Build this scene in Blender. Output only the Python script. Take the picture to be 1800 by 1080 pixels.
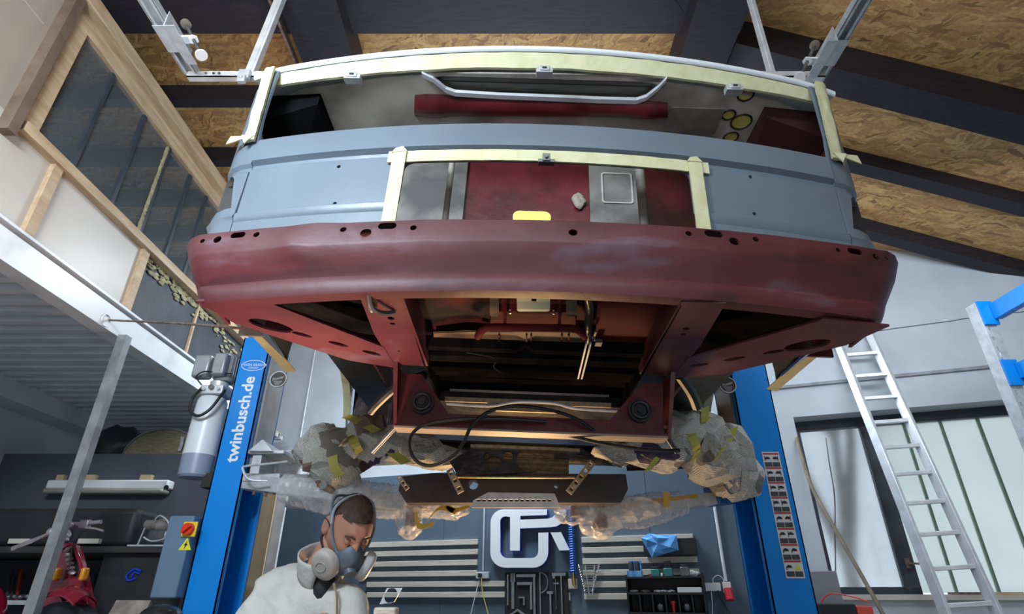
import bpy, bmesh, math, random
from mathutils import Vector, Matrix, noise
from mathutils.geometry import tessellate_polygon

for o in list(bpy.data.objects):
    bpy.data.objects.remove(o)
scene = bpy.context.scene
COL = scene.collection
random.seed(7)
EYE = 1.33                       # eye height; all shapes below are written as heights above the eye
PITCH = math.radians(27)
PC, PS = math.cos(PITCH), math.sin(PITCH)

# ------------------------------------------------------------------ camera
cam_d = bpy.data.cameras.new('camera')
cam_d.lens = 20.0
cam_d.sensor_width = 36.0
cam_d.clip_start = 0.05
cam = bpy.data.objects.new('camera', cam_d)
cam.location = (0, 0, EYE)
cam.rotation_euler = (math.radians(90) + PITCH, 0, 0)
COL.objects.link(cam)
scene.camera = cam

# ------------------------------------------------------------------ world, exposure
scene.view_settings.view_transform = 'Standard'
scene.view_settings.look = 'None'
scene.view_settings.gamma = 1
scene.view_settings.use_curve_mapping = False
scene.view_settings.exposure = 0.0
world = bpy.data.worlds.new('world')
scene.world = world
world.use_nodes = True
wn = world.node_tree.nodes
wl = world.node_tree.links
bg = wn['Background']
sky = wn.new('ShaderNodeTexSky')
sky.sky_type = 'NISHITA'
sky.sun_disc = False
sky.sun_elevation = math.radians(24)
sky.air_density = 2.0
sky.dust_density = 5.0
mixw = wn.new('ShaderNodeMixRGB')
mixw.inputs[0].default_value = 1.0
mixw.inputs[2].default_value = (0.80, 0.88, 1.0, 1)
wl.new(sky.outputs[0], mixw.inputs[1])
wl.new(mixw.outputs[0], bg.inputs[0])
bg.inputs[1].default_value = 1.35


def area(name, loc, size, power, color, target=None, spread=180, size_y=None):
    d = bpy.data.lights.new(name, 'AREA')
    d.energy = power
    d.color = color
    d.size = size
    if size_y:
        d.shape = 'RECTANGLE'
        d.size_y = size_y
    d.spread = math.radians(spread)
    o = bpy.data.objects.new(name, d)
    o.location = (loc[0], loc[1], loc[2] + EYE)
    if target is not None:
        v = Vector(target) - Vector(loc)
        o.rotation_euler = v.to_track_quat('-Z', 'Y').to_euler()
    COL.objects.link(o)
    return o


COOL = (0.78, 0.89, 1.0)
area('ceiling_tube_light_front', (-0.1, -0.9, 2.45), 2.2, 42, COOL, (0.0, 1.6, 0.4), size_y=0.5)
area('ceiling_tube_light_left', (-1.15, 0.0, 1.6), 0.7, 62, COOL, (-1.7, 2.4, 1.0), size_y=0.3)
area('ceiling_tube_light_centre', (0.1, 3.2, 2.6), 2.2, 30, COOL, (0.3, 3.9, 0.0), size_y=0.3)
area('added_wall_fill_light', (0.1, 4.2, 2.3), 2.4, 130, COOL, (0.0, 4.45, 0.0), size_y=0.2)  # added lamp without a fixture, brightens the dark back wall
area('ceiling_tube_light_right', (2.3, 2.3, 1.9), 1.2, 16, COOL, (2.6, 3.6, 0.6), size_y=0.3)
area('added_front_fill_light', (0.2, -2.9, -0.1), 3.2, 34, (0.82, 0.90, 1.0), (0.0, 1.5, 0.6), size_y=2.2)  # added fill from behind the camera, brightens the van's inside and underside
area('work_lamp_light_low', (-0.72, 1.33, -1.0), 0.15, 4.2, (1.0, 0.66, 0.46), (-0.60, 1.56, 0.66), spread=42)
area('work_lamp_light', (0.0, 3.3, -0.45), 0.3, 16, (1.0, 0.60, 0.27), (-0.1, 1.9, 0.7), spread=130)

# ------------------------------------------------------------------ pixel helpers (pixel + known distance -> point)


def ray(px, py):
    x = (px - 900) / 1000.0
    y = (540 - py) / 1000.0
    return Vector((x, PC - PS * y, PS + PC * y))


def aty(px, py, Y):
    r = ray(px, py)
    return r * (Y / r.y)


def atz(px, py, Z):
    r = ray(px, py)
    return r * (Z / r.z)


def atx(px, py, X):
    r = ray(px, py)
    return r * (X / r.x)


ROLL = math.radians(2.3)
VO = Vector((0.078, 0, 0.86))
VX = Vector((math.cos(ROLL), 0, -math.sin(ROLL)))
VZ = Vector((math.sin(ROLL), 0, math.cos(ROLL)))
VM = Matrix.Translation(VO) @ Matrix.Rotation(ROLL, 4, 'Y')      # van frame -> world (above eye)


def vy(px, py, Y):
    p = aty(px, py, Y) - VO
    return Vector((p.dot(VX), Y, p.dot(VZ)))


def vz(px, py, Z):
    r = ray(px, py)
    k = (Z + VO.dot(VZ)) / r.dot(VZ)
    p = r * k - VO
    return Vector((p.dot(VX), p.y, p.dot(VZ)))


WYAW = math.radians(19)
WS_, WC_ = math.sin(WYAW), math.cos(WYAW)
WD = 4.7


def W(u, z, off=0.0):
    """a point of the back wall: u along it, z up, off towards the room"""
    return Vector((u * WC_ - WS_ * off, WD - u * WS_ - WC_ * off, z))


def wp(px, py, off=0.0):
    r = ray(px, py)
    k = (WD * WC_ - off) / (r.x * WS_ + r.y * WC_)
    p = r * k
    return (p.x * WC_ - (p.y - WD) * WS_, p.z)


# ------------------------------------------------------------------ materials
MATS = {}


def mat(name, c1, c2=None, rough=0.5, metal=0.0, scale=8.0, bump=0.0, bscale=40.0, detail=4.0, alpha=None,
        emit=None, estr=0.0, spec=None, stretch=(1, 1, 1), lo=0.35, hi=0.65, coat=0.0, trans=0.0):
    if name in MATS:
        return MATS[name]
    m = bpy.data.materials.new(name)
    m.use_nodes = True
    N = m.node_tree.nodes
    L = m.node_tree.links
    b = N['Principled BSDF']
    tc = N.new('ShaderNodeTexCoord')
    mp = N.new('ShaderNodeMapping')
    mp.inputs['Scale'].default_value = stretch
    L.new(tc.outputs['Object'], mp.inputs[0])
    b.inputs['Base Color'].default_value = (*c1, 1)
    if c2 is not None:
        n = N.new('ShaderNodeTexNoise')
        n.inputs['Scale'].default_value = scale
        n.inputs['Detail'].default_value = detail
        r = N.new('ShaderNodeValToRGB')
        r.color_ramp.elements[0].position = lo
        r.color_ramp.elements[1].position = hi
        r.color_ramp.elements[0].color = (*c1, 1)
        r.color_ramp.elements[1].color = (*c2, 1)
        L.new(mp.outputs[0], n.inputs['Vector'])
        L.new(n.outputs['Fac'], r.inputs[0])
        L.new(r.outputs[0], b.inputs['Base Color'])
    b.inputs['Roughness'].default_value = rough
    b.inputs['Metallic'].default_value = metal
    if spec is not None:
        b.inputs['Specular IOR Level'].default_value = spec
    if coat:
        b.inputs['Coat Weight'].default_value = coat
    if trans:
        b.inputs['Transmission Weight'].default_value = trans
    if bump:
        n2 = N.new('ShaderNodeTexNoise')
        n2.inputs['Scale'].default_value = bscale
        n2.inputs['Detail'].default_value = 5
        bp = N.new('ShaderNodeBump')
        bp.inputs['Strength'].default_value = bump
        bp.inputs['Distance'].default_value = 0.02
        L.new(mp.outputs[0], n2.inputs['Vector'])
        L.new(n2.outputs['Fac'], bp.inputs['Height'])
        L.new(bp.outputs[0], b.inputs['Normal'])
    if alpha is not None:
        b.inputs['Alpha'].default_value = alpha
    if emit:
        b.inputs['Emission Color'].default_value = (*emit, 1)
        b.inputs['Emission Strength'].default_value = estr
    MATS[name] = m
    return m


def mat_osb():
    m = bpy.data.materials.new('osb_board')
    m.use_nodes = True
    N = m.node_tree.nodes
    L = m.node_tree.links
    b = N['Principled BSDF']
    tc = N.new('ShaderNodeTexCoord')
    nz = N.new('ShaderNodeTexNoise')
    nz.inputs['Scale'].default_value = 5.0
    nz.inputs['Detail'].default_value = 3
    L.new(tc.outputs['Object'], nz.inputs['Vector'])
    mx = N.new('ShaderNodeMixRGB')
    mx.blend_type = 'ADD'
    mx.inputs[0].default_value = 0.16
    L.new(tc.outputs['Object'], mx.inputs[1])
    L.new(nz.outputs['Color'], mx.inputs[2])
    prev = None
    for k, (ang, sc, st) in enumerate([(0.5, 11, (1, 5.2, 1)), (1.05, 12.5, (1, 6, 1)), (0.1, 9.5, (1, 5, 1))]):
        mp = N.new('ShaderNodeMapping')
        mp.inputs['Rotation'].default_value = (0, 0, ang)
        mp2 = N.new('ShaderNodeMapping')
        mp2.inputs['Scale'].default_value = st
        vo = N.new('ShaderNodeTexVoronoi')
        vo.inputs['Scale'].default_value = sc
        L.new(mx.outputs[0], mp.inputs[0])
        L.new(mp.outputs[0], mp2.inputs[0])
        L.new(mp2.outputs[0], vo.inputs['Vector'])
        sep = N.new('ShaderNodeSeparateColor')
        L.new(vo.outputs['Color'], sep.inputs[0])
        if prev is None:
            prev = sep.outputs[0]
            sel = sep
        else:
            m2 = N.new('ShaderNodeMix')
            gt = N.new('ShaderNodeMath')
            gt.operation = 'GREATER_THAN'
            gt.inputs[1].default_value = 0.5
            L.new(sep.outputs[1], gt.inputs[0])
            L.new(gt.outputs[0], m2.inputs[0])
            L.new(prev, m2.inputs[2])
            L.new(sep.outputs[2], m2.inputs[3])
            prev = m2.outputs[0]
    r = N.new('ShaderNodeValToRGB')
    e = r.color_ramp.elements
    e[0].position = 0.0
    e[0].color = (0.20, 0.10, 0.038, 1)
    e[1].position = 1.0
    e[1].color = (0.54, 0.34, 0.135, 1)
    for p, c in ((0.14, (0.33, 0.17, 0.062, 1)), (0.45, (0.41, 0.22, 0.082, 1)), (0.75, (0.47, 0.27, 0.10, 1))):
        q = e.new(p)
        q.color = c
    L.new(prev, r.inputs[0])
    n3 = N.new('ShaderNodeTexNoise')
    n3.inputs['Scale'].default_value = 60
    L.new(tc.outputs['Object'], n3.inputs['Vector'])
    mm = N.new('ShaderNodeMixRGB')
    mm.blend_type = 'MULTIPLY'
    mm.inputs[0].default_value = 0.5
    L.new(r.outputs[0], mm.inputs[1])
    L.new(n3.outputs['Fac'], mm.inputs[2])
    hs = N.new('ShaderNodeHueSaturation')
    hs.inputs['Value'].default_value = 1.75
    L.new(mm.outputs[0], hs.inputs['Color'])
    L.new(hs.outputs[0], b.inputs['Base Color'])
    b.inputs['Roughness'].default_value = 0.65
    bp = N.new('ShaderNodeBump')
    bp.inputs['Strength'].default_value = 0.4
    bp.inputs['Distance'].default_value = 0.004
    L.new(prev, bp.inputs['Height'])
    L.new(bp.outputs[0], b.inputs['Normal'])
    return m


def mat_news():
    """newsprint: columns of grey text lines, headlines and a few coloured pictures"""
    m = bpy.data.materials.new('newsprint')
    m.use_nodes = True
    N = m.node_tree.nodes
    L = m.node_tree.links
    b = N['Principled BSDF']
    tc = N.new('ShaderNodeTexCoord')
    mp = N.new('ShaderNodeMapping')
    mp.inputs['Rotation'].default_value = (0.6, 0.35, 0.5)
    L.new(tc.outputs['Object'], mp.inputs[0])
    uvn = N.new('ShaderNodeUVMap')
    uvn.uv_map = 'page'
    wv = N.new('ShaderNodeTexWave')
    wv.bands_direction = 'Y'
    wv.inputs['Scale'].default_value = 46
    L.new(uvn.outputs[0], wv.inputs['Vector'])
    st_ = N.new('ShaderNodeMapping')
    st_.inputs['Scale'].default_value = (70, 320, 1)
    L.new(uvn.outputs[0], st_.inputs[0])
    nz = N.new('ShaderNodeTexNoise')
    nz.inputs['Scale'].default_value = 1.0
    L.new(st_.outputs[0], nz.inputs['Vector'])
    mul = N.new('ShaderNodeMath')
    mul.operation = 'MULTIPLY'
    L.new(wv.outputs['Fac'], mul.inputs[0])
    L.new(nz.outputs['Fac'], mul.inputs[1])
    r = N.new('ShaderNodeValToRGB')
    e = r.color_ramp.elements
    e[0].position = 0.22
    e[0].color = (0.66, 0.65, 0.58, 1)
    e[1].position = 0.5
    e[1].color = (0.20, 0.20, 0.19, 1)
    L.new(mul.outputs[0], r.inputs[0])
    # pictures
    v2 = N.new('ShaderNodeTexVoronoi')
    v2.inputs['Scale'].default_value = 6.5
    v2.distance = 'CHEBYCHEV'
    L.new(mp.outputs[0], v2.inputs['Vector'])
    sep = N.new('ShaderNodeSeparateColor')
    L.new(v2.outputs['Color'], sep.inputs[0])
    r2 = N.new('ShaderNodeValToRGB')
    r2.color_ramp.interpolation = 'CONSTANT'
    e2 = r2.color_ramp.elements
    e2[0].position = 0
    e2[0].color = (0.05, 0.035, 0.09, 1)
    e2[1].position = 0.3
    e2[1].color = (0.10, 0.045, 0.035, 1)
    for p, c in ((0.5, (0.22, 0.20, 0.17, 1)), (0.75, (0.26, 0.16, 0.12, 1))):
        q = e2.new(p)
        q.color = c
    L.new(sep.outputs[1], r2.inputs[0])
    gt = N.new('ShaderNodeMath')
    gt.operation = 'GREATER_THAN'
    gt.inputs[1].default_value = 0.80
    L.new(sep.outputs[0], gt.inputs[0])
    mm = N.new('ShaderNodeMixRGB')
    L.new(gt.outputs[0], mm.inputs[0])
    L.new(r.outputs[0], mm.inputs[1])
    L.new(r2.outputs[0], mm.inputs[2])
    L.new(mm.outputs[0], b.inputs['Base Color'])
    b.inputs['Roughness'].default_value = 0.8
    cr = N.new('ShaderNodeTexVoronoi')
    cr.inputs['Scale'].default_value = 16
    cr.feature = 'DISTANCE_TO_EDGE'
    L.new(tc.outputs['Object'], cr.inputs['Vector'])
    bp = N.new('ShaderNodeBump')
    bp.inputs['Strength'].default_value = 0.45
    bp.inputs['Distance'].default_value = 0.02
    L.new(cr.outputs[0], bp.inputs['Height'])
    L.new(bp.outputs[0], b.inputs['Normal'])
    return m


def mat_film():
    m = bpy.data.materials.new('plastic_film')
    m.use_nodes = True
    N = m.node_tree.nodes
    L = m.node_tree.links
    b = N['Principled BSDF']
    b.inputs['Base Color'].default_value = (0.80, 0.82, 0.84, 1)
    b.inputs['Roughness'].default_value = 0.16
    b.inputs['Specular IOR Level'].default_value = 0.9
    tc = N.new('ShaderNodeTexCoord')
    n = N.new('ShaderNodeTexNoise')
    n.inputs['Scale'].default_value = 14
    n.inputs['Detail'].default_value = 6
    L.new(tc.outputs['Object'], n.inputs['Vector'])
    r = N.new('ShaderNodeValToRGB')
    r.color_ramp.elements[0].position = 0.35
    r.color_ramp.elements[1].position = 0.68
    r.color_ramp.elements[0].color = (0.16, 0.16, 0.16, 1)
    r.color_ramp.elements[1].color = (0.62, 0.62, 0.62, 1)
    L.new(n.outputs['Fac'], r.inputs[0])
    L.new(r.outputs[0], b.inputs['Alpha'])
    bp = N.new('ShaderNodeBump')
    bp.inputs['Strength'].default_value = 0.8
    bp.inputs['Distance'].default_value = 0.02
    L.new(n.outputs['Fac'], bp.inputs['Height'])
    L.new(bp.outputs[0], b.inputs['Normal'])
    return m


def mat_primer():
    """red oxide primer with grey overspray and dark dirt"""
    m = bpy.data.materials.new('red_primer')
    m.use_nodes = True
    N = m.node_tree.nodes
    L = m.node_tree.links
    b = N['Principled BSDF']
    tc = N.new('ShaderNodeTexCoord')
    n = N.new('ShaderNodeTexNoise')
    n.inputs['Scale'].default_value = 3.2
    n.inputs['Detail'].default_value = 8
    mp = N.new('ShaderNodeMapping')
    mp.inputs['Scale'].default_value = (1, 1, 3)
    L.new(tc.outputs['Object'], mp.inputs[0])
    L.new(mp.outputs[0], n.inputs['Vector'])
    r = N.new('ShaderNodeValToRGB')
    e = r.color_ramp.elements
    e[0].position = 0.3
    e[0].color = (0.042, 0.009, 0.012, 1)
    e[1].position = 0.74
    e[1].color = (0.14, 0.09, 0.115, 1)
    for p, c in ((0.42, (0.082, 0.015, 0.020, 1)), (0.6, (0.105, 0.021, 0.028, 1))):
        q = e.new(p)
        q.color = c
    L.new(n.outputs['Fac'], r.inputs[0])
    L.new(r.outputs[0], b.inputs['Base Color'])
    b.inputs['Roughness'].default_value = 0.5
    n2 = N.new('ShaderNodeTexNoise')
    n2.inputs['Scale'].default_value = 9
    n2.inputs['Detail'].default_value = 8
    L.new(tc.outputs['Object'], n2.inputs['Vector'])
    bp = N.new('ShaderNodeBump')
    bp.inputs['Strength'].default_value = 0.35
    bp.inputs['Distance'].default_value = 0.01
    L.new(n2.outputs['Fac'], bp.inputs['Height'])
    L.new(bp.outputs[0], b.inputs['Normal'])
    return m


OSB = mat_osb()
NEWS = mat_news()
FILM = mat_film()
RED = mat_primer()
RED_IN = mat('crimson_inner_paint', (0.075, 0.010, 0.014), (0.17, 0.02, 0.026), rough=0.36, scale=5, bump=0.15, bscale=12)
RED_GLOSS = mat('crimson_glossy_paint', (0.03, 0.010, 0.010), (0.13, 0.018, 0.020), rough=0.24, scale=4, bump=0.2, bscale=8, lo=0.4, hi=0.7)
BLACK_GLOSS = mat('black_underseal', (0.010, 0.011, 0.013), (0.03, 0.026, 0.025), rough=0.32, scale=9, bump=0.2, bscale=20)
BLACK = mat('matt_black', (0.012, 0.012, 0.014), (0.02, 0.02, 0.022), rough=0.6)
GREY_BODY = mat('grey_filler_primer', (0.135, 0.175, 0.215), (0.155, 0.20, 0.24), rough=0.36, scale=2.5, bump=0.04, bscale=30)
GREY_LIGHT = mat('worn_pale_sheet_metal', (0.20, 0.19, 0.17), (0.36, 0.34, 0.30), rough=0.45, scale=6, bump=0.1, bscale=14, detail=8)
DUSTY = mat('dusty_grey_inner_metal', (0.34, 0.32, 0.29), (0.74, 0.70, 0.61), rough=0.5, scale=4.5, detail=8, lo=0.36, hi=0.6)
WHITE_PAINT = mat('white_gloss_paint', (0.78, 0.82, 0.86), rough=0.3)
TAPE = mat('masking_tape', (0.60, 0.585, 0.33), (0.68, 0.66, 0.42), rough=0.6, scale=18, bump=0.25, bscale=24)
TAPE_Y = mat('yellow_tape', (0.52, 0.50, 0.08), (0.62, 0.60, 0.14), rough=0.5, scale=12)
PAPER_LIGHT_Y = mat('yellow_paper_and_hole_light', (0.86, 0.80, 0.13), (0.92, 0.87, 0.24), rough=0.6, scale=12)  # paper flap colour, also the light showing through the round holes
GALV = mat('galvanised_steel', (0.50, 0.53, 0.56), (0.66, 0.69, 0.72), rough=0.34, metal=0.35, scale=24)
ALU = mat('aluminium', (0.66, 0.68, 0.70), (0.80, 0.82, 0.84), rough=0.34, metal=0.35, scale=16)
STEEL_DARK = mat('dark_steel', (0.10, 0.105, 0.11), (0.2, 0.2, 0.2), rough=0.4, metal=0.6, scale=14)
RUST = mat('rusty_steel', (0.12, 0.07, 0.05), (0.24, 0.17, 0.13), rough=0.7, scale=30)
BEAM_BROWN = mat('dark_bluish_timber', (0.011, 0.0095, 0.015), (0.024, 0.018, 0.024), rough=0.6, scale=8, stretch=(1, 9, 9))  # brown timber with bluish haze mixed into the colour
PINE = mat('pine_timber', (0.46, 0.31, 0.18), (0.60, 0.44, 0.28), rough=0.6, scale=5, stretch=(7, 1.2, 7), detail=6)
SLATM = mat('pale_planed_timber', (0.56, 0.51, 0.42), (0.68, 0.64, 0.55), rough=0.6, scale=6, stretch=(1, 1, 9))
PLY = mat('plywood', (0.50, 0.36, 0.20), (0.62, 0.48, 0.30), rough=0.6, scale=3, stretch=(4, 4, 0.8))
BOARD = mat('chipboard_white_faced', (0.52, 0.46, 0.40), (0.60, 0.545, 0.48), rough=0.38, scale=2)
PLASTER = mat('white_plaster', (0.56, 0.60, 0.64), (0.66, 0.70, 0.74), rough=0.85, scale=2.4, bump=0.12, bscale=9, detail=8)
BLUEWALL = mat('dark_blue_painted_board', (0.085, 0.130, 0.180), (0.105, 0.155, 0.205), rough=0.7, scale=3, bump=0.05, bscale=60)
DARKWALL = mat('anthracite_painted_board', (0.075, 0.083, 0.105), (0.09, 0.10, 0.122), rough=0.8, scale=3)
BLUE = mat('blue_powder_coat', (0.0, 0.25, 0.76), rough=0.32)
BLUE_D = mat('blue_powder_coat_worn', (0.005, 0.10, 0.30), (0.01, 0.14, 0.4), rough=0.45, scale=9)
WHITE = mat('white_print', (0.85, 0.87, 0.9), rough=0.4)
WHITE_STEEL = mat('white_painted_steel', (0.66, 0.67, 0.68), (0.82, 0.83, 0.84), rough=0.32, scale=6, lo=0.3, hi=0.5, detail=8)
CONCRETE = mat('concrete_floor', (0.22, 0.22, 0.22), (0.30, 0.30, 0.29), rough=0.7, scale=3, detail=8)
RUBBER = mat('black_rubber', (0.016, 0.017, 0.019), rough=0.42)
print('materials ready')

# ------------------------------------------------------------------ mesh builder
ROOT_M = {}


class MB:
    def __init__(self, xf=None):
        self.bm = bmesh.new()
        self.xf = xf or Matrix.Identity(4)

    def v(self, p):
        return self.bm.verts.new(self.xf @ Vector(p))

    def f(self, vs):
        try:
            return self.bm.faces.new(vs)
        except ValueError:
            return None

    def hexa(self, p):
        """p: four bottom points counter-clockwise, then the four above them"""
        v = [self.v(q) for q in p]
        for a in ((0, 3, 2, 1), (4, 5, 6, 7), (0, 1, 5, 4), (1, 2, 6, 5), (2, 3, 7, 6), (3, 0, 4, 7)):
            self.f([v[i] for i in a])
        return self

    def box2(self, a, b):
        x0, y0, z0 = a
        x1, y1, z1 = b
        if x0 > x1: x0, x1 = x1, x0
        if y0 > y1: y0, y1 = y1, y0
        if z0 > z1: z0, z1 = z1, z0
        return self.hexa([(x0, y0, z0), (x1, y0, z0), (x1, y1, z0), (x0, y1, z0), (x0, y0, z1), (x1, y0, z1), (x1, y1, z1), (x0, y1, z1)])

    def box(self, c, s, R=None):
        R = R or Matrix.Identity(3)
        c = Vector(c)
        h = Vector(s) / 2
        pts = []
        for z in (-1, 1):
            for x, y in ((-1, -1), (1, -1), (1, 1), (-1, 1)):
                pts.append(c + R @ Vector((x * h.x, y * h.y, z * h.z)))
        return self.hexa(pts)

    def wbox(self, u0, u1, z0, z1, o0, o1):
        if u0 > u1: u0, u1 = u1, u0
        if z0 > z1: z0, z1 = z1, z0
        if o0 < o1: o0, o1 = o1, o0
        return self.hexa([W(u0, z0, o0), W(u1, z0, o0), W(u1, z0, o1), W(u0, z0, o1), W(u0, z1, o0), W(u1, z1, o0), W(u1, z1, o1), W(u0, z1, o1)])

    def bar(self, p, q, w, h, up=(0, 0, 1)):
        p = Vector(p)
        q = Vector(q)
        d = (q - p).normalized()
        s = d.cross(Vector(up))
        if s.length < 1e-4:
            s = d.cross(Vector((0, 1, 0)))
        s.normalize()
        t = s.cross(d)
        a = [p + s * (x * w / 2) + t * (z * h / 2) for x, z in ((-1, -1), (1, -1), (1, 1), (-1, 1))]
        b = [q + s * (x * w / 2) + t * (z * h / 2) for x, z in ((-1, -1), (1, -1), (1, 1), (-1, 1))]
        return self.hexa(a + b)

    def tube(self, pts, r, n=10, closed=False):
        pts = [Vector(p) for p in pts]
        m = len(pts)
        rr = r if isinstance(r, (list, tuple)) else [r] * m
        rings = []
        nrm = None
        for i, p in enumerate(pts):
            if closed:
                d = pts[(i + 1) % m] - pts[i - 1]
            else:
                d = pts[min(i + 1, m - 1)] - pts[max(i - 1, 0)]
            if d.length < 1e-9:
                d = Vector((0, 0, 1))
            d.normalize()
            if nrm is None:
                nrm = d.orthogonal().normalized()
            nrm = (nrm - d * nrm.dot(d))
            if nrm.length < 1e-6:
                nrm = d.orthogonal()
            nrm.normalize()
            bi = d.cross(nrm)
            rings.append([self.v(p + (nrm * math.cos(2 * math.pi * k / n) + bi * math.sin(2 * math.pi * k / n)) * rr[i]) for k in range(n)])
        rng = range(m) if closed else range(m - 1)
        for i in rng:
            a, b = rings[i], rings[(i + 1) % m]
            for k in range(n):
                self.f([a[k], a[(k + 1) % n], b[(k + 1) % n], b[k]])
        if not closed:
            self.f(rings[0][::-1])
            self.f(rings[-1])
        return self

    def cyl(self, p, q, r, r2=None, n=20):
        return self.tube([p, q], [r, r if r2 is None else r2], n)

    def sphere(self, c, r, nu=16, nv=10, R=None, fn=None):
        c = Vector(c)
        r = Vector(r) if not isinstance(r, (int, float)) else Vector((r, r, r))
        R = R or Matrix.Identity(3)
        rows = []
        for j in range(nv + 1):
            t = math.pi * j / nv
            if j in (0, nv):
                d = Vector((0, 0, math.cos(t)))
                q = Vector((d.x * r.x, d.y * r.y, d.z * r.z))
                if fn: q = fn(d, q)
                rows.append([self.v(c + R @ q)])
                continue
            row = []
            for i in range(nu):
                a = 2 * math.pi * i / nu
                d = Vector((math.sin(t) * math.cos(a), math.sin(t) * math.sin(a), math.cos(t)))
                q = Vector((d.x * r.x, d.y * r.y, d.z * r.z))
                if fn: q = fn(d, q)
                row.append(self.v(c + R @ q))
            rows.append(row)
        for j in range(nv):
            a, b = rows[j], rows[j + 1]
            for i in range(nu):
                if len(a) == 1:
                    self.f([a[0], b[i], b[(i + 1) % nu]])
                elif len(b) == 1:
                    self.f([a[i], b[0], a[(i + 1) % nu]])
                else:
                    self.f([a[i], b[i], b[(i + 1) % nu], a[(i + 1) % nu]])
        return self

    def plate(self, outer, holes, fn, depth):
        """flat outline (2d) with holes; fn(a, b, d) -> point, d = 0 at the face and depth at the back"""
        loops = [outer] + list(holes)
        tri = tessellate_polygon([[Vector((p[0], p[1], 0)) for p in l] for l in loops])
        flat = [p for l in loops for p in l]
        A = [self.v(fn(p[0], p[1], 0.0)) for p in flat]
        B = [self.v(fn(p[0], p[1], depth)) for p in flat]
        for t in tri:
            self.f([A[i] for i in t])
            self.f([B[i] for i in t][::-1])
        k = 0
        for l in loops:
            n = len(l)
            for i in range(n):
                a, b = k + i, k + (i + 1) % n
                self.f([A[a], B[a], B[b], A[b]])
            k += n
        return self

    def grid(self, fn, nu, nv, thick=None):
        """fn(s, t) -> point or (point) ; thick: vector function or None"""
        V = [[self.v(fn(i / nu, j / nv)) for i in range(nu + 1)] for j in range(nv + 1)]
        for j in range(nv):
            for i in range(nu):
                self.f([V[j][i], V[j][i + 1], V[j + 1][i + 1], V[j + 1][i]])
        if thick is not None:
            t = Vector(thick)
            U = [[self.v(Vector(fn(i / nu, j / nv)) + t) for i in range(nu + 1)] for j in range(nv + 1)]
            for j in range(nv):
                for i in range(nu):
                    self.f([U[j][i], U[j + 1][i], U[j + 1][i + 1], U[j][i + 1]])
            for i in range(nu):
                self.f([V[0][i], U[0][i], U[0][i + 1], V[0][i + 1]])
                self.f([V[nv][i], V[nv][i + 1], U[nv][i + 1], U[nv][i]])
            for j in range(nv):
                self.f([V[j][0], V[j + 1][0], U[j + 1][0], U[j][0]])
                self.f([V[j][nu], U[j][nu], U[j + 1][nu], V[j + 1][nu]])
        return self

    def ribbon(self, pts, wid, th):
        """a strip through pts; wid: width vector (or one per point), th: thickness vector"""
        n = len(pts)
        wv = wid if isinstance(wid, list) else [wid] * n
        t = Vector(th)
        for i in range(n - 1):
            a, b = Vector(pts[i]), Vector(pts[i + 1])
            wa, wb = Vector(wv[i]), Vector(wv[i + 1])
            self.hexa([a, b, b + wb, a + wa, a + t, b + t, b + wb + t, a + wa + t])
        return self

    def crumple(self, c, r, seed=0, amp=0.25, freq=5.0, sub=4, ridge=True):
        """a scrunched bag of paper or film"""
        tmp = bmesh.new()
        bmesh.ops.create_icosphere(tmp, subdivisions=sub, radius=1)
        c = Vector(c)
        off = Vector((seed * 3.1, seed * 1.7, seed * 2.3))
        mp = {}
        rs = sum(r) / 3
        for v in tmp.verts:
            d = v.co.normalized()
            p = Vector((d.x * r[0], d.y * r[1], d.z * r[2]))
            s = (p + off) * freq
            if ridge:
                k = 1 - abs(noise.noise(s)) * 2.2 + 0.5 * (0.5 - abs(noise.noise(s * 2.3))) + 0.25 * noise.noise(s * 5)
            else:
                k = noise.noise(s) + 0.5 * noise.noise(s * 2.3)
            p = p * (1 + amp * k)
            mp[v] = self.v(c + p)
        for fa in tmp.faces:
            self.f([mp[v] for v in fa.verts])
        tmp.free()
        return self

    def text(self, s, height, fn, depth=0.002, bold=False):
        """letters of the given cap height; fn(a, b, d) -> point"""
        cu = bpy.data.curves.new('tmp', 'FONT')
        cu.body = s
        cu.size = height / 0.70
        cu.align_x = 'CENTER'
        cu.resolution_u = 3
        if bold:
            cu.offset = height * 0.035
        o = bpy.data.objects.new('tmp', cu)
        COL.objects.link(o)
        bpy.context.view_layer.update()
        me = bpy.data.meshes.new_from_object(o.evaluated_get(bpy.context.evaluated_depsgraph_get()))
        vs = [self.v(fn(v.co.x, v.co.y - height / 2, depth)) for v in me.vertices]
        for p in me.polygons:
            self.f([vs[i] for i in p.vertices])
        bpy.data.objects.remove(o)
        bpy.data.curves.remove(cu)
        bpy.data.meshes.remove(me)
        return self

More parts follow.
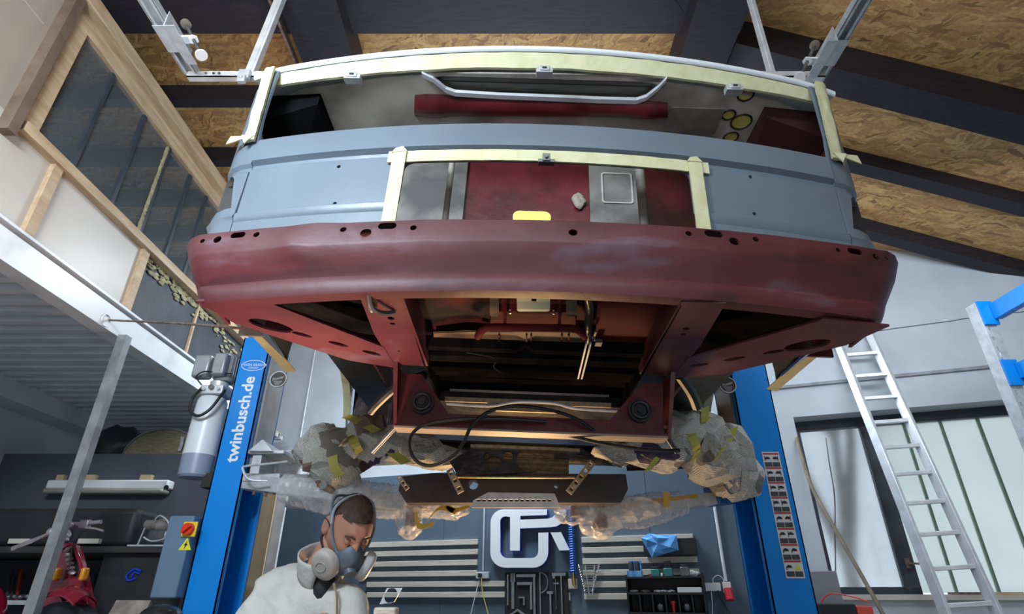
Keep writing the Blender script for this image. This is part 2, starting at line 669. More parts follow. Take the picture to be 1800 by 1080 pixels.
    def build(self, name, m, parent=None, smooth=True, bevel=0.0, label=None, cat=None, group=None, kind=None, ang=38, sub=0, solid=0.0, recalc=True):
        bm = self.bm
        if recalc:
            bmesh.ops.recalc_face_normals(bm, faces=bm.faces[:])
        for e in bm.edges:
            if len(e.link_faces) == 2 and e.calc_face_angle(0) > math.radians(ang):
                e.smooth = False
        for fa in bm.faces:
            fa.smooth = smooth
        up = Matrix.Translation((0, 0, EYE))
        bm.transform(up)
        me = bpy.data.meshes.new(name)
        o = bpy.data.objects.new(name, me)
        if parent is not None:
            r = parent
            while r.parent is not None:
                r = r.parent
            bm.transform(ROOT_M[r.name].inverted())
            o.parent = parent
        else:
            xs = [v.co for v in bm.verts]
            lo = Vector((min(q.x for q in xs), min(q.y for q in xs), min(q.z for q in xs)))
            hi = Vector((max(q.x for q in xs), max(q.y for q in xs), max(q.z for q in xs)))
            loc = Vector(((lo.x + hi.x) / 2, (lo.y + hi.y) / 2, lo.z))
            bm.transform(Matrix.Translation(-loc))
            o.location = loc
            ROOT_M[o.name] = Matrix.Translation(loc)
        bm.to_mesh(me)
        bm.free()
        if m is not None:
            for k in (m if isinstance(m, (list, tuple)) else [m]):
                me.materials.append(k)
        COL.objects.link(o)
        if bevel:
            md = o.modifiers.new('bevel', 'BEVEL')
            md.width = bevel
            md.segments = 2
            md.limit_method = 'ANGLE'
            md.angle_limit = math.radians(40)
        if solid:
            md = o.modifiers.new('thickness', 'SOLIDIFY')
            md.thickness = solid
        if sub:
            md = o.modifiers.new('subdivision', 'SUBSURF')
            md.levels = sub
            md.render_levels = sub
        if label: o['label'] = label
        if cat: o['category'] = cat
        if group: o['group'] = group
        if kind: o['kind'] = kind
        return o


def thing(name, label, cat, loc, rot=None, group=None, kind=None):
    o = bpy.data.objects.new(name, None)
    o.empty_display_size = 0.1
    M = Matrix.Translation(Vector(loc) + Vector((0, 0, EYE)))
    if rot is not None:
        M = M @ rot
    o.matrix_world = M
    o.location = M.to_translation()
    o.rotation_euler = M.to_euler()
    COL.objects.link(o)
    ROOT_M[o.name] = M
    if label: o['label'] = label
    if cat: o['category'] = cat
    if group: o['group'] = group
    if kind: o['kind'] = kind
    return o


def cut(o, cutter):
    """cut real openings: the cutter is only used here and removed"""
    mats = list(o.data.materials)
    bm = cutter.bm
    bmesh.ops.recalc_face_normals(bm, faces=bm.faces[:])
    bm.transform(Matrix.Translation((0, 0, EYE)))
    r = o
    while r.parent is not None:
        r = r.parent
    bm.transform(ROOT_M[r.name].inverted())
    me = bpy.data.meshes.new('cutter')
    bm.to_mesh(me)
    bm.free()
    c = bpy.data.objects.new('cutter', me)
    COL.objects.link(c)
    par = o.parent
    loc = o.location.copy()
    o.parent = None
    o.location = (0, 0, 0)
    md = o.modifiers.new('cut', 'BOOLEAN')
    md.operation = 'DIFFERENCE'
    md.solver = 'EXACT'
    md.object = c
    bpy.context.view_layer.update()
    new = bpy.data.meshes.new_from_object(o.evaluated_get(bpy.context.evaluated_depsgraph_get()))
    o.modifiers.clear()
    o.data = new
    new.name = o.name
    if not new.materials:
        for k in mats:
            new.materials.append(k)
    o.parent = par
    o.location = loc
    bpy.data.objects.remove(c)
    for p in new.polygons:
        p.use_smooth = True
    bm = bmesh.new()
    bm.from_mesh(new)
    for e in bm.edges:
        e.smooth = not (len(e.link_faces) == 2 and e.calc_face_angle(0) > math.radians(30))
    bm.to_mesh(new)
    bm.free()
    return o


def smoothpts(pts, n=8):
    """Catmull-Rom through the points"""
    pts = [Vector(p) for p in pts]
    out = []
    for i in range(len(pts) - 1):
        p0 = pts[max(i - 1, 0)]
        p1, p2 = pts[i], pts[i + 1]
        p3 = pts[min(i + 2, len(pts) - 1)]
        for k in range(n):
            t = k / n
            out.append(0.5 * ((2 * p1) + (p2 - p0) * t + (2 * p0 - 5 * p1 + 4 * p2 - p3) * t * t + (3 * p1 - p0 - 3 * p2 + p3) * t ** 3))
    out.append(pts[-1])
    return out


def rrect(x0, y0, x1, y1, r, n=5):
    pts = []
    for cx, cy, a in ((x1 - r, y1 - r, 0), (x0 + r, y1 - r, 90), (x0 + r, y0 + r, 180), (x1 - r, y0 + r, 270)):
        for k in range(n + 1):
            t = math.radians(a + 90 * k / n)
            pts.append((cx + r * math.cos(t), cy + r * math.sin(t)))
    return pts


def circ(cx, cy, r, n=16, ry=None, rot=0.0):
    ry = r if ry is None else ry
    o = []
    for k in range(n):
        a = 2 * math.pi * k / n
        x, y = r * math.cos(a), ry * math.sin(a)
        o.append((cx + x * math.cos(rot) - y * math.sin(rot), cy + x * math.sin(rot) + y * math.cos(rot)))
    return o


def st(o):
    o['kind'] = 'structure'
    return o

# ================================================================== THE ROOM
FZ = -EYE
KX, CZ, SL = 1.26, 3.0, 0.38      # the ceiling is level up to x = KX, then falls to the right


def croof(x):
    return CZ if x < KX else CZ - SL * (x - KX)


MB().box2((-3.6, -3.1, FZ - 0.1), (4.1, 6.4, FZ)).build('floor', CONCRETE, kind='structure')
b = MB()
b.box2((-3.6, -3.1, CZ), (KX, 6.4, CZ + 0.03))
b.build('ceiling', OSB, kind='structure')
b = MB()
b.hexa([(KX, -3.1, croof(KX)), (4.2, -3.1, croof(4.2)), (4.2, 6.4, croof(4.2)), (KX, 6.4, croof(KX)),
        (KX, -3.1, croof(KX) + 0.03), (4.2, -3.1, croof(4.2) + 0.03), (4.2, 6.4, croof(4.2) + 0.03), (KX, 6.4, croof(KX) + 0.03)])
b.build('ceiling', OSB, kind='structure')

# back wall with the window opening
WU0, WU1, WZ0, WZ1 = wp(1395, 737)[0], 3.60, 0.012, 1.15
b = MB()
b.wbox(-4.3, WU0, FZ, 3.0, 0, -0.3)
b.wbox(WU0, 4.15, FZ, WZ0, 0, -0.3)
b.wbox(WU0, 4.15, WZ1, 3.0, 0, -0.3)
b.wbox(WU1, 4.15, WZ0, WZ1, 0, -0.3)
b.build('wall_back', PLASTER, kind='structure')
MB().box2((4.0, -3.1, FZ), (4.15, 4.0, 2.4)).build('wall_right', PLASTER, kind='structure')
MB().box2((-3.6, -3.2, FZ), (4.1, -3.1, 3.0)).build('wall_front', PLASTER, kind='structure')
MB().box2((-3.6, -3.1, FZ), (-3.45, 6.3, 3.0)).build('wall_left', PLASTER, kind='structure')
# dark board cladding on the lower back wall
b = MB()
bu0, bu1 = wp(497, 900)[0], wp(1352, 900)[0]
for k in range(5):
    a0 = bu0 + (bu1 - bu0) * k / 5
    a1 = bu0 + (bu1 - bu0) * (k + 1) / 5
    b.wbox(a0 + 0.0015, a1 - 0.0015, FZ, 0.93, 0.02, 0.0)
b.build('wall_cladding', BLUEWALL, kind='structure').name = 'wall_back_cladding'
# ledges and cracks of the white wall
b = MB()
gz = wp(1570, 662)[1]
b.wbox(wp(1380, 683)[0] - 0.2, 3.9, gz - 0.012, gz + 0.008, 0.018, 0)
b.build('trim_2', mat('grimy_grey_ledge', (0.26, 0.28, 0.30), (0.4, 0.42, 0.44), rough=0.8, scale=12), kind='structure')
b = MB()
pts = [W(2.25 + k * 0.085, 1.72 + 0.012 * noise.noise(Vector((k * 0.9, 0, 0))) + k * 0.0015, 0.001) for k in range(19)]
b.tube(pts, 0.0035, 5)
b.build('trim_3', mat('crack_grey', (0.16, 0.17, 0.18), rough=0.9), kind='structure')  # dark line of the plaster crack

# ---------------------------------------------------------------- window in the back wall
WF = mat('dark_blue_grey_window_frame', (0.030, 0.040, 0.055), (0.045, 0.055, 0.07), rough=0.5, scale=12)
GLASS_F = mat('frosted_window_glass', (0.60, 0.66, 0.68), (0.70, 0.75, 0.76), rough=0.14, trans=0.85, scale=3)
POLY = mat('pale_green_translucent_plank', (0.66, 0.74, 0.70), (0.76, 0.83, 0.78), rough=0.5, scale=2, trans=0.85)
win = thing('window_1', None, None, W(2.8, WZ0, -0.2), kind='structure')
O_ = -0.15
fr = MB()
sl0, sl1 = wp(1406, 760, O_)[0], wp(1514, 760, O_)[0]
fr.wbox(WU0, WU1, 1.085, WZ1, O_, O_ - 0.07)
fr.wbox(WU0, sl1 + 0.09, WZ0, 0.055, O_, O_ - 0.07)
fr.wbox(WU0, sl0 + 0.0, WZ0, 1.085, O_, O_ - 0.07)
fr.wbox(sl1, sl1 + 0.09, WZ0, 1.085, O_, O_ - 0.07)
fr.wbox(sl1 - 0.006, sl1 + 0.004, WZ0 + 0.03, 1.08, O_ + 0.02, O_)
fr.wbox(WU1 - 0.06, WU1, WZ0, 1.085, O_, O_ - 0.07)
fr.build('window_frame', WF, win, bevel=0.003)
MB().wbox(sl0, sl1, 0.05, 1.085, O_ - 0.03, O_ - 0.036).build('pane', GLASS_F, win)
hn = MB()
hn.bar(W(sl1 + 0.05, 0.22, O_ + 0.015), W(sl1 + 0.05, 0.16, O_ + 0.015), 0.022, 0.02)
hn.bar(W(sl1 + 0.05, 0.19, O_ + 0.03), W(sl1 + 0.11, 0.185, O_ + 0.03), 0.012, 0.012)
hn.build('handle', RUST, win)
gl = [sl1 + 0.09, wp(1590, 745, O_)[0], wp(1655, 742, O_)[0], wp(1720, 735, O_)[0], WU1 - 0.06]
ex = wp(1528, 800, O_)[0]
GRN = mat('green_glazing_edge', (0.10, 0.20, 0.15), rough=0.4)
for i in range(4):
    MB().wbox(gl[i] + 0.004, gl[i + 1] - 0.004, WZ0 + 0.01, 1.085, O_ - 0.03, O_ - 0.045).build('pane', POLY, win)
for i in (1, 2, 3):
    MB().wbox(gl[i] - 0.006, gl[i] + 0.006, WZ0 + 0.01, 1.085, O_ - 0.012, O_ - 0.05).build('glazing_bar', GRN, win)
MB().wbox(WU0, WU1 + 0.1, WZ0 - 0.03, WZ0 - 0.002, 0.03, -0.28).build('window_sill', SLATM, win)
# the yard outside: a bare tree and a pale bank seen through the glass
bark = mat('bare_tree_bark', (0.10, 0.085, 0.07), (0.2, 0.18, 0.16), rough=0.9, scale=10)
tr = MB()
rnd = random.Random(3)


def branch(mb, p, d, r, n):
    q = p + d
    mb.tube([p, p + d * 0.5 + Vector((rnd.uniform(-.03, .03), 0, 0)), q], [r, r * 0.85, r * 0.7], 5)
    if n > 0:
        for k in range(2 + (n > 2)):
            e = Vector((rnd.uniform(-0.8, 0.8), rnd.uniform(-0.5, 0.5), rnd.uniform(0.1, 0.9))).normalized()
            branch(mb, q, (d.normalized() * 0.55 + e * 0.6).normalized() * d.length * 0.78, r * 0.6, n - 1)


branch(tr, Vector((3.3, 6.2, FZ)), Vector((0.05, 0.0, 1.6)), 0.11, 5)
tr.build('bare_tree', bark, label='bare leafless tree in the yard, seen dimly through the frosted sash', cat='tree')

# ---------------------------------------------------------------- ceiling beams
tn = [10]


def trim(mb, m, **k):
    tn[0] += 1
    return mb.build('trim_%d' % tn[0], m, kind='structure', **k)


trim(MB().box2((-3.45, 1.86, 2.78), (KX, 2.12, CZ)), BEAM_BROWN)
for y0 in (2.67, 3.25, 3.74, 4.25, 4.8):
    trim(MB().box2((-3.45, y0, 2.87), (KX, y0 + 0.07, CZ)), BEAM_BROWN)
for x0, x1 in ((-1.17, -0.88), (0.93, 1.20)):
    trim(MB().box2((x0, 0.2, 2.66), (x1, 4.7, 2.86)), BEAM_BROWN)
trim(MB().box2((-1.24, 0.2, 2.70), (-1.225, 4.7, 2.74)), RUST)


def roofpt(px, py):
    """pixel -> the falling part of the ceiling"""
    r = ray(px, py)
    k = (CZ + SL * KX) / (r.z + SL * r.x)
    return r * k


for (ax, ay), (bx, by), h in (((1300, 60), (1800, 185), 0.22), ((1485, 270), (1800, 349), 0.11), ((1492, 385), (1800, 467), 0.11)):
    p, q = roofpt(ax, ay), roofpt(bx, by)
    d = (q - p)
    p = p - d * ((p.x - KX) / d.x)
    q = p + d * ((3.95 - p.x) / d.x)
    w = 0.10 if h < 0.2 else 0.17
    a = [p + Vector((0, -w / 2, 0)), q + Vector((0, -w / 2, 0)), q + Vector((0, w / 2, 0)), p + Vector((0, w / 2, 0))]
    trim(MB().hexa([v - Vector((0, 0, h)) for v in a] + [v - Vector((0, 0, -0.01)) for v in a]), BEAM_BROWN)
trim(MB().tube(smoothpts([(-0.95, 1.84, 2.80), (-0.3, 1.835, 2.81), (0.4, 1.83, 2.80), (0.75, 1.84, 2.76), (0.88, 1.92, 2.68)], 6), 0.006, 6), RUBBER)

# ---------------------------------------------------------------- mezzanine on the left
BX = -2.05
b = MB()
b.box2((BX - 0.075, -2.9, 1.20), (BX + 0.012, 4.35, 1.325))
b.box2((BX - 0.075, -2.9, 1.338), (BX + 0.030, 4.35, 1.35))
b.box2((BX - 0.075, -2.9, 1.3255), (BX - 0.012, 4.35, 1.3375))
b.build('trim_1', WHITE_STEEL, kind='structure')
# corrugated deck
b = MB()
n = 52
y0, y1 = -0.6, 5.2
prof = []
for i in range(n):
    a = y0 + (y1 - y0) * i / n
    s = (y1 - y0) / n
    prof += [(a, 1.262), (a + s * 0.40, 1.262), (a + s * 0.52, 1.300), (a + s * 0.88, 1.300)]
for i in range(len(prof) - 1):
    (ya, za), (yb, zb) = prof[i], prof[i + 1]
    b.f([b.v((-3.44, ya, za)), b.v((BX - 0.03, ya, za)), b.v((BX - 0.03, yb, zb)), b.v((-3.44, yb, zb))])
b.build('ceiling_mezzanine', mat('grey_corrugated_steel', (0.60, 0.62, 0.65), (0.70, 0.72, 0.75), rough=0.5, scale=4), kind='structure', smooth=False, recalc=False)
MB().box2((-3.45, -2.9, 1.31), (BX - 0.08, 5.2, 1.34)).build('floor_mezzanine', PLY, kind='structure')
# timber partition on the beam
PX = -2.1


def zy(px, py):
    p = atx(px, py, PX)
    return p.y, p.z


trim(MB().box2((PX - 0.03, -2.9, 1.35), (PX - 0.005, zy(235, 490)[0], 1.80)), BOARD)
trim(MB().box2((PX - 0.03, -2.9, 1.80), (PX - 0.005, 1.80, 3.0)), mat('shaded_board_upper', (0.36, 0.29, 0.235), (0.42, 0.345, 0.28), rough=0.5, scale=2))  # same chipboard, its weaker light put into a browner colour
trim(MB().box2((PX - 0.005, -2.9, 2.29), (PX - 0.002, 1.70, 2.296)), mat('board_seam', (0.5, 0.45, 0.38)))
for px, py in ((76, 345), (240, 485)):
    y = zy(px, py)[0]
    trim(MB().box2((PX - 0.005, y - 0.03, 1.35), (PX + 0.02, y + 0.02, 1.78)), PINE)
trim(MB().box2((PX - 0.03, 1.80, 1.76), (PX + 0.04, 4.35, 1.81)), PINE, bevel=0.003)   # sill
trim(MB().box2((PX - 0.03, 1.80, 2.46), (PX + 0.02, 4.35, 2.52)), PINE, bevel=0.003)
trim(MB().box2((PX - 0.03, 1.72, 2.56), (PX + 0.06, 4.9, 2.64)), PINE, bevel=0.003)
trim(MB().box2((PX - 0.03, 1.80, 2.52), (PX + 0.0, 4.35, 2.56)), PINE)
trim(MB().box2((PX - 0.03, 1.80, 1.81), (PX + 0.02, 1.88, 2.46)), PINE, bevel=0.003)
trim(MB().box2((PX - 0.03, 1.73, 1.70), (PX + 0.05, 1.775, 2.56)), mat('brown_weathered_timber', (0.13, 0.085, 0.06), (0.20, 0.14, 0.10), rough=0.7, scale=9))
trim(MB().box2((PX - 0.04, zy(235, 490)[0], 1.35), (PX - 0.02, 4.35, 1.77)), mat('torn_black_membrane', (0.030, 0.036, 0.044), (0.05, 0.058, 0.068), rough=0.6, scale=5, bump=0.6, bscale=6))
y = zy(338, 590)[0]
trim(MB().box2((PX - 0.02, y - 0.008, 1.35), (PX - 0.005, y + 0.008, 1.77)), PINE)
win2 = thing('window_2', None, None, (PX, 3.0, 1.81), kind='structure')
ms = [1.88] + [zy(px, py)[0] for px, py in ((167, 207), (228, 278), (272, 338), (318, 365), (348, 400))] + [4.3]
TINT = mat('dusty_tinted_glass', (0.16, 0.185, 0.20), rough=0.12, alpha=0.34, spec=0.6)
for i in range(len(ms) - 1):
    MB().box2((PX - 0.012, ms[i], 1.81), (PX - 0.006, ms[i + 1], 2.46)).build('pane', TINT, win2)
for i, y in enumerate(ms[1:-1]):
    MB().box2((PX - 0.02, y - 0.012, 1.81), (PX + 0.002, y + 0.012, 2.46)).build('glazing_bar', WF, win2)
FOAM = mat('yellow_foam', (0.26, 0.22, 0.12), (0.42, 0.37, 0.22), rough=0.9, scale=20)
fb = MB()
for k in range(26):
    fb.crumple((PX + 0.000, ms[3] - 0.022, 1.83 + k * 0.024), (0.006, 0.010, 0.018), seed=k, amp=0.5, freq=40, sub=2)
fb.build('foam_bead', FOAM, win2)
# torn insulation wool along the timber
wl_ = MB()
rnd = random.Random(11)
ya = zy(240, 485)[0]
for k in range(150):
    t = rnd.random()
    yy = ya + 0.03 + t * 1.0
    zz = 1.755 - abs(rnd.gauss(0, 0.035))
    if k > 105:
        yy, zz = 3.9 + rnd.uniform(-0.1, 0.3), 1.5 + rnd.uniform(0, 0.22)
    wl_.crumple((PX - 0.012, yy, zz), (0.004, rnd.uniform(0.006, 0.024), rnd.uniform(0.003, 0.009)), seed=k, amp=0.9, freq=38, sub=2)
wl_.build('insulation_wool', FOAM, label='ragged tufts of yellow insulation wool along the torn black membrane', cat='insulation', kind='stuff')

# the room below the mezzanine
MB().box2((-3.45, 3.9, FZ), (-1.80, 4.0, 0.865)).build('wall_middle', DARKWALL, kind='structure')
trim(MB().box2((-3.45, 4.9, FZ), (-2.2, 4.95, 1.3)), BLACK)
trim(MB().box2((-3.45, 3.2, 1.14), (-3.25, 5.0, 1.30)), PLASTER)

# ================================================================== THE VAN
van = thing('van', 'stripped van body in grey filler and crimson primer raised on the blue lift', 'van', (0, 0, 0), None)
ROOT_M['van'] = Matrix.Translation((0, 0, EYE)) @ VM @ Matrix.Translation((0, 2.2, -0.40))
van.matrix_world = ROOT_M['van']
van.location = ROOT_M['van'].to_translation()
van.rotation_euler = ROOT_M['van'].to_euler()


def VB():
    return MB(VM)


def bowY(X):
    return 1.38 + 0.12 * X * X


# ---- bumper beam
prof = [(0.13, 0.002), (0.04, 0.006), (0.010, 0.012), (0.003, 0.006), (-0.012, -0.062), (-0.012, -0.072), (0.000, -0.105), (0.014, -0.138), (0.016, -0.146),
        (0.010, -0.158), (0.006, -0.180), (0.010, -0.198), (0.025, -0.200), (0.045, -0.200)]
inner = [(a + (0.008 if i > 1 and i < 12 else 0.0), z + (-0.006 if i < 3 else (0.006 if i > 11 else 0))) for i, (a, z) in enumerate(prof)]
inner[0] = (0.13, -0.002)
inner[-1] = (0.045, -0.194)
loop = prof + inner[::-1]
b = VB()
rings = []
NX = 64
for i in range(NX + 1):
    s = -1 + 2 * i / NX
    ring = []
    for (a, z) in loop:
        X = s * (1.005 + 0.10 * max(z, -0.2) * 5 * 0.9 * (0.5 if z > -0.06 else 1.0))
        e = max(0, abs(s) - 0.93) / 0.07
        Y = 1.20 + 0.12 * s * s + 0.045 * e * e + a * (1 - 0.5 * e)
        zz = 0.0125 * X - 0.003 + z * (1 - 0.10 * e * e) + 0.006 * math.exp(-((s + 0.60) / 0.05) ** 2) * (1 if z > -0.06 else 0)
        dent = 0.010 * (math.exp(-((s + 0.66) / 0.03) ** 2) + math.exp(-((s - 0.69) / 0.04) ** 2)) * (1 if -0.10 < z < 0.004 else 0)
        dent += 0.0015 * noise.noise(Vector((s * 9, z * 20, 1)))
        ring.append(b.v((X, Y - dent, zz)))
    rings.append(ring)
m_ = len(loop)
for i in range(NX):
    for k in range(m_):
        b.f([rings[i][k], rings[i][(k + 1) % m_], rings[i + 1][(k + 1) % m_], rings[i + 1][k]])
b.f(rings[0][::-1])
b.f(rings[-1])
bumper = b.build('bumper_beam', RED, van, ang=32)
c = VB()
holes = [(355, 423, 5, 0), (382, 421, 8, 0), (418, 413, 7, 9), (451, 413, 6, 0), (604, 405, 6, 0), (644, 412, 10, 0), (681, 398, 8, 10), (727, 402, 6, 0),
         (1007, 411, 8, 0), (1210, 412, 6, 0), (1254, 412, 8, 10), (1289, 427, 9, 0), (1328, 422, 6, 0), (1473, 440, 5, 0), (1503, 442, 7, 9), (1540, 451, 7, 0), (1560, 453, 4, 0)]
for px, py, r, w in holes:
    Yf = 1.2 + 0.12 * (vy(px, py, 1.27).x) ** 2
    p = vy(px, py, Yf)
    R_ = r / 1000 * 1.45
    W2 = R_ + w * 0.0013
    c.plate(rrect(p.x - W2, p.z - R_, p.x + W2, p.z + R_, R_ * 0.999), [], lambda x, z, d: (x, Yf - 0.1 + d, z), 0.16)
cut(bumper, c)
# end caps folded inwards
for s in (-1, 1):
    VB().hexa([(s * 0.885, 1.36, -0.19), (s * 0.895, 1.36, -0.19), (s * 0.90, 1.50, -0.19), (s * 0.89, 1.50, -0.19),
               (s * 0.975, 1.36, -0.01), (s * 0.985, 1.36, -0.01), (s * 0.985, 1.50, -0.01), (s * 0.975, 1.50, -0.01)]).build('bumper_end_plate', RED, van)

# ---- rear panel below the window opening, with the number-plate opening
b = VB()
zs = [(0.0, 0.0), (0.165, 0.0), (0.175, -0.006), (0.195, -0.007), (0.205, 0.004), (0.38, 0.004), (0.392, 0.014), (0.404, 0.012), (0.415, -0.006), (0.50, -0.004), (0.512, 0.0), (0.516, 0.02)]
NXp = 40


def ppt(i, k, d):
    X = -0.975 + 1.95 * i / NXp
    z, o = zs[k]
    return (X, bowY(X) + o + d, z)


A = [[b.v(ppt(i, k, 0)) for i in range(NXp + 1)] for k in range(len(zs))]
B = [[b.v(ppt(i, k, 0.012)) for i in range(NXp + 1)] for k in range(len(zs))]
for k in range(len(zs) - 1):
    for i in range(NXp):
        b.f([A[k][i], A[k][i + 1], A[k + 1][i + 1], A[k + 1][i]])
        b.f([B[k][i], B[k + 1][i], B[k + 1][i + 1], B[k][i + 1]])
    b.f([A[k][0], A[k + 1][0], B[k + 1][0], B[k][0]])
    b.f([A[k][-1], B[k][-1], B[k + 1][-1], A[k + 1][-1]])
for i in range(NXp):
    b.f([A[0][i], B[0][i], B[0][i + 1], A[0][i + 1]])
    b.f([A[-1][i], A[-1][i + 1], B[-1][i + 1], B[-1][i]])
panel = b.build('rear_panel', GREY_BODY, van, ang=50)
GX0, GX1, GZ0, GZ1 = -0.435, 0.470, 0.09, 0.362
c = VB()
c.plate(rrect(GX0, GZ0, GX1, GZ1, 0.03), [], lambda a, z, d: (a, 1.30 + d, z), 0.25)
for px, py in ((595, 292), (588, 357), (1320, 310), (1327, 375)):
    p = vy(px, py, bowY(vy(px, py, 1.45).x))
    c.cyl((p.x, p.y - 0.05, p.z), (p.x, p.y + 0.05, p.z), 0.0065, n=12)
cut(panel, c)

# ---- corner panels with the lamp openings, running on into the body sides
for s in (-1, 1):
    plan = [(0.979, 1.496), (1.02, 1.507), (1.06, 1.530), (1.09, 1.565), (1.108, 1.61), (1.118, 1.68), (1.122, 1.78), (1.123, 1.86)]
    hz = [0.03, 0.06, 0.17, 0.185, 0.20, 0.30, 0.37, 0.385, 0.398, 0.41, 0.50, 0.62, 0.74, 0.82, 0.862]
    b = VB()

    def cpt(i, k, d):
        X, Y = plan[i]
        z = hz[k]
        o = {0.385: 0.010, 0.398: 0.010, 0.185: -0.008, 0.20: -0.003}.get(z, 0.0)
        if z < 0.02:
            o -= 0.012
        if z > 0.8:
            o += 0.02 * ((z - 0.8) / 0.13) ** 2
        if i == 0 and z > 0.51:
            X += 0.010
        return (s * (X - (o + d) * (0.3 if i < 3 else 1)), Y + (o + d) * (1 if i < 4 else 0.3), z)

    A = [[b.v(cpt(i, k, 0)) for i in range(len(plan))] for k in range(len(hz))]
    B = [[b.v(cpt(i, k, 0.010)) for i in range(len(plan))] for k in range(len(hz))]
    for k in range(len(hz) - 1):
        for i in range(len(plan) - 1):
            b.f([A[k][i], A[k][i + 1], A[k + 1][i + 1], A[k + 1][i]])
            b.f([B[k][i], B[k + 1][i], B[k + 1][i + 1], B[k][i + 1]])
        b.f([A[k][0], A[k + 1][0], B[k + 1][0], B[k][0]])
        b.f([A[k][-1], B[k][-1], B[k + 1][-1], A[k + 1][-1]])
    for i in range(len(plan) - 1):
        b.f([A[0][i], B[0][i], B[0][i + 1], A[0][i + 1]])
        b.f([A[-1][i], A[-1][i + 1], B[-1][i + 1], B[-1][i]])
    o = b.build('corner_panel', GREY_BODY, van, ang=50)
    c = VB()
    c.plate([(1.000, 0.225), (1.20, 0.215), (1.20, 0.375), (1.050, 0.378), (1.030, 0.355)] if s > 0 else
            [(-1.000, 0.225), (-1.030, 0.355), (-1.050, 0.378), (-1.20, 0.375), (-1.20, 0.215)], [], lambda a, z, d: (a, 1.40 + d, z), 0.20)
    cut(o, c)
    # added black plate stands in for the dark inside the lamp opening
    VB().box2((s * 0.985, 1.585, 0.19), (s * 1.098, 1.60, 0.40)).build('lamp_opening_backing', BLACK, van)

# ---- body side with the wheel arch
for s in (-1, 1):
    b = VB()
    AC, AZ = 2.86, 0.02
    arch = [(AC + (0.62 if math.cos(a) > 0 else 0.44) * math.cos(a), AZ + 0.38 * math.sin(a)) for a in [math.pi * k / 18 for k in range(19)]]
    outer = [(1.86, 0.935), (1.86, 0.02)] + arch[::-1] + [(3.85, 0.02), (3.85, 0.93)]
    b.plate(outer, [], lambda Y, z, d: (s * (1.123 - 0.10 * max(0.0, 0.14 - z) - d), Y, z), 0.01)
    b.build('body_side', GREY_BODY, van)
    b = VB()
    lip = [Vector((s * 1.10, 1.80, 0.03)), Vector((s * 1.105, 2.0, 0.018)), Vector((s * 1.105, 2.2, 0.012)), Vector((s * 1.105, 2.44, 0.005))]
    b.ribbon(smoothpts(lip, 4), (s * -0.040, 0, 0.008), (0, 0, 0.004))
    b.ribbon(smoothpts(lip, 4), (0, 0, 0.045), (s * 0.004, 0, 0))
    b.build('masking_tape', TAPE, van)
    b = VB()
    pts = [Vector((s * 1.09, Y - 0.004, z)) for Y, z in arch[1:9]]
    b.ribbon(pts, (s * 0.045, 0, 0), (0, 0.006, 0))
    b.build('masking_tape', TAPE, van)
    b = VB()
    b.box2((s * 0.62, 1.95, -0.06), (s * 0.63, 3.56, 0.55))
    b.build('wheel_housing', RED_GLOSS, van)
    b = VB()
    b.plate([(s * 0.62, -0.16), (s * 0.88, -0.14), (s * 1.08, -0.02), (s * 1.10, 0.30), (s * 1.10, 0.55), (s * 0.62, 0.55)],
            [circ(s * 0.985, 0.33, 0.022, 12, 0.07)], lambda x, z, d: (x, 3.5 + d, z), 0.01)
    b.build('wheel_housing_end', RED_GLOSS, van)
    VB().box2((s * 0.40, 1.97, 0.56), (s * 1.11, 3.56, 0.57)).build('wheel_housing_top', BLACK, van)
    # sloping inner skin from the outrigger end to the sill
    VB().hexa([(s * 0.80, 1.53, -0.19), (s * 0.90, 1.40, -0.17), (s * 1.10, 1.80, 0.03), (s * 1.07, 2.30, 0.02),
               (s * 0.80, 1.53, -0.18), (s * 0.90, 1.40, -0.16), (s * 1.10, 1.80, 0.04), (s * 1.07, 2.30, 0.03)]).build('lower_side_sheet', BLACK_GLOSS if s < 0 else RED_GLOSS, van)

# ---- roof
b = VB()


def rf(u, t):
    X = -1.09 + 2.18 * u
    Yf = 1.432 + 0.078 * X * X
    Y = Yf + (3.85 - Yf) * t ** 1.6
    z = 0.940 - 0.060 * X * X - (0.03 * max(0, (abs(X) - 0.95) / 0.185) ** 2) + 0.07 * min(1, t * 2.5)
    return (X, Y, z)


b.grid(rf, 40, 14, thick=(0, 0, -0.008))
b.build('roof', WHITE_STEEL, van)
b = VB()


def lipf(u, t):
    X = -1.085 + 2.17 * u
    a = math.radians(-90 + 180 * t)
    Y = 1.434 + 0.078 * X * X
    z = 0.934 - 0.060 * X * X - (0.03 * max(0, (abs(X) - 0.95) / 0.185) ** 2)
    return (X, Y - 0.012 * math.cos(a), z + 0.012 * math.sin(a))


b.grid(lipf, 48, 6)
b.build('roof_gutter', WHITE_PAINT, van)
# header and pillar tape
b = VB()


def hdr(u, t):
    X = -1.03 + 2.06 * u
    zt = 0.920 - 0.060 * X * X - (0.03 * max(0, (abs(X) - 0.93) / 0.185) ** 2)
    zb = 0.864 - 0.042 * X * X + 0.004 * noise.noise(Vector((X * 6, 0, 0)))
    return (X, 1.436 + 0.078 * X * X + 0.02 * t + 0.003 * noise.noise(Vector((X * 14, t * 3, 4))), zt + (zb - zt) * t)


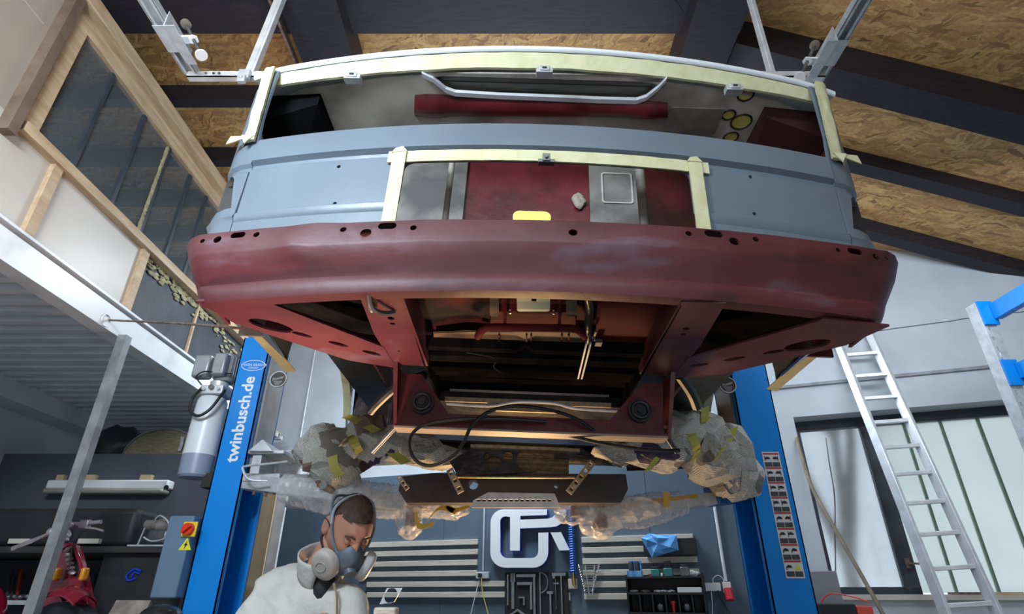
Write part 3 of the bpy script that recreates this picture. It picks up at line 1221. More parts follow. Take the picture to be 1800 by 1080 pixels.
b.grid(hdr, 60, 3, thick=(0, 0.01, 0))
b.build('header_tape', TAPE, van)
for s in (-1, 1):
    b = VB()

    def pil(u, t):
        z = 0.50 + 0.365 * t
        X = 0.985 + 0.014 * t + (0.068 + 0.008 * noise.noise(Vector((z * 13, s, 0)))) * u
        return (s * X, 1.366 + 0.115 * X * X + 0.0 * t + 0.004 * noise.noise(Vector((z * 25, u * 4, s))) + 0.16 * max(0, u - 0.45) ** 2, z)
    b.grid(pil, 8, 30, thick=(0, 0.012, 0))
    for (ax_, az_), (bx_, bz_), (cx_, cz_) in (((0.985, 0.515), (1.075, 0.520), (1.085, 0.488)), ((0.990, 0.515), (1.03, 0.515), (1.012, 0.478))):
        b.plate([(s * ax_, az_), (s * bx_, bz_), (s * cx_, cz_)], [], lambda x, z, d: (x, 1.474 + 0.4 * max(0, abs(x) - 1.04) + d, z), 0.004)
    b.build('pillar_tape', TAPE, van)
# tape around the number-plate opening
b = VB()
tw = 0.040


def bow_face(X, z, o):
    return (X, bowY(X) - o, z)


def strip(mb, x0, z0, x1, z1, o=0.012, seed=0, n=24):
    def fn(u, t):
        X = x0 + (x1 - x0) * u
        z = z0 + (z1 - z0) * t + 0.002 * noise.noise(Vector((X * 11, t * 2, seed)))
        return bow_face(X, z, o + 0.0015 * noise.noise(Vector((X * 25, z * 25, seed))))
    mb.grid(fn, n, 8, thick=(0, 0.006, 0))


strip(b, GX0 - 0.055, 0.352, GX1 + 0.062, 0.396, 0.006, 1, 40)
b.build('opening_tape', TAPE, van)
for x0 in (GX0 - 0.038, GX1 - 0.006):
    b = VB()
    strip(b, x0, 0.05, x0 + 0.043, 0.392, 0.014, x0, 6)
    b.plate([(x0 - 0.004, 0.385), (x0 + 0.046, 0.388), (x0 + 0.030, 0.408), (x0 + 0.006, 0.402)], [], lambda x, z, d: (x, bowY(x) - 0.016 + d, z), 0.006)
    b.build('opening_tape', TAPE, van)
# clips hanging from the header
for px, py in ((620, 137), (957, 126), (1290, 157)):
    p = vy(px, py, 1.475)
    Y = 1.437 + 0.078 * p.x ** 2
    p = vy(px, py, Y)
    b = VB()
    b.box2((p.x - 0.030, Y - 0.012, p.z - 0.013), (p.x + 0.030, Y + 0.02, p.z + 0.013))
    b.box2((p.x - 0.018, Y - 0.017, p.z - 0.009), (p.x + 0.018, Y - 0.008, p.z + 0.014))
    o = b.build('header_clip', GALV, van, bevel=0.002)
    VB().box2((p.x - 0.008, Y - 0.019, p.z - 0.003), (p.x + 0.008, Y - 0.0165, p.z + 0.005)).build('slot', BLACK, o)
p = vy(960, 284, 1.37)
b = VB()
b.box2((p.x - 0.025, 1.355, p.z - 0.014), (p.x + 0.025, 1.375, p.z - 0.002))
b.box2((p.x - 0.012, 1.350, p.z - 0.012), (p.x + 0.012, 1.372, p.z + 0.016))
b.cyl((p.x, 1.343, p.z), (p.x, 1.352, p.z), 0.006, n=10)
b.build('latch_clip', STEEL_DARK, van, bevel=0.001)

# ---- inner skin of the roof, seen through the window opening
IZ = 0.858


def ip(px, py, z=IZ):
    q = vz(px, py, z)
    return (q.x, q.y)


lipn = [ip(px, py) for px, py in ((742, 126), (762, 136), (784, 154), (800, 160), (880, 165), (960, 168), (1050, 172), (1118, 174), (1136, 168), (1158, 150), (1172, 134))]
hatch = [(lipn[0][0], 1.50)] + lipn + [(lipn[-1][0], 1.50)]
rounds = [(1311, 167, 13), (1281, 202, 11), (1303, 214, 17), (1285, 241, 12)]
rh = []
for px, py, r in rounds:
    c0 = ip(px, py)
    c1 = ip(px + r, py)
    rr = abs(c1[0] - c0[0])
    rh.append((c0, rr))
outer = [(-1.04, 2.02), (-1.04, 1.64), (-0.9, 1.575), (-0.6, 1.52), (-0.3, 1.485), (0, 1.478), (0.3, 1.485), (0.6, 1.52), (0.9, 1.575), (1.04, 1.64), (1.04, 2.02)]
b = VB()
b.plate(outer, [hatch] + [circ(c[0], c[1], r, 20) for c, r in rh], lambda x, y, d: (x, y, IZ + d), 0.008)
b.build('inner_roof_panel', DUSTY, van)
b = VB()
b.ribbon([(x, y - 0.004, IZ - 0.012) for x, y in lipn], (0, 0.020, 0), (0, 0, 0.014))
b.build('hatch_lip', WHITE_PAINT, van)
for i in (3, 6, 8):
    x, y = lipn[i]
    VB().box2((x - 0.006, y + 0.003, IZ - 0.006), (x + 0.006, y + 0.009, IZ - 0.003)).build('hatch_lip_slot', BLACK, van)
b = VB()
for k in range(6):
    y = 1.50 + k * 0.045
    b.box2((-0.40, y, IZ + 0.022), (0.42, y + 0.038, IZ + 0.034))
b.build('hatch_slats', mat('weathered_grey_slats', (0.16, 0.155, 0.14), (0.24, 0.23, 0.21), rough=0.6, scale=12, stretch=(1, 8, 1)), van)
for (c, r) in rh:  # bright yellow discs stand in for light seen through the holes
    VB().cyl((c[0], c[1], IZ + 0.0), (c[0], c[1], IZ + 0.003), r * 0.99, n=20).build('hole_light_disc', PAPER_LIGHT_Y, van)
    b = VB()
    b.tube([(c[0] + r * 1.04 * math.cos(a), c[1] + r * 1.04 * math.sin(a), IZ) for a in [2 * math.pi * k / 20 for k in range(20)]], 0.004, 6, closed=True)
    b.build('hole_rim', BLACK, van)
# crimson cross member under the roof
p0, p1 = vz(728, 172, 0.835), vz(1174, 186, 0.835)
q0, q1 = vz(728, 214, 0.835), vz(1174, 216, 0.835)
b = VB()


def cmf(u, t):
    a = p0.lerp(p1, u)
    c = q0.lerp(q1, u)
    q = a.lerp(c, t)
    zz = 0.835 + 0.030 * (2 * t - 1) ** 2 - 0.012 * math.exp(-((u - 0.08) / 0.05) ** 2) - 0.012 * math.exp(-((u - 0.92) / 0.05) ** 2)
    return (q.x, q.y, zz)


b.grid(cmf, 30, 8, thick=(0, 0, 0.006))
b.build('roof_cross_member', RED_IN, van)
# pale patch and corner blocks, the left one black for an opening's darkness
g0 = ip(1178, 188)
g1 = ip(1255, 236)
VB().plate(rrect(g0[0], g0[1], g1[0], g1[1], 0.012), [], lambda x, y, d: (x, y, IZ - 0.004 + d), 0.004).build('roof_patch', GREY_LIGHT, van)
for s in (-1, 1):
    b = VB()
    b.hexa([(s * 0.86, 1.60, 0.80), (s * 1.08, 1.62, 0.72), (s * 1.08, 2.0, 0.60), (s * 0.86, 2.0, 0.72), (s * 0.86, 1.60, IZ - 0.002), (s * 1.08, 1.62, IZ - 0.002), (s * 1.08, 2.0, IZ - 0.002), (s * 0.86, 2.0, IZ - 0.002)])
    b.build('corner_block', mat('opening_shade_black', (0.004, 0.004, 0.005), rough=0.9, spec=0.1) if s < 0 else mat('dark_crimson', (0.035, 0.005, 0.007), rough=0.6), van)
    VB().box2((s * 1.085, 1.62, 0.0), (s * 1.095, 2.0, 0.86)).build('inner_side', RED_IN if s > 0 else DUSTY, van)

# ---- bulkhead behind the number-plate opening
BYK = 1.92
b = VB()
b.box2((-0.30, BYK, -0.05), (0.22, BYK + 0.01, IZ))
b.build('bulkhead_panel', RED_IN, van)
DUSTY2 = mat('darker_grey_inner_metal', (0.09, 0.085, 0.08), (0.30, 0.28, 0.25), rough=0.5, scale=4.5, detail=8, lo=0.36, hi=0.6)  # darker copy of the inner metal for the bulkhead
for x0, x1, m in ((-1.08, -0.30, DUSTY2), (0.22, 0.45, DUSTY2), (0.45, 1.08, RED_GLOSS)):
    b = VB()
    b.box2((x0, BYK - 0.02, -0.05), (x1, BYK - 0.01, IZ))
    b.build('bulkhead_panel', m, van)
b = VB()
b.plate(rrect(0.27, 0.60, 0.40, 0.76, 0.012), [rrect(0.276, 0.606, 0.394, 0.754, 0.01)], lambda x, z, d: (x, BYK - 0.026 + d, z), 0.006)
b.build('pressed_rectangle', DUSTY, van)
for px, w in ((790, 0.011), (1126, 0.017)):
    p = vy(px, 330, 1.62)
    q = Vector((p.x, 1.62, 0.0))
    VB().tube([(p.x, 1.60, 0.05), (p.x, 1.62, 0.69)], w, 10).build('upright_strut', GREY_LIGHT, van)
p = vy(1018, 354, BYK - 0.01)
VB().crumple((p.x, BYK - 0.012, p.z), (0.024, 0.012, 0.03), seed=5, amp=0.4, freq=30, sub=3).build('foam_blob', mat('grey_beige_foam', (0.3, 0.26, 0.2), (0.5, 0.46, 0.4), rough=0.9, scale=40), van)
b = VB()
p = vy(935, 377, 1.30)
b.plate(rrect(p.x - 0.053, p.z - 0.03, p.x + 0.053, p.z + 0.011, 0.018), [], lambda x, z, d: (x, 1.30 + d, z), 0.004)
b.build('paper_flap', PAPER_LIGHT_Y, van)

# ---- frame rails and outriggers
for s in (-1, 1):
    b = VB()
    rail = [(0.345, 1.24), (0.36, 1.75), (0.46, 1.75), (0.47, 1.50), (0.455, 1.24)]
    hl = [circ(0.40, 1.395, 0.010, 10), circ(0.402, 1.43, 0.008, 10), circ(0.42, 1.63, 0.005, 8)]
    b.plate([(s * x, y) for x, y in rail], [[(s * x, y) for x, y in h] for h in hl], lambda x, y, d: (x, y, -0.2 + d), 0.006)
    b.box2((s * 0.345, 1.24, -0.2), (s * 0.352, 1.75, -0.08))
    b.build('frame_rail', RED, van)
    b = VB()
    og = [(0.905, 1.33), (0.72, 1.30), (0.715, 1.315), (0.46, 1.60), (0.455, 1.775), (0.60, 1.72), (0.80, 1.52), (0.86, 1.46)]
    hl = [circ(0.757, 1.470, 0.062, 18, 0.035, math.radians(-35)), circ(0.688, 1.523, 0.032, 12, 0.012, math.radians(-35)),
          circ(0.596, 1.586, 0.032, 12, 0.012, math.radians(-35)), circ(0.508, 1.649, 0.032, 12, 0.012, math.radians(-35))]
    hl = [[(s * x, y) for x, y in h] for h in hl]
    b.plate([(s * x, y) for x, y in og], hl, lambda x, y, d: (x, y, -0.202 + d), 0.006)
    b.hexa([(s * 0.455, 1.775, -0.2), (s * 0.60, 1.72, -0.2), (s * 0.60, 1.726, -0.2), (s * 0.455, 1.781, -0.2), (s * 0.455, 1.775, -0.1), (s * 0.60, 1.72, -0.1), (s * 0.60, 1.726, -0.1), (s * 0.455, 1.781, -0.1)])
    b.hexa([(s * 0.60, 1.72, -0.2), (s * 0.80, 1.52, -0.2), (s * 0.805, 1.525, -0.2), (s * 0.605, 1.725, -0.2), (s * 0.60, 1.72, -0.1), (s * 0.80, 1.52, -0.1), (s * 0.805, 1.525, -0.1), (s * 0.605, 1.725, -0.1)])
    b.build('outrigger', RED, van)
    # sheet above, black stands in for the shade of the bay behind the rails
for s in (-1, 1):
    VB().box2((s * 0.88, 1.36, -0.04), (s * 0.36, 1.9, -0.03)).build('bay_shade_sheet', mat('deep_black', (0.004, 0.0045, 0.006), (0.012, 0.011, 0.012), rough=1.0, spec=0.0, scale=9), van)
# floor of the body, further back, all the way
VB().box2((-0.86, 2.2, 0.02), (0.86, 3.85, 0.03)).build('load_floor', BLACK_GLOSS, van)
# tow hook at the left rail
b = VB()
p = vz(655, 520, -0.21)
b.tube(smoothpts([(p.x - 0.012, 1.245, -0.195), (p.x - 0.008, 1.28, -0.225), (p.x + 0.012, 1.32, -0.222), (p.x + 0.035, 1.345, -0.206)], 5), 0.007, 8)
b.tube(smoothpts([(p.x - 0.012, 1.245, -0.195), (p.x - 0.012, 1.29, -0.228), (p.x - 0.014, 1.33, -0.206)], 5), 0.006, 8)
b.build('tow_hook', STEEL_DARK, van)

# ---- centre floor pan with the paper-covered opening
def zpoly(name, pts, Z, m, depth=0.006, holes=(), par=None):
    P_ = [vz(px, py, Z) for px, py in pts]
    Hh = [[(q.x, q.y) for q in (vz(px, py, Z) for px, py in h)] for h in holes]
    return VB().plate([(q.x, q.y) for q in P_], Hh, lambda x, y, d: (x, y, Z + d), depth).build(name, m, par or van)


def rpx(x0, y0, x1, y1, r):
    return rrect(x0, y0, x1, y1, r, 4)


REDM = mat('crimson_satin_paint', (0.075, 0.008, 0.010), (0.11, 0.014, 0.015), rough=0.75, scale=9, spec=0.15)
TAN = mat('warm_lit_tan_metal', (0.08, 0.05, 0.03), (0.20, 0.135, 0.08), rough=0.7, scale=12, detail=8)  # tan tone carries the warm lamplight on the cross panel
b = VB()


def pan(u, t):
    X = -0.345 + 0.69 * u
    Y = 1.26 + 0.42 * t
    z = -0.105 - 0.006 * math.cos(u * 18) + 0.010 * noise.noise(Vector((X * 7, Y * 7, 0)))
    return (X, Y, z)


b.grid(pan, 40, 24, thick=(0, 0, 0.006))
b.build('floor_pan', mat('soiled_floor_paint', (0.012, 0.009, 0.010), (0.10, 0.016, 0.016), rough=0.75, scale=5, lo=0.42, hi=0.62, spec=0.1), van)
zpoly('centre_floor_plate', [(866, 500), (1008, 500), (1012, 572), (862, 572)], -0.125, REDM, holes=[rpx(908, 516, 967, 551, 5)])
zpoly('opening_paper', [(900, 508), (975, 508), (975, 558), (900, 558)], -0.121, mat('pale_yellow_paper', (0.88, 0.88, 0.55), (0.92, 0.92, 0.66), rough=0.6, scale=5), 0.002)  # paper lightened in colour for the light showing behind the opening
for x0, x1 in ((861, 877), (995, 1014)):
    zpoly('pressed_rib', rpx(x0, 508, x1, 557, 4), -0.142, TAN, 0.016).modifiers
for x0, x1 in ((885, 891), (981, 987)):
    zpoly('web_strip', [(x0, 505), (x1, 505), (x1 - 1, 570), (x0, 570)], -0.150, REDM, 0.02)
for px, py in ((897, 516), (977, 517), (896, 545), (897, 551), (973, 546), (973, 552)):
    q = vz(px, py, -0.126)
    VB().cyl((q.x, q.y, -0.1275), (q.x, q.y, -0.1235), 0.003, n=8).build('rivet', WHITE_STEEL, van)
p = vz(938, 518, -0.15)
VB().hexa([(p.x - 0.006, 1.255, -0.205), (p.x + 0.006, 1.255, -0.205), (p.x + 0.006, 1.262, -0.205), (p.x - 0.006, 1.262, -0.205), (p.x - 0.006, 1.285, -0.155), (p.x + 0.006, 1.285, -0.155), (p.x + 0.006, 1.292, -0.155), (p.x - 0.006, 1.292, -0.155)]).build('hanging_tab', BLACK, van)
zpoly('tan_cross_panel', [(762, 586), (845, 584), (1030, 584), (1046, 596), (1036, 613), (840, 611), (826, 622), (762, 622)], -0.135, TAN)
b = VB()
b.tube(smoothpts([vz(px, py, -0.160) for px, py in ((840, 592), (848, 581), (862, 576), (900, 576), (960, 577), (1004, 578), (1018, 582), (1028, 592))], 5), 0.012, 10)
b.build('curved_cross_rail', REDM, van)
for px in (876, 924, 932, 986, 998):
    zpoly('small_rib', [(px, 590), (px + 3, 590), (px + 3, 602), (px, 602)], -0.141, REDM, 0.006)
zpoly('right_floor_panel', [(1052, 512), (1205, 520), (1150, 622), (1045, 616)], -0.128, REDM)
zpoly('dark_patch', circ(934, 610, 13, 14, 6), -0.142, BLACK, 0.006)
b = VB()
b.tube(smoothpts([vz(px, py, -0.155) for px, py in ((1018, 508), (1030, 515), (1036, 540), (1034, 570), (1034, 600))], 6), 0.012, 10)
b.build('filler_pipe', BLACK_GLOSS, van)
# stepped cross panel and the black ribs behind it
b = VB()
seg = [(1.66, -0.135), (1.665, -0.165), (1.69, -0.168), (1.695, -0.155), (1.72, -0.15), (1.725, -0.17), (1.78, -0.17), (1.785, -0.15), (1.84, -0.15), (1.845, -0.165), (1.93, -0.165), (1.94, -0.14), (2.15, -0.14)]


def stp(u, t):
    i = min(int(t * (len(seg) - 1) + 1e-6), len(seg) - 1)
    y, z = seg[i]
    X = -0.35 + 0.70 * u
    if abs(u - 0.46) < 0.02 and i < 4:
        z += 0.02
    return (X, y, z)


b.grid(stp, 24, len(seg) - 1, thick=(0, 0, 0.006))
b.build('rear_floor_step', mat('deep_black', (0.004, 0.0045, 0.006), (0.012, 0.011, 0.012), rough=1.0, spec=0.0, scale=9), van, smooth=False)
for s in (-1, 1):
    VB().box2((s * 0.35, 1.26, -0.2), (s * 0.358, 2.4, -0.06)).build('inner_rail_wall', MATS['deep_black'], van)
for px, py, w, h in ((1052, 603, 0.020, 0.030), (1046, 585, 0.006, 0.03)):
    p = vz(px, py, -0.15)
    VB().box((p.x, p.y, -0.15), (w, h, 0.012)).build('anchor_bracket', STEEL_DARK, van)
b = VB()
for d in (0, 0.012):
    a, c = vz(1031, 606, -0.19), vz(1016, 660, -0.19)
    b.bar((a.x + d, a.y, -0.185), (c.x + d, c.y, -0.20), 0.005, 0.008)
b.build('hanging_bracket', GALV, van)

# ---- subframe: crimson cross panel with two round bushings
b = VB()
YS = 1.79
out = [(-0.445, -0.215), (-0.37, -0.215), (-0.27, -0.345), (0.25, -0.345), (0.36, -0.215), (0.43, -0.215), (0.415, -0.395), (-0.425, -0.395)]
b.plate(out, [circ(-0.355, -0.315, 0.030, 16), circ(0.345, -0.315, 0.030, 16)], lambda x, z, d: (x, YS + d, z), 0.008)
b.box2((-0.43, YS - 0.035, -0.400), (0.42, YS + 0.01, -0.393))
b.build('subframe_panel', RED_IN, van)
for sx in (-0.355, 0.345):
    b = VB()
    b.cyl((sx, YS - 0.02, -0.315), (sx, YS + 0.03, -0.315), 0.038, n=22)
    b.tube([(sx + 0.026 * math.cos(a), YS - 0.024, -0.315 + 0.026 * math.sin(a)) for a in [2 * math.pi * k / 18 for k in range(18)]], 0.006, 6, closed=True)
    b.cyl((sx, YS - 0.03, -0.315), (sx, YS - 0.02, -0.315), 0.012, n=12)
    b.build('bushing', RUBBER, van)
VB().box2((-0.43, YS - 0.045, -0.408), (0.42, YS + 0.02, -0.402)).build('subframe_lip', mat('dusty_flange', (0.3, 0.24, 0.18), (0.42, 0.34, 0.26), rough=0.5, scale=9), van)
for s in (-1, 1):
    b = VB()
    b.hexa([(s * 0.455, 1.72, -0.2), (s * 0.44, 1.72, -0.2), (s * 0.43, YS, -0.40), (s * 0.44, YS, -0.40), (s * 0.455, 2.1, -0.2), (s * 0.44, 2.1, -0.2), (s * 0.43, 2.0, -0.34), (s * 0.44, 2.0, -0.34)])
    b.build('subframe_side', RED_IN, van)
# amber-lit openings' back sheet: a bare cross tube and heat shield behind the subframe
GOLD = mat('amber_lit_metal', (0.36, 0.26, 0.15), (0.55, 0.42, 0.26), rough=0.38, metal=0.5, scale=60)  # metal tone has the amber lamplight put into it
b = VB()
b.box2((-0.32, 2.05, -0.222), (0.30, 2.06, -0.205))
b.box2((-0.16, 2.07, -0.245), (0.14, 2.08, -0.205))
b.build('cross_strip', GOLD, van)
b = VB()
b.tube(smoothpts([(-0.30, 1.95, -0.262), (-0.15, 1.96, -0.262), (-0.05, 1.95, -0.246), (0.08, 1.95, -0.246), (0.16, 1.95, -0.262), (0.32, 1.93, -0.272)], 6), 0.006, 8)
b.build('brake_pipe', GALV, van)
b = VB()
b.tube([(-0.80, 2.95, -0.20), (0.80, 2.95, -0.20)], 0.05, 16)
b.build('axle_tube', BLACK_GLOSS, van)
VB().box2((-0.42, 2.12, -0.20), (0.42, 2.45, -0.16)).build('inner_cross_member', BLACK_GLOSS, van)

# ---- rear cross member, black plate with holes, struts and the lower bar
YP = 2.55
b = VB()


def yp(px, py, Y=YP):
    q = vy(px, py, Y)
    return (q.x, q.z)


def ypoly(pts, Y=YP):
    return [yp(px, py, Y) for px, py in pts]


H = [circ(*yp(856, 802), 0.014, 12), circ(*yp(892, 797), 0.022, 14, 0.02), circ(*yp(932, 808), 0.062, 22),
     circ(*yp(873, 810), 0.040, 16, 0.030), circ(*yp(841, 797), 0.010, 10), rrect(*yp(974, 806), *yp(1003, 799), 0.004), circ(*yp(846, 812), 0.006, 8), circ(*yp(905, 810), 0.006, 8)]
H[2] = circ(*yp(932, 808), 0.060, 22, 0.055)
H[3] = circ(yp(868, 812)[0], yp(868, 812)[1], 0.034, 16, 0.024)
H[1] = circ(*yp(893, 802), 0.022, 14, 0.024)
b.plate(ypoly([(828, 788), (1022, 788), (1045, 802), (1020, 842), (806, 838), (790, 812)]), H[:1] + H[1:4] + [H[5]], lambda x, z, d: (x, YP + d, z), 0.02)
b.build('rear_cross_plate', BLACK_GLOSS, van)
VB().box2((yp(828, 788)[0], YP - 0.03, yp(900, 792)[1]), (yp(1018, 788)[0], YP + 0.03, yp(900, 787)[1])).build('rear_cross_plate_flange', GOLD, van)
b = VB()
w_ = 2.70
x0, z0 = yp(835, 780, w_)
x1, z1 = yp(1000, 848, w_)


def cor(u, t):
    return (x0 + (x1 - x0) * u, w_ + 0.006 * math.sin(t * 44), z0 + (z1 - z0) * t)


b.grid(cor, 2, 56, thick=(0, 0.004, 0))
b.build('ribbed_heat_shield', GOLD, van)
b = VB()
b.plate(ypoly([(706, 838), (760, 832), (1100, 834), (1104, 860), (1092, 884), (714, 884), (700, 862)], 2.62), [circ(*yp(832, 852, 2.62), 0.022, 12), circ(*yp(978, 854, 2.62), 0.012, 10)], lambda x, z, d: (x, 2.62 + d, z), 0.09)
b.build('lower_cross_bar', mat('brown_black_underseal', (0.022, 0.014, 0.010), (0.05, 0.03, 0.022), rough=0.4, scale=6), van)
VB().tube([(yp(800, 839, 2.5)[0], 2.5, yp(800, 839, 2.5)[1]), (yp(1010, 840, 2.5)[0], 2.5, yp(1010, 840, 2.5)[1])], 0.005, 8).build('linkage_rod', GOLD, van)


def slotted(pa, pb, Y, w=0.030):
    a, c = vy(*pa, Y), vy(*pb, Y)
    d = (c - a).normalized()
    sd = Vector((d.z, 0, -d.x)) * w / 2
    L = (c - a).length
    hs = []
    n = max(3, int(L / 0.032))
    for k in range(n):
        m0 = a + d * (L * (k + 0.5) / n)
        hs.append([((m0 + d * e + sd * f).x, (m0 + d * e + sd * f).z) for e, f in ((-0.007, -0.5), (0.007, -0.5), (0.007, 0.5), (-0.007, 0.5))])
    out = [((p + sd * f).x, (p + sd * f).z) for p, f in ((a, -1), (c, -1), (c, 1), (a, 1))]
    VB().plate(out, hs, lambda x, z, dd: (x, Y + dd, z), 0.012).build('slotted_bracket', GOLD, van)


slotted((790, 825), (810, 866), 2.45)
slotted((1042, 812), (1000, 866), 2.45)
slotted((700, 838), (716, 860), 2.5, 0.02)
# perforated light plate at the very back
YQ = 2.48
b = VB()
hs = []
for k in range(14):
    px = 841 + k * 9.6
    hs.append([yp(px - 3, 882, YQ), yp(px + 3, 882, YQ), yp(px + 3, 878, YQ), yp(px - 3, 878, YQ)])
b.plate(ypoly([(829, 893), (985, 893), (975, 868), (858, 866), (832, 880)], YQ), hs, lambda x, z, d: (x, YQ + d, z), 0.01)
b.build('perforated_plate', mat('brushed_light_steel', (0.5, 0.45, 0.40), (0.62, 0.58, 0.52), rough=0.35, metal=0.4, scale=20), van)

# ---- hoses hanging under the van
def vhose(pts, r, m=RUBBER, name='hose', n=8):
    VB().tube(smoothpts([vy(px, py, Y) for px, py, Y in pts], n), r, 8).build(name, m, van)


vhose([(1045, 758, 1.76), (1010, 735, 1.74), (960, 720, 1.72), (905, 714, 1.72), (860, 724, 1.72), (830, 748, 1.72), (815, 778, 1.72), (795, 803, 1.72), (765, 818, 1.72), (738, 815, 1.72), (722, 795, 1.72), (722, 768, 1.73), (745, 748, 1.74), (800, 738, 1.75), (880, 737, 1.75), (960, 742, 1.76)], 0.0055)
vhose([(1000, 766, 1.78), (1050, 778, 1.77), (1110, 788, 1.76), (1165, 793, 1.75), (1195, 792, 1.75)], 0.006)
vhose([(745, 660, 1.84), (700, 678, 1.95), (665, 708, 2.02), (650, 725, 2.05)], 0.016)
vhose([(1195, 660, 1.9), (1215, 690, 1.98), (1225, 715, 2.05)], 0.02)
vhose([(820, 620, 1.6), (870, 630, 1.58), (868, 645, 1.58), (880, 655, 1.6)], 0.002)
for pts in ([(698, 748), (654, 795)], [(1155, 742), (1190, 795)]):
    a, c = vy(*pts[0], 1.80), vy(*pts[1], 1.86)
    VB().tube([a, c], 0.009, 10).build('drop_link', STEEL_DARK, van)
    VB().tube([vy(pts[0][0] - 4, 712, 1.9), vy(pts[0][0] - 8, 750, 1.9)], 0.02, 12).build('shock_absorber', BLACK_GLOSS, van)

# ---- newspaper wraps round the hubs
from mathutils.bvhtree import BVHTree
WRAPS = []


def wrap_hit(px, py):
    """the point of the paper behind this pixel, in the van frame"""
    o = VM.inverted() @ Vector((0, 0, 0))
    d = (VM.inverted().to_3x3() @ ray(px, py)).normalized()
    best = None
    for t in WRAPS:
        h = t.ray_cast(o, d)
        if h[0] is not None and (best is None or (h[0] - o).length < (best - o).length):
            best = h[0]
    return best if best is not None else vy(px, py, 2.62)


def page_uv(o):
    """lay the printed pages flat on the folds, each patch of paper turned its own way"""
    me = o.data
    uv = me.uv_layers.new(name='page')
    for p in me.polygons:
        n_ = p.normal
        ax = max(range(3), key=lambda i: abs(n_[i]))
        c_ = p.center
        key = (ax, round(n_.x * 3), round(n_.y * 3), round(n_.z * 3), math.floor(c_.x / 0.2))
        rn = random.Random(str(key))
        a = rn.choice((0.0, 0.3, 1.2, 1.57, -0.4, 0.8))
        for li in p.loop_indices:
            q = me.vertices[me.loops[li].vertex_index].co
            x, y = [(q.y, q.z), (q.x, q.z), (q.x, q.y)][ax]
            uv.data[li].uv = (x * math.cos(a) - y * math.sin(a), x * math.sin(a) + y * math.cos(a))
    return o


def sheets(b, c, r, seed, n=4, size=0.20):
    """newspaper pages folded over a rounded lump"""
    rn = random.Random(seed)
    for h_ in range(2):
        tmp = bmesh.new()
        off = Vector([rn.uniform(-0.12, 0.12) * q for q in r])
        for k in range(24):
            zz = rn.uniform(-1, 1)
            th = rn.uniform(0, 2 * math.pi)
            q_ = (1 - zz * zz) ** 0.5
            kk = rn.uniform(0.95, 1.18)
            tmp.verts.new(Vector(c) + off + Vector((math.cos(th) * q_ * r[0], math.sin(th) * q_ * r[1], zz * r[2])) * kk)
        bmesh.ops.convex_hull(tmp, input=tmp.verts[:])
        bmesh.ops.delete(tmp, geom=[v for v in tmp.verts if not v.link_faces], context='VERTS')
        mp_ = {v: b.v(v.co) for v in tmp.verts}
        for fa in tmp.faces:
            b.f([mp_[v] for v in fa.verts])
        tmp.free()
    for k in range(n):
        th = rn.uniform(0, 2 * math.pi)
        zz = rn.uniform(-0.95, 0.95)
        d = Vector((math.cos(th) * (1 - zz * zz) ** 0.5, math.sin(th) * (1 - zz * zz) ** 0.5, zz))
        p = Vector(c) + Vector((d.x * r[0], d.y * r[1], d.z * r[2])) * rn.uniform(0.96, 1.03)
        nrm = Vector((d.x / r[0], d.y / r[1], d.z / r[2])).normalized()
        nrm = (nrm + Vector((rn.uniform(-1, 1), rn.uniform(-1, 1), rn.uniform(-1, 1))) * 0.12).normalized()
        t1 = nrm.orthogonal().normalized()
        t1.rotate(Matrix.Rotation(rn.uniform(0, 6.28), 3, nrm))
        t2 = nrm.cross(t1)
        sz = size * rn.uniform(0.45, 1.0) * min(1.0, 1.6 * min(r) / 0.15)
        asp = rn.uniform(0.6, 1.0)
        fold = rn.uniform(-0.3, 0.3)
        cv = rn.uniform(0.9, 1.2) / (0.87 * sum(r))

        def fn(u, v_):
            a, e = (u - 0.5) * sz, (v_ - 0.5) * sz * asp
            h = -cv * (a * a + e * e) * 1.3 + 0.06 * sz * abs(u - 0.5 - fold) + 0.06 * sz * noise.noise(Vector((u * 2.2 + k, v_ * 2.2, seed)))
            return p + t1 * a + t2 * e + nrm * h
        b.grid(fn, 4, 4)


def keep(b):
    bm = b.bm.copy()
    bm.transform(VM.inverted())
    WRAPS.append(BVHTree.FromBMesh(bm))
    bm.free()


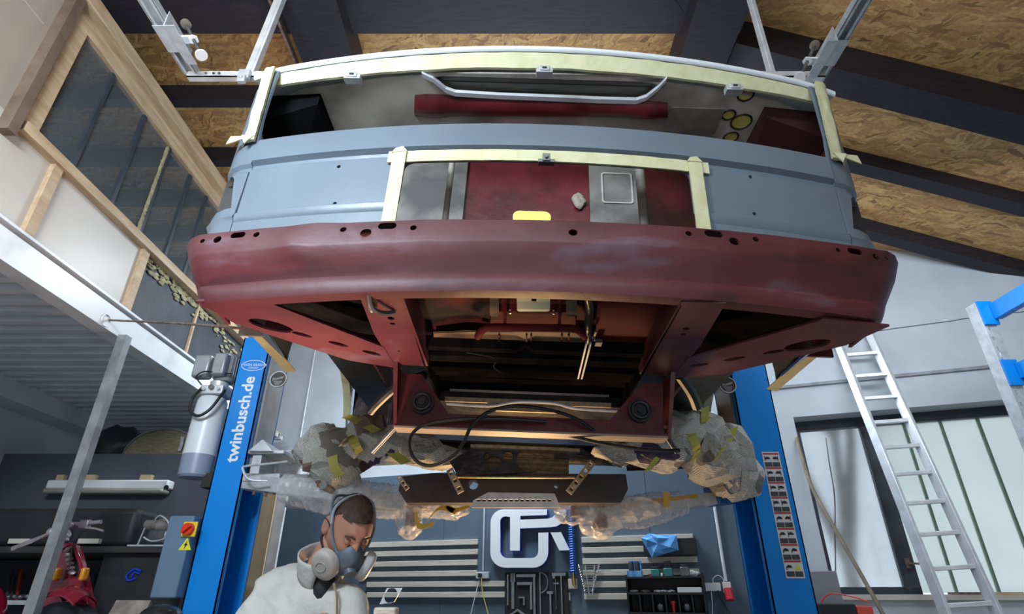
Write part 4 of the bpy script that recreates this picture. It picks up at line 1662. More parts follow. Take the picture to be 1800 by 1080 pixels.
for s, parts in ((-1, [((590, 790), 2.95, (0.19, 0.16, 0.15), 1), ((555, 780), 2.95, (0.12, 0.13, 0.13), 2), ((592, 832), 2.95, (0.13, 0.13, 0.09), 3)]),
                 (1, [((1265, 795), 2.85, (0.19, 0.16, 0.17), 11), ((1225, 755), 2.85, (0.14, 0.13, 0.12), 12), ((1300, 832), 2.85, (0.12, 0.13, 0.13), 13)])):
    b = VB()
    for (px, py), Y, r, sd in parts:
        c = vy(px, py, Y)
        sheets(b, (c.x, c.y + 0.05, c.z), r, sd)
    keep(b)
    page_uv(b.build('newspaper_wrap', NEWS, van, smooth=False))
    b = VB()
    for (px, py), Y, r, sd in ([((690, 785), 2.75, (0.24, 0.10, 0.085), 5), ((765, 800), 2.70, (0.17, 0.08, 0.055), 6), ((648, 755), 2.8, (0.10, 0.08, 0.10), 7)] if s < 0 else
                               [((1140, 795), 2.65, (0.21, 0.09, 0.075), 15), ((1085, 790), 2.65, (0.11, 0.08, 0.05), 16), ((1190, 760), 2.7, (0.13, 0.08, 0.10), 17)]):
        c = vy(px, py, Y)
        sheets(b, (c.x, c.y + 0.03, c.z), r, sd, 4, 0.15)
    keep(b)
    page_uv(b.build('newspaper_wrap', NEWS, van, smooth=False))
    # yellow tape strips over the paper
    strips = [[(600, 735), (625, 745), (655, 762)], [(610, 765), (618, 790), (632, 812)], [(655, 775), (680, 798), (706, 818)], [(577, 805), (580, 825), (590, 840)], [(560, 852), (572, 862)], [(640, 815), (705, 805)]] if s < 0 else \
             [[(1208, 770), (1216, 790), (1212, 815)], [(1232, 720), (1232, 745)], [(1284, 755), (1268, 790), (1250, 815)], [(1125, 800), (1155, 815)], [(1150, 805), (1130, 832)], [(1190, 770), (1212, 768)]]
    for st_ in strips:
        b = VB()
        P = []
        for px, py in st_:
            # lay the strip on the paper: the nearest surface of the wrap is about here
            P.append(wrap_hit(px, py) + Vector((0, -0.004, 0)))
        b.ribbon(smoothpts(P, 5), (0.042, 0, 0.018), (0, 0.0015, 0))
        b.build('tape_strip', TAPE_Y, van)
c = vy(572, 856, 2.80)
VB().cyl((c.x, c.y - 0.04, c.z), (c.x, c.y + 0.1, c.z), 0.018, n=14).build('stub_axle', STEEL_DARK, van)

# ================================================================== DOOR TRACK UNDER THE CEILING
tk = thing('garage_door_track', 'galvanised sectional door track hung from the ceiling above the van', 'door track', (0, 1.0, 2.09))
for s, x, yend in ((-1, -1.44, 1.80), (1, 1.385, 1.87)):
    b = MB()
    z = 2.09
    for dx in (-0.028, 0.028):
        b.box2((x + dx - 0.003, -2.6, z - 0.002), (x + dx + 0.003, yend, z + 0.030))
    b.box2((x - 0.028, -2.6, z + 0.028), (x + 0.028, yend, z + 0.032))
    b.box2((x - 0.028, -2.6, z - 0.002), (x - 0.014, yend, z + 0.002))
    b.box2((x + 0.014, -2.6, z - 0.002), (x + 0.028, yend, z + 0.002))
    b.build('rail', GALV, tk)
    i = -s
    # end stop: folded plate with a threaded rod and a round buffer
    b = MB()
    b.box2((x + i * 0.030, yend - 0.27, z - 0.03), (x + i * 0.034, yend - 0.08, z + 0.055))
    b.box2((x + i * 0.030, yend - 0.27, z - 0.034), (x + i * 0.075, yend - 0.08, z - 0.030))
    b.box2((x - 0.034, yend - 0.25, z - 0.008), (x + 0.034, yend - 0.12, z - 0.003))
    b.build('stop_bracket', GALV, tk, bevel=0.0015)
    if s < 0:
        p, q = aty(327, 43, 1.66), aty(354, 97, 1.64)
    else:
        p, q = aty(1432, 80, 1.74), aty(1406, 136, 1.72)
    b = MB()
    d = (q - p)
    nn = 60
    pts = [p + d * (k / nn) for k in range(nn + 1)]
    b.tube(pts, [0.0075 if k % 3 else 0.0055 for k in range(nn + 1)], 10)
    b.build('threaded_rod', STEEL_DARK, tk)
    dn = d.normalized()
    MB().tube([p - dn * 0.014, p - dn * 0.010, p + dn * 0.006, p + dn * 0.010], [0.012, 0.021, 0.021, 0.012], 18).build('round_buffer', mat('brown_rubber_buffer', (0.20, 0.17, 0.14), rough=0.6), tk)
    MB().tube([q - dn * 0.006, q + dn * 0.004], [0.024, 0.024], 18).build('disc_washer', WHITE_STEEL, tk)
    mid = p + d * 0.5
    b = MB()
    b.tube([mid - dn * 0.004, mid + dn * 0.006], [0.020, 0.020], 6)
    b.bar(mid, mid + Vector((-i * 0.05, 0, 0)), 0.035, 0.010)
    b.build('nut_plate', WHITE_STEEL, tk)
    # hanger
    if s < 0:
        h0, h1 = Vector((-1.185, 1.80, 2.075)), Vector((-1.13, 1.79, 2.72))
    else:
        h0, h1 = Vector((1.19, 1.84, 2.03)), Vector((1.165, 1.79, 2.72))
    b = MB()
    b.bar(h0, h1, 0.040, 0.004, (0, 1, 0))
    b.bar(h0 + Vector((0.018, 0.014, 0)), h1 + Vector((0.018, 0.014, 0)), 0.004, 0.030, (0, 1, 0))
    b.bar(h0 + Vector((0.004, -0.004, 0)), h1 + Vector((0.004, -0.004, 0)), 0.008, 0.004, (0, 1, 0))
    b.build('hanger', ALU, tk)
b = MB()
b.box2((-1.455, 1.795, 2.072), (1.40, 1.80, 2.104))
b.box2((-1.455, 1.795, 2.072), (1.40, 1.825, 2.076))
b.build('cross_bar', ALU, tk)
for dx in (-1.37, -1.335, -1.31):
    MB().cyl((dx, 1.790, 2.088), (dx, 1.796, 2.088), 0.006, n=8).build('bolt', STEEL_DARK, tk)
b = MB()
b.box2((-1.215, 1.775, 2.045), (-1.165, 1.795, 2.095))
b.box2((-1.205, 1.765, 2.010), (-1.172, 1.785, 2.050))
b.cyl((-1.188, 1.755, 2.03), (-1.188, 1.768, 2.03), 0.009, n=6)
b.build('clamp', GALV, tk, bevel=0.002)

# ================================================================== TWO-POST LIFT
CY0, CY1, CT = 3.0, 3.30, 1.33


def column(s, x_in, x_out, label):
    t = thing('lift_column', label, 'car lift', ((x_in + x_out) / 2, 3.15, FZ), group='blue lift columns')
    b = MB()
    b.box2((x_in, CY0, FZ + 0.02), (x_out, CY0 + 0.006, CT))
    b.box2((x_out - s * 0.006, CY0, FZ + 0.02), (x_out, CY1, CT))
    b.box2((x_in, CY1 - 0.006, FZ + 0.02), (x_out, CY1, CT))
    b.box2((x_in, CY0, FZ + 0.02), (x_in + s * 0.006, CY0 + 0.035, CT))
    b.box2((x_in, CY1 - 0.035, FZ + 0.02), (x_in + s * 0.006, CY1, CT))
    b.build('post', BLUE, t)
    MB().box2((x_in - s * 0.12, CY0 - 0.1, FZ), (x_out + s * 0.12, CY1 + 0.1, FZ + 0.02)).build('base_plate', BLUE_D, t)
    b = MB()
    b.box2((x_in - s * 0.012, CY0 + 0.055, 0.62), (x_in - s * 0.006, CY1 - 0.055, 1.30))
    b.box2((x_in - s * 0.012, CY0 + 0.045, 0.62), (x_in + s * 0.09, CY0 + 0.055, 1.30))
    b.box2((x_in - s * 0.012, CY1 - 0.055, 0.62), (x_in + s * 0.09, CY1 - 0.045, 1.30))
    b.build('carriage', mat('carriage_grey_steel', (0.26, 0.235, 0.22), (0.34, 0.32, 0.31), rough=0.35, metal=0.3, scale=7), t)
    # round badge on the carriage
    c = aty(489 if s < 0 else 1279, 667 if s < 0 else 677, 2.97)
    b = MB()
    b.cyl((c.x, c.y, c.z), (c.x, c.y + 0.006, c.z), 0.047, n=28)
    bd = b.build('round_badge', mat('badge_dark_grey', (0.05, 0.045, 0.045), rough=0.3), t)
    b = MB()
    b.tube([(c.x + 0.044 * math.cos(a), c.y - 0.001, c.z + 0.044 * math.sin(a)) for a in [2 * math.pi * k / 28 for k in range(28)]], 0.0025, 6, closed=True)
    b.build('badge_rim', WHITE_STEEL, bd)
    b = MB()
    b.text('Power', 0.016, lambda x, y, d: (c.x + x, c.y - 0.002, c.z + 0.006 + y + 0.3 * x), bold=True)
    for k in range(4):
        b.bar((c.x - 0.024 + 0.004 * k, c.y - 0.001, c.z - 0.012 - k * 0.007), (c.x + 0.024 - 0.004 * k, c.y - 0.001, c.z - 0.012 - k * 0.007), 0.001, 0.003)
    b.build('badge_print', mat('badge_print', (0.42, 0.38, 0.36), rough=0.4), bd)
    return t


colL = column(-1, -1.385, -1.54, 'left blue two-post lift column with white web address and oil tank')
colR = column(1, 1.222, 1.425, 'right blue two-post lift column with a strip of safety pictograms')
b = MB()
xc = -1.462
b.text('twinbusch.de', 0.062, lambda x, y, d: (xc - y, CY0 - 0.001, 0.858 + x), bold=True)
b.build('web_address', WHITE, colL)
c = aty(446, 643, CY0)
b = MB()
b.tube([(c.x + 0.066 * math.cos(a), CY0 - 0.001, c.z + 0.030 * math.sin(a)) for a in [2 * math.pi * k / 36 for k in range(36)]], 0.0022, 5, closed=True)
b.text('TWIN BUSCH', 0.017, lambda x, y, d: (c.x + x * 0.98, CY0 - 0.001, c.z + 0.004 + y * (1 - 90 * x * x)))
b.text('GERMANY', 0.009, lambda x, y, d: (c.x + x, CY0 - 0.001, c.z - 0.014 + y))
b.build('oval_logo', WHITE, colL)

# motor, valve block, tank on the outer side of the left column
MG = mat('cast_grey_motor', (0.30, 0.32, 0.34), (0.36, 0.38, 0.40), rough=0.4, metal=0.4, scale=20)
p0, p1 = aty(404, 622, 3.02), aty(398, 672, 3.02)
b = MB()
mx_, my_ = -1.625, 3.05
zt, zb = aty(400, 620, 3.0).z, aty(395, 668, 3.0).z
b.tube([(mx_, my_, zb), (mx_, my_, zb + 0.01), (mx_, my_, zt - 0.01), (mx_, my_, zt)], [0.050, 0.056, 0.056, 0.046], 24)
for k in range(10):
    a = math.pi + k * math.pi / 9
    b.bar((mx_ + 0.058 * math.cos(a), my_ + 0.058 * math.sin(a), zb + 0.02), (mx_ + 0.058 * math.cos(a), my_ + 0.058 * math.sin(a), zt - 0.02), 0.004, 0.008)
b.build('motor', MG, colL)
b = MB()
b.box2((mx_ - 0.155, my_ - 0.075, zb + 0.01), (mx_ - 0.065, my_ - 0.01, zt - 0.02))
b.build('capacitor_box', MG, colL, bevel=0.012)
b = MB()
b.box2((mx_ - 0.035, my_ - 0.10, zb + 0.015), (mx_ + 0.035, my_ - 0.05, zt - 0.02))
b.build('terminal_box', MG, colL, bevel=0.010)
b = MB()
b.tube([(mx_ - 0.02, my_, zb - 0.035), (mx_ - 0.02, my_, zb)], [0.045, 0.05], 20)
b.box2((mx_ - 0.085, my_ - 0.07, zb - 0.085), (mx_ + 0.04, my_ + 0.06, zb - 0.035))
blk = b.build('valve_block', ALU, colL, bevel=0.004)
for dx, dz, r in ((-0.06, -0.06, 0.010), (-0.02, -0.052, 0.014), (0.02, -0.06, 0.009)):
    MB().cyl((mx_ + dx, my_ - 0.085, zb + dz), (mx_ + dx, my_ - 0.07, zb + dz), r, n=12).build('plug', STEEL_DARK if r > 0.012 else GALV, blk)
TANKM = mat('translucent_white_plastic', (0.74, 0.78, 0.82), rough=0.35)
tz0, tz1 = aty(345, 838, 3.0).z, zb - 0.085
tx = mx_ - 0.035
b = MB()
b.tube([(tx, my_, tz0 + 0.10), (tx, my_, tz1 - 0.10), (tx, my_, tz1 - 0.03), (tx, my_, tz1 - 0.008), (tx, my_, tz1)], [0.082, 0.080, 0.078, 0.066, 0.045], 30)
b.build('oil_tank', TANKM, colL)
b = MB()
b.tube([(tx, my_, tz0), (tx, my_, tz0 + 0.012), (tx, my_, tz0 + 0.10), (tx, my_, tz0 + 0.115)], [0.070, 0.080, 0.0822, 0.0822], 30)
b.build('oil_level', mat('blue_grey_oil_in_tank', (0.27, 0.32, 0.42), rough=0.35), colL)
b = MB()
b.tube(smoothpts([(tx - 0.035, my_ - 0.075, tz1 + 0.03), (tx - 0.055, my_ - 0.10, tz1 - 0.03), (tx - 0.045, my_ - 0.115, tz1 - 0.11), (tx + 0.01, my_ - 0.12, tz1 - 0.14), (tx + 0.06, my_ - 0.115, tz1 - 0.10), (tx + 0.085, my_ - 0.09, tz1 - 0.02), (tx + 0.085, my_ - 0.06, tz1 + 0.02)], 6), 0.008, 10)
b.build('oil_hose', RUBBER, colL)
b = MB()
b.tube(smoothpts([(tx - 0.05, my_ - 0.06, tz1 + 0.05), (tx - 0.075, my_ - 0.09, tz1 + 0.09), (tx - 0.03, my_ - 0.10, tz1 + 0.115), (tx + 0.04, my_ - 0.09, tz1 + 0.11), (tx + 0.10, my_ - 0.05, tz1 + 0.12)], 6), 0.004, 8)
b.build('power_cable', RUBBER, colL)
MB().box2((-1.60, 3.02, tz0 - 0.05), (-1.54, 3.10, tz0 + 0.02)).build('tank_bracket', BLACK, colL)

# control box on the left column
cz0, cz1 = aty(300, 1052, 2.93).z, aty(330, 907, 2.93).z
b = MB()
b.box2((-1.665, 2.93, cz0), (-1.545, 3.14, cz1))
cbx = b.build('control_box', mat('grey_blue_cabinet', (0.115, 0.19, 0.28), (0.14, 0.22, 0.31), rough=0.45, scale=5), colL, bevel=0.006)
c = aty(334, 931, 2.93)
MB().box2((c.x - 0.034, 2.922, c.z - 0.034), (c.x + 0.034, 2.930, c.z + 0.034)).build('switch_plate', mat('signal_yellow', (0.85, 0.60, 0.03), rough=0.4), cbx, bevel=0.003)
b = MB()
b.cyl((c.x, 2.90, c.z), (c.x, 2.922, c.z), 0.027, n=24)
b.bar((c.x - 0.018, 2.892, c.z - 0.016), (c.x + 0.018, 2.892, c.z + 0.016), 0.012, 0.016, (0, 1, 0))
b.build('main_switch', mat('signal_red', (0.75, 0.045, 0.012), rough=0.35), cbx)
c = aty(327, 958, 2.93)
b = MB()
b.plate([(c.x - 0.030, c.z - 0.024), (c.x + 0.030, c.z - 0.024), (c.x, c.z + 0.032)], [], lambda x, z, d: (x, 2.928 + d, z), 0.002)
b.build('warning_triangle', mat('warning_yellow', (0.85, 0.78, 0.04), rough=0.4), cbx)
b = MB()
b.plate([(c.x + 0.004, c.z + 0.018), (c.x - 0.008, c.z - 0.004), (c.x - 0.001, c.z - 0.003), (c.x - 0.005, c.z - 0.020), (c.x + 0.009, c.z + 0.003), (c.x + 0.002, c.z + 0.003)], [], lambda x, z, d: (x, 2.926 + d, z), 0.0015)
b.build('flash_symbol', BLACK, cbx)
c = aty(286, 1024, 2.99)
MB().tube([(c.x - 0.004, 2.99, c.z), (-1.665, 2.99, c.z)], [0.020, 0.020], 16).build('emergency_stop', mat('signal_red', (0.75, 0.045, 0.012)), cbx)

# pictogram strip on the right column
b = MB()
sx0, sx1, sz0, sz1 = 1.306, 1.396, 0.078, 0.676
b.box2((sx0, CY0 - 0.002, sz0), (sx1, CY0 - 0.0005, sz1))
stk = b.build('safety_sticker', mat('sticker_white', (0.72, 0.72, 0.72), rough=0.4), colR)
SR = mat('sticker_red', (0.50, 0.05, 0.06), rough=0.4)
SD = mat('sticker_dark', (0.045, 0.045, 0.05), (0.09, 0.09, 0.09), rough=0.4, scale=160)
rnd = random.Random(5)
G = 8
gh = (sz1 - sz0 - 0.01) / G
for g in range(G):
    zt_ = sz1 - 0.006 - g * gh
    MB().box2((sx0 + 0.004, CY0 - 0.003, zt_ - 0.008), (sx1 - 0.004, CY0 - 0.002, zt_)).build('red_bar', SR, stk)
    for k in range(2):
        x0 = sx0 + 0.005 + k * 0.041
        MB().box2((x0, CY0 - 0.003, zt_ - gh + 0.003), (x0 + 0.038, CY0 - 0.002, zt_ - gh + 0.026)).build('text_block', SD, stk)
        b = MB()
        cx_, cz_ = x0 + 0.019, zt_ - 0.028
        if g == G - 1 and k == 1:
            b.plate([(cx_ - 0.014, cz_ - 0.012), (cx_ + 0.014, cz_ - 0.012), (cx_, cz_ + 0.014)], [], lambda x, z, d: (x, CY0 - 0.0035 + d, z), 0.001)
            b.build('pictogram', mat('warning_yellow', (0.85, 0.78, 0.04)), stk)
        else:
            # little car-on-lift drawings
            v_ = rnd.randint(0, 2)
            b.plate([(cx_ - 0.014, cz_ - 0.004), (cx_ - 0.012, cz_ + 0.003), (cx_ - 0.005, cz_ + 0.009), (cx_ + 0.006, cz_ + 0.008), (cx_ + 0.014, cz_ + 0.001), (cx_ + 0.013, cz_ - 0.004)], [], lambda x, z, d: (x, CY0 - 0.0035 + d, z), 0.001)
            b.box2((cx_ - 0.015 + 0.026 * (v_ == 1), CY0 - 0.0035, cz_ - 0.013), (cx_ - 0.012 + 0.026 * (v_ == 1), CY0 - 0.0025, cz_ + 0.012 * (v_ > 0)))
            b.build('pictogram', BLACK, stk)


def film_sleeve(mb, p, q, r, seed, n=36, sag=0.02):
    p, q = Vector(p), Vector(q)
    d = (q - p).normalized()
    u = d.cross(Vector((0, 0, 1))).normalized()
    w = u.cross(d)

    def fn(a, t):
        th = 2 * math.pi * a
        k = 1 + 0.20 * noise.noise(Vector((math.cos(th) * 1.2, math.sin(th) * 1.2, t * 5 + seed))) + 0.12 * noise.noise(Vector((math.cos(th) * 1.2, math.sin(th) * 1.2, t * 48 + seed)))
        return p.lerp(q, t) + (u * math.cos(th) + w * math.sin(th)) * r * k - Vector((0, 0, sag * math.sin(math.pi * t) * (0.6 - math.sin(th))))
    mb.grid(fn, 22, n * 2)


def arm(col, p, q, w, h, name='lift_arm', film=True, seed=0, m=None):
    b = MB()
    b.bar(p, q, w, h)
    o = b.build(name, m or GALV, col, bevel=0.004)
    if film:
        b = MB()
        d = (Vector(q) - Vector(p))
        film_sleeve(b, Vector(p) + d * 0.25, Vector(q) + d * 0.02, h * 0.95, seed)
        b.build('plastic_film', FILM, o)
    return o


ARM_O = mat('arm_lit_yellow', (0.62, 0.36, 0.06), rough=0.4)
pa, pb = aty(430, 848, 3.06), aty(712, 884, 2.98)
arm(colL, pa, pb, 0.10, 0.075, seed=1)
pa, pb = aty(430, 822, 3.25), aty(575, 824, 3.35)
arm(colL, pa, pb, 0.08, 0.09, seed=2)
pa, pb = aty(505, 888, 3.15), aty(712, 896, 3.05)
arm(colL, pa, pb, 0.05, 0.03, film=False)
# carriage foot with the pivot hooks
b = MB()
c = aty(455, 815, 3.0)
b.box2((c.x - 0.07, 3.0, c.z - 0.09), (c.x + 0.12, 3.28, c.z - 0.05))
b.box2((c.x - 0.07, 3.0, c.z + 0.05), (c.x + 0.12, 3.28, c.z + 0.07))
b.box2((c.x - 0.05, 3.02, c.z - 0.05), (c.x + 0.0, 3.26, c.z + 0.05))
b.build('arm_pivot', GALV, colL, bevel=0.004)
b = MB()
q0 = aty(430, 825, 2.94)
b.tube(smoothpts([aty(505, 812, 2.94), aty(470, 816, 2.92), aty(432, 820, 2.92), aty(427, 826, 2.92), aty(438, 843, 2.92), aty(470, 846, 2.94)], 4), 0.006, 8)
b.build('pull_handle', GALV, colL)
b = MB()
c = aty(460, 785, 3.0)
b.hexa([(c.x - 0.06, 2.98, c.z - 0.03), (c.x + 0.07, 2.98, c.z - 0.03), (c.x + 0.07, 3.2, c.z - 0.03), (c.x - 0.06, 3.2, c.z - 0.03), (c.x, 2.98, c.z + 0.03), (c.x + 0.01, 2.98, c.z + 0.03), (c.x + 0.01, 3.2, c.z + 0.03), (c.x, 3.2, c.z + 0.03)])
b.build('carriage_cap', GALV, colL, bevel=0.003)
for k, (px, py) in enumerate(((447, 863), (468, 866), (483, 863))):
    c = aty(px, py, 3.02)
    MB().cyl((c.x, 3.02, c.z - 0.02), (c.x, 3.02, c.z + 0.02), 0.008, n=8).build('pivot_pin', RUST, colL)
pa, pb = aty(1252, 878, 3.1), aty(1040, 905, 2.98)
o = arm(colR, pa, pb, 0.10, 0.062, seed=4)
b = MB()
d = (pb - pa)
b.bar(pa + d * 0.15 + Vector((0, -0.052, 0.02)), pa + d * 0.78 + Vector((0, -0.052, 0.02)), 0.004, 0.018)
b.build('lit_edge_strip', ARM_O, o)  # amber strip stands in for warm light on the arm's underside
pa, pb = aty(1345, 860, 3.15), aty(1250, 872, 3.1)
arm(colR, pa, pb, 0.14, 0.10, film=False, m=BLUE_D)
# hanging bundles of film at the arm ends (pads wrapped up)
for col, spots, m in ((colL, [((722, 915), 2.92, (0.055, 0.05, 0.06), 21), ((735, 890), 2.95, (0.10, 0.06, 0.035), 22), ((775, 898), 2.95, (0.10, 0.05, 0.035), 23)], FILM),
                      (colR, [((1055, 918), 2.92, (0.075, 0.06, 0.055), 31), ((1020, 900), 2.92, (0.10, 0.05, 0.045), 32), ((1100, 895), 2.95, (0.12, 0.06, 0.045), 33)], FILM)):
    for (px, py), Y, r, sd in spots:
        c = aty(px, py, Y)
        b = MB()
        b.crumple(c, r, seed=sd, amp=0.42, freq=11, sub=5)
        b.build('film_bundle', m, col, smooth=False)
    for (px, py), Y, r, sd in spots[:2]:
        c = aty(px, py, Y + 0.02)
        b = MB()
        b.tube([c + Vector((0, 0, -r[2] * 0.5)), c + Vector((0, 0, r[2] * 0.6))], [r[0] * 0.5, r[0] * 0.45], 14)
        b.build('lifting_pad', RUST, col)
for pts in ([(800, 905), (770, 898), (745, 925)], [(825, 893), (795, 902), (780, 888)], [(728, 905), (735, 930), (760, 925)]):
    b = MB()
    b.ribbon(smoothpts([aty(px, py, 2.86) for px, py in pts], 5), (0.012, 0, 0.022), (0, 0.002, 0))
    b.build('tape_strip', mat('amber_tape', (0.72, 0.46, 0.06), rough=0.5), colL)
b = MB()
b.ribbon([aty(1166, 865, 2.93), aty(1166, 892, 2.93)], (0.03, 0, 0), (0, 0.002, 0))
b.build('tape_strip', mat('amber_tape', (0.72, 0.46, 0.06), rough=0.5), colR)

# ================================================================== LEFT SIDE OBJECTS
b = MB()
b.box((-2.0, 2.69, (1.2 + FZ) / 2), (0.045, 0.045, 1.2 - FZ))
b.build('prop_post', mat('dull_zinc', (0.22, 0.23, 0.24), (0.34, 0.35, 0.36), rough=0.45, metal=0.3, scale=14), label='thin square steel prop post under the white mezzanine beam', cat='post')
b = MB()
b.tube(smoothpts([atx(192, 563, -2.035), aty(300, 568, 2.35), aty(370, 573, 1.98), aty(428, 578, 1.80)], 6), 0.0055, 8)
b.build('rusty_rod', RUST, label='thin rusty rod bridging the white mezzanine beam and the van sill', cat='rod')
b = MB()
c = atx(186, 563, -2.034)
b.tube([(c.x, c.y + 0.03 * math.cos(a), c.z + 0.03 * math.sin(a)) for a in [2 * math.pi * k / 20 for k in range(18)]], 0.0025, 6)
b.build('wire_loop', GALV, label='small wire loop on the white mezzanine beam by the rod', cat='wire')

# fluorescent batten on the dark partition
t = thing('fluorescent_batten', 'unlit long white fluorescent batten on the dark partition wall', 'light fixture', aty(193, 855, 3.86))
a0, a1 = aty(88, 855, 3.86), aty(298, 864, 3.86)
a1.z = a0.z - 0.004
b = MB()
b.box2((a0.x, 3.82, a0.z - 0.022), (a1.x, 3.9, a0.z + 0.034))
b.build('housing', WHITE_STEEL, t, bevel=0.01)
b = MB()
b.box2((a0.x + 0.01, 3.79, a0.z - 0.055), (a1.x - 0.01, 3.89, a0.z - 0.022))
b.build('diffuser', mat('yellowed_diffuser', (0.30, 0.29, 0.25), rough=0.4), t, bevel=0.015)
c = aty(292, 857, 3.815)
MB().cyl((c.x, 3.812, c.z), (c.x, 3.822, c.z), 0.014, n=12).build('cable_gland', RUBBER, t)
for px, w in ((108, 0.05), (160, 0.075), (258, 0.075)):
    c = aty(px, 838, 3.88)
    MB().box2((c.x - w / 2, 3.87, a0.z + 0.036), (c.x + w / 2, 3.9, a0.z + 0.075)).build('timber_block', PLY, t)

# black padded chest, bench and lower cabinets
b = MB()
c0, c1 = aty(0, 962, 3.3), aty(246, 893, 3.3)
b.box2((-3.2, 3.3, c0.z), (c1.x, 3.85, c1.z))
b.build('black_chest', BLACK, label='long black upholstered chest on the shelf behind the red scooter', cat='chest', bevel=0.03)
for px in (35, 157):
    c = aty(px, 952, 3.28)
    MB().box2((c.x - 0.055, 3.27, c.z - 0.012), (c.x + 0.055, 3.298, c.z + 0.012)).build(
        'timber_offcut', SLATM, label='short pale timber offcut on the black chest, ' + ('at its far left end' if px < 100 else 'right of the scooter handlebar'), cat='timber')
b = MB()
z_ = c0.z - 0.004
b.box2((-3.4, 3.2, z_ - 0.03), (-1.78, 3.88, z_))
o = b.build('bench_top', mat('worn_bench_board_dark', (0.02, 0.018, 0.018), (0.04, 0.035, 0.03), rough=0.6, scale=6), label='worn dark bench board carrying the black chest and the pump', cat='workbench')
t = thing('black_cabinet', 'flat black cabinet with a small blue emblem under the bench', 'cabinet', (-2.3, 3.5, FZ))
b = MB()
q0, q1 = aty(185, 972, 3.25), aty(302, 972, 3.25)
b.box2((q0.x, 3.25, FZ), (q1.x + 0.1, 3.85, z_ - 0.031))
b.build('carcass', BLACK, t)
c = aty(235, 1012, 3.245)
b = MB()
b.tube(smoothpts([(c.x + 0.035, 3.244, c.z + 0.02), (c.x - 0.005, 3.244, c.z + 0.028), (c.x - 0.035, 3.244, c.z + 0.0), (c.x - 0.02, 3.244, c.z - 0.024), (c.x + 0.018, 3.244, c.z - 0.012)], 5), 0.0055, 6)
b.tube([(c.x - 0.01, 3.244, c.z - 0.012), (c.x, 3.244, c.z + 0.016), (c.x + 0.03, 3.244, c.z + 0.006)], 0.005, 6)
b.build('blue_emblem', mat('emblem_blue', (0.01, 0.06, 0.55), rough=0.4), t)
# open shelf with hand tools
t = thing('tool_shelf', 'low dark shelf of hand tools behind the scooter', 'shelf', (-3.0, 3.5, FZ))
b = MB()
s0, s1 = aty(0, 1056, 3.3), aty(170, 985, 3.3)
b.box2((-3.3, 3.3, s0.z - 0.02), (s1.x, 3.8, s0.z))
b.build('shelf_board', GALV, t)
MB().box2((-3.3, 3.75, FZ), (s1.x, 3.8, s1.z + 0.02)).build('back_panel', mat('black_blue_panel', (0.018, 0.022, 0.03), rough=0.6), t)
b = MB()
b.box2((-3.3, 3.32, s0.z - 0.0), (-3.28, 3.75, s1.z + 0.02))
b.build('end_panel', BLACK, t)
rnd = random.Random(21)
desc = ['short', 'long', 'bent', 'thick', 'slim', 'rusty']
for k, px in enumerate((20, 27, 38, 120, 132, 160, 168)):
    a, c = aty(px, 1012 + rnd.uniform(-15, 10), 3.72), aty(px - rnd.uniform(2, 8), 1048, 3.6)
    c.z = s0.z + 0.004
    MB().tube([a, c], 0.006 if k % 2 else 0.009, 8).build('hand_tool', mat('tool_red_handle', (0.5, 0.05, 0.03)) if k == 2 else STEEL_DARK,
        label='steel hand tool standing on the low shelf, %s from the left' % ['first', 'second', 'third, red handled,', 'fourth', 'fifth', 'sixth', 'last'][k], cat='tool', group='hand tools on the low shelf')
for k in range(5):
    c = aty(18 + k * 11, 1050 - k, 3.45)
    MB().crumple((c.x, 3.45, s0.z + 0.018), (0.011, 0.02, 0.010), seed=k, amp=0.4, freq=30, sub=3).build('scrap_part', STEEL_DARK,
        label='small dark scrap metal part on the low shelf, %s in the row' % ['leftmost', 'second', 'middle', 'fourth', 'rightmost'][k], cat='metal part', group='scrap parts on the low shelf')
# pale worktop plank and papers in front
b = MB()
w0, w1 = aty(182, 1056, 3.1), aty(245, 1056, 3.1)
b.hexa([(w0.x, 2.95, w0.z - 0.55), (w1.x, 2.95, w0.z - 0.55), (w1.x, 3.22, w0.z - 0.02), (w0.x, 3.22, w0.z - 0.02), (w0.x, 2.92, w0.z - 0.53), (w1.x, 2.92, w0.z - 0.53), (w1.x, 3.20, w0.z), (w0.x, 3.20, w0.z)])
b.build('stained_board', mat('stained_board', (0.12, 0.10, 0.09), (0.42, 0.36, 0.30), rough=0.7, scale=9, detail=8), label='stained pale board lying below the black cabinet', cat='board')
b = MB()
c = aty(285, 1074, 2.75)
b.sphere((c.x, c.y, c.z - 0.03), (0.09, 0.08, 0.055))
b.build('black_helmet', mat('black_gloss_shell', (0.02, 0.02, 0.022), rough=0.25), label='rounded glossy black shell beside the foot of the control box', cat='helmet')

# pump / carburettor unit on the bench
t = thing('vacuum_pump', 'grimy grey pump unit with looping tubes on the bench end', 'pump', aty(280, 962, 3.3))
bz = z_ + 0.002
c = aty(277, 932, 3.35)
PM = mat('grimy_cast_grey', (0.16, 0.14, 0.13), (0.30, 0.27, 0.26), rough=0.5, metal=0.3, scale=14)
MB().tube([(c.x - 0.075, 3.35, bz + 0.115), (c.x - 0.07, 3.35, bz + 0.118), (c.x + 0.0, 3.35, bz + 0.115)], [0.014, 0.026, 0.028], 16).build('motor_barrel', PM, t)
MB().tube([(c.x + 0.0, 3.36, bz + 0.11), (c.x + 0.09, 3.36, bz + 0.115)], [0.04, 0.032], 16).build('pump_head', PM, t)
b = MB()
b.box2((c.x - 0.03, 3.31, bz + 0.02), (c.x + 0.08, 3.42, bz + 0.09))
b.build('crankcase', STEEL_DARK, t, bevel=0.012)
b = MB()
b.box2((c.x - 0.10, 3.28, bz), (c.x + 0.15, 3.45, bz + 0.012))
b.build('base_plate', GALV, t)
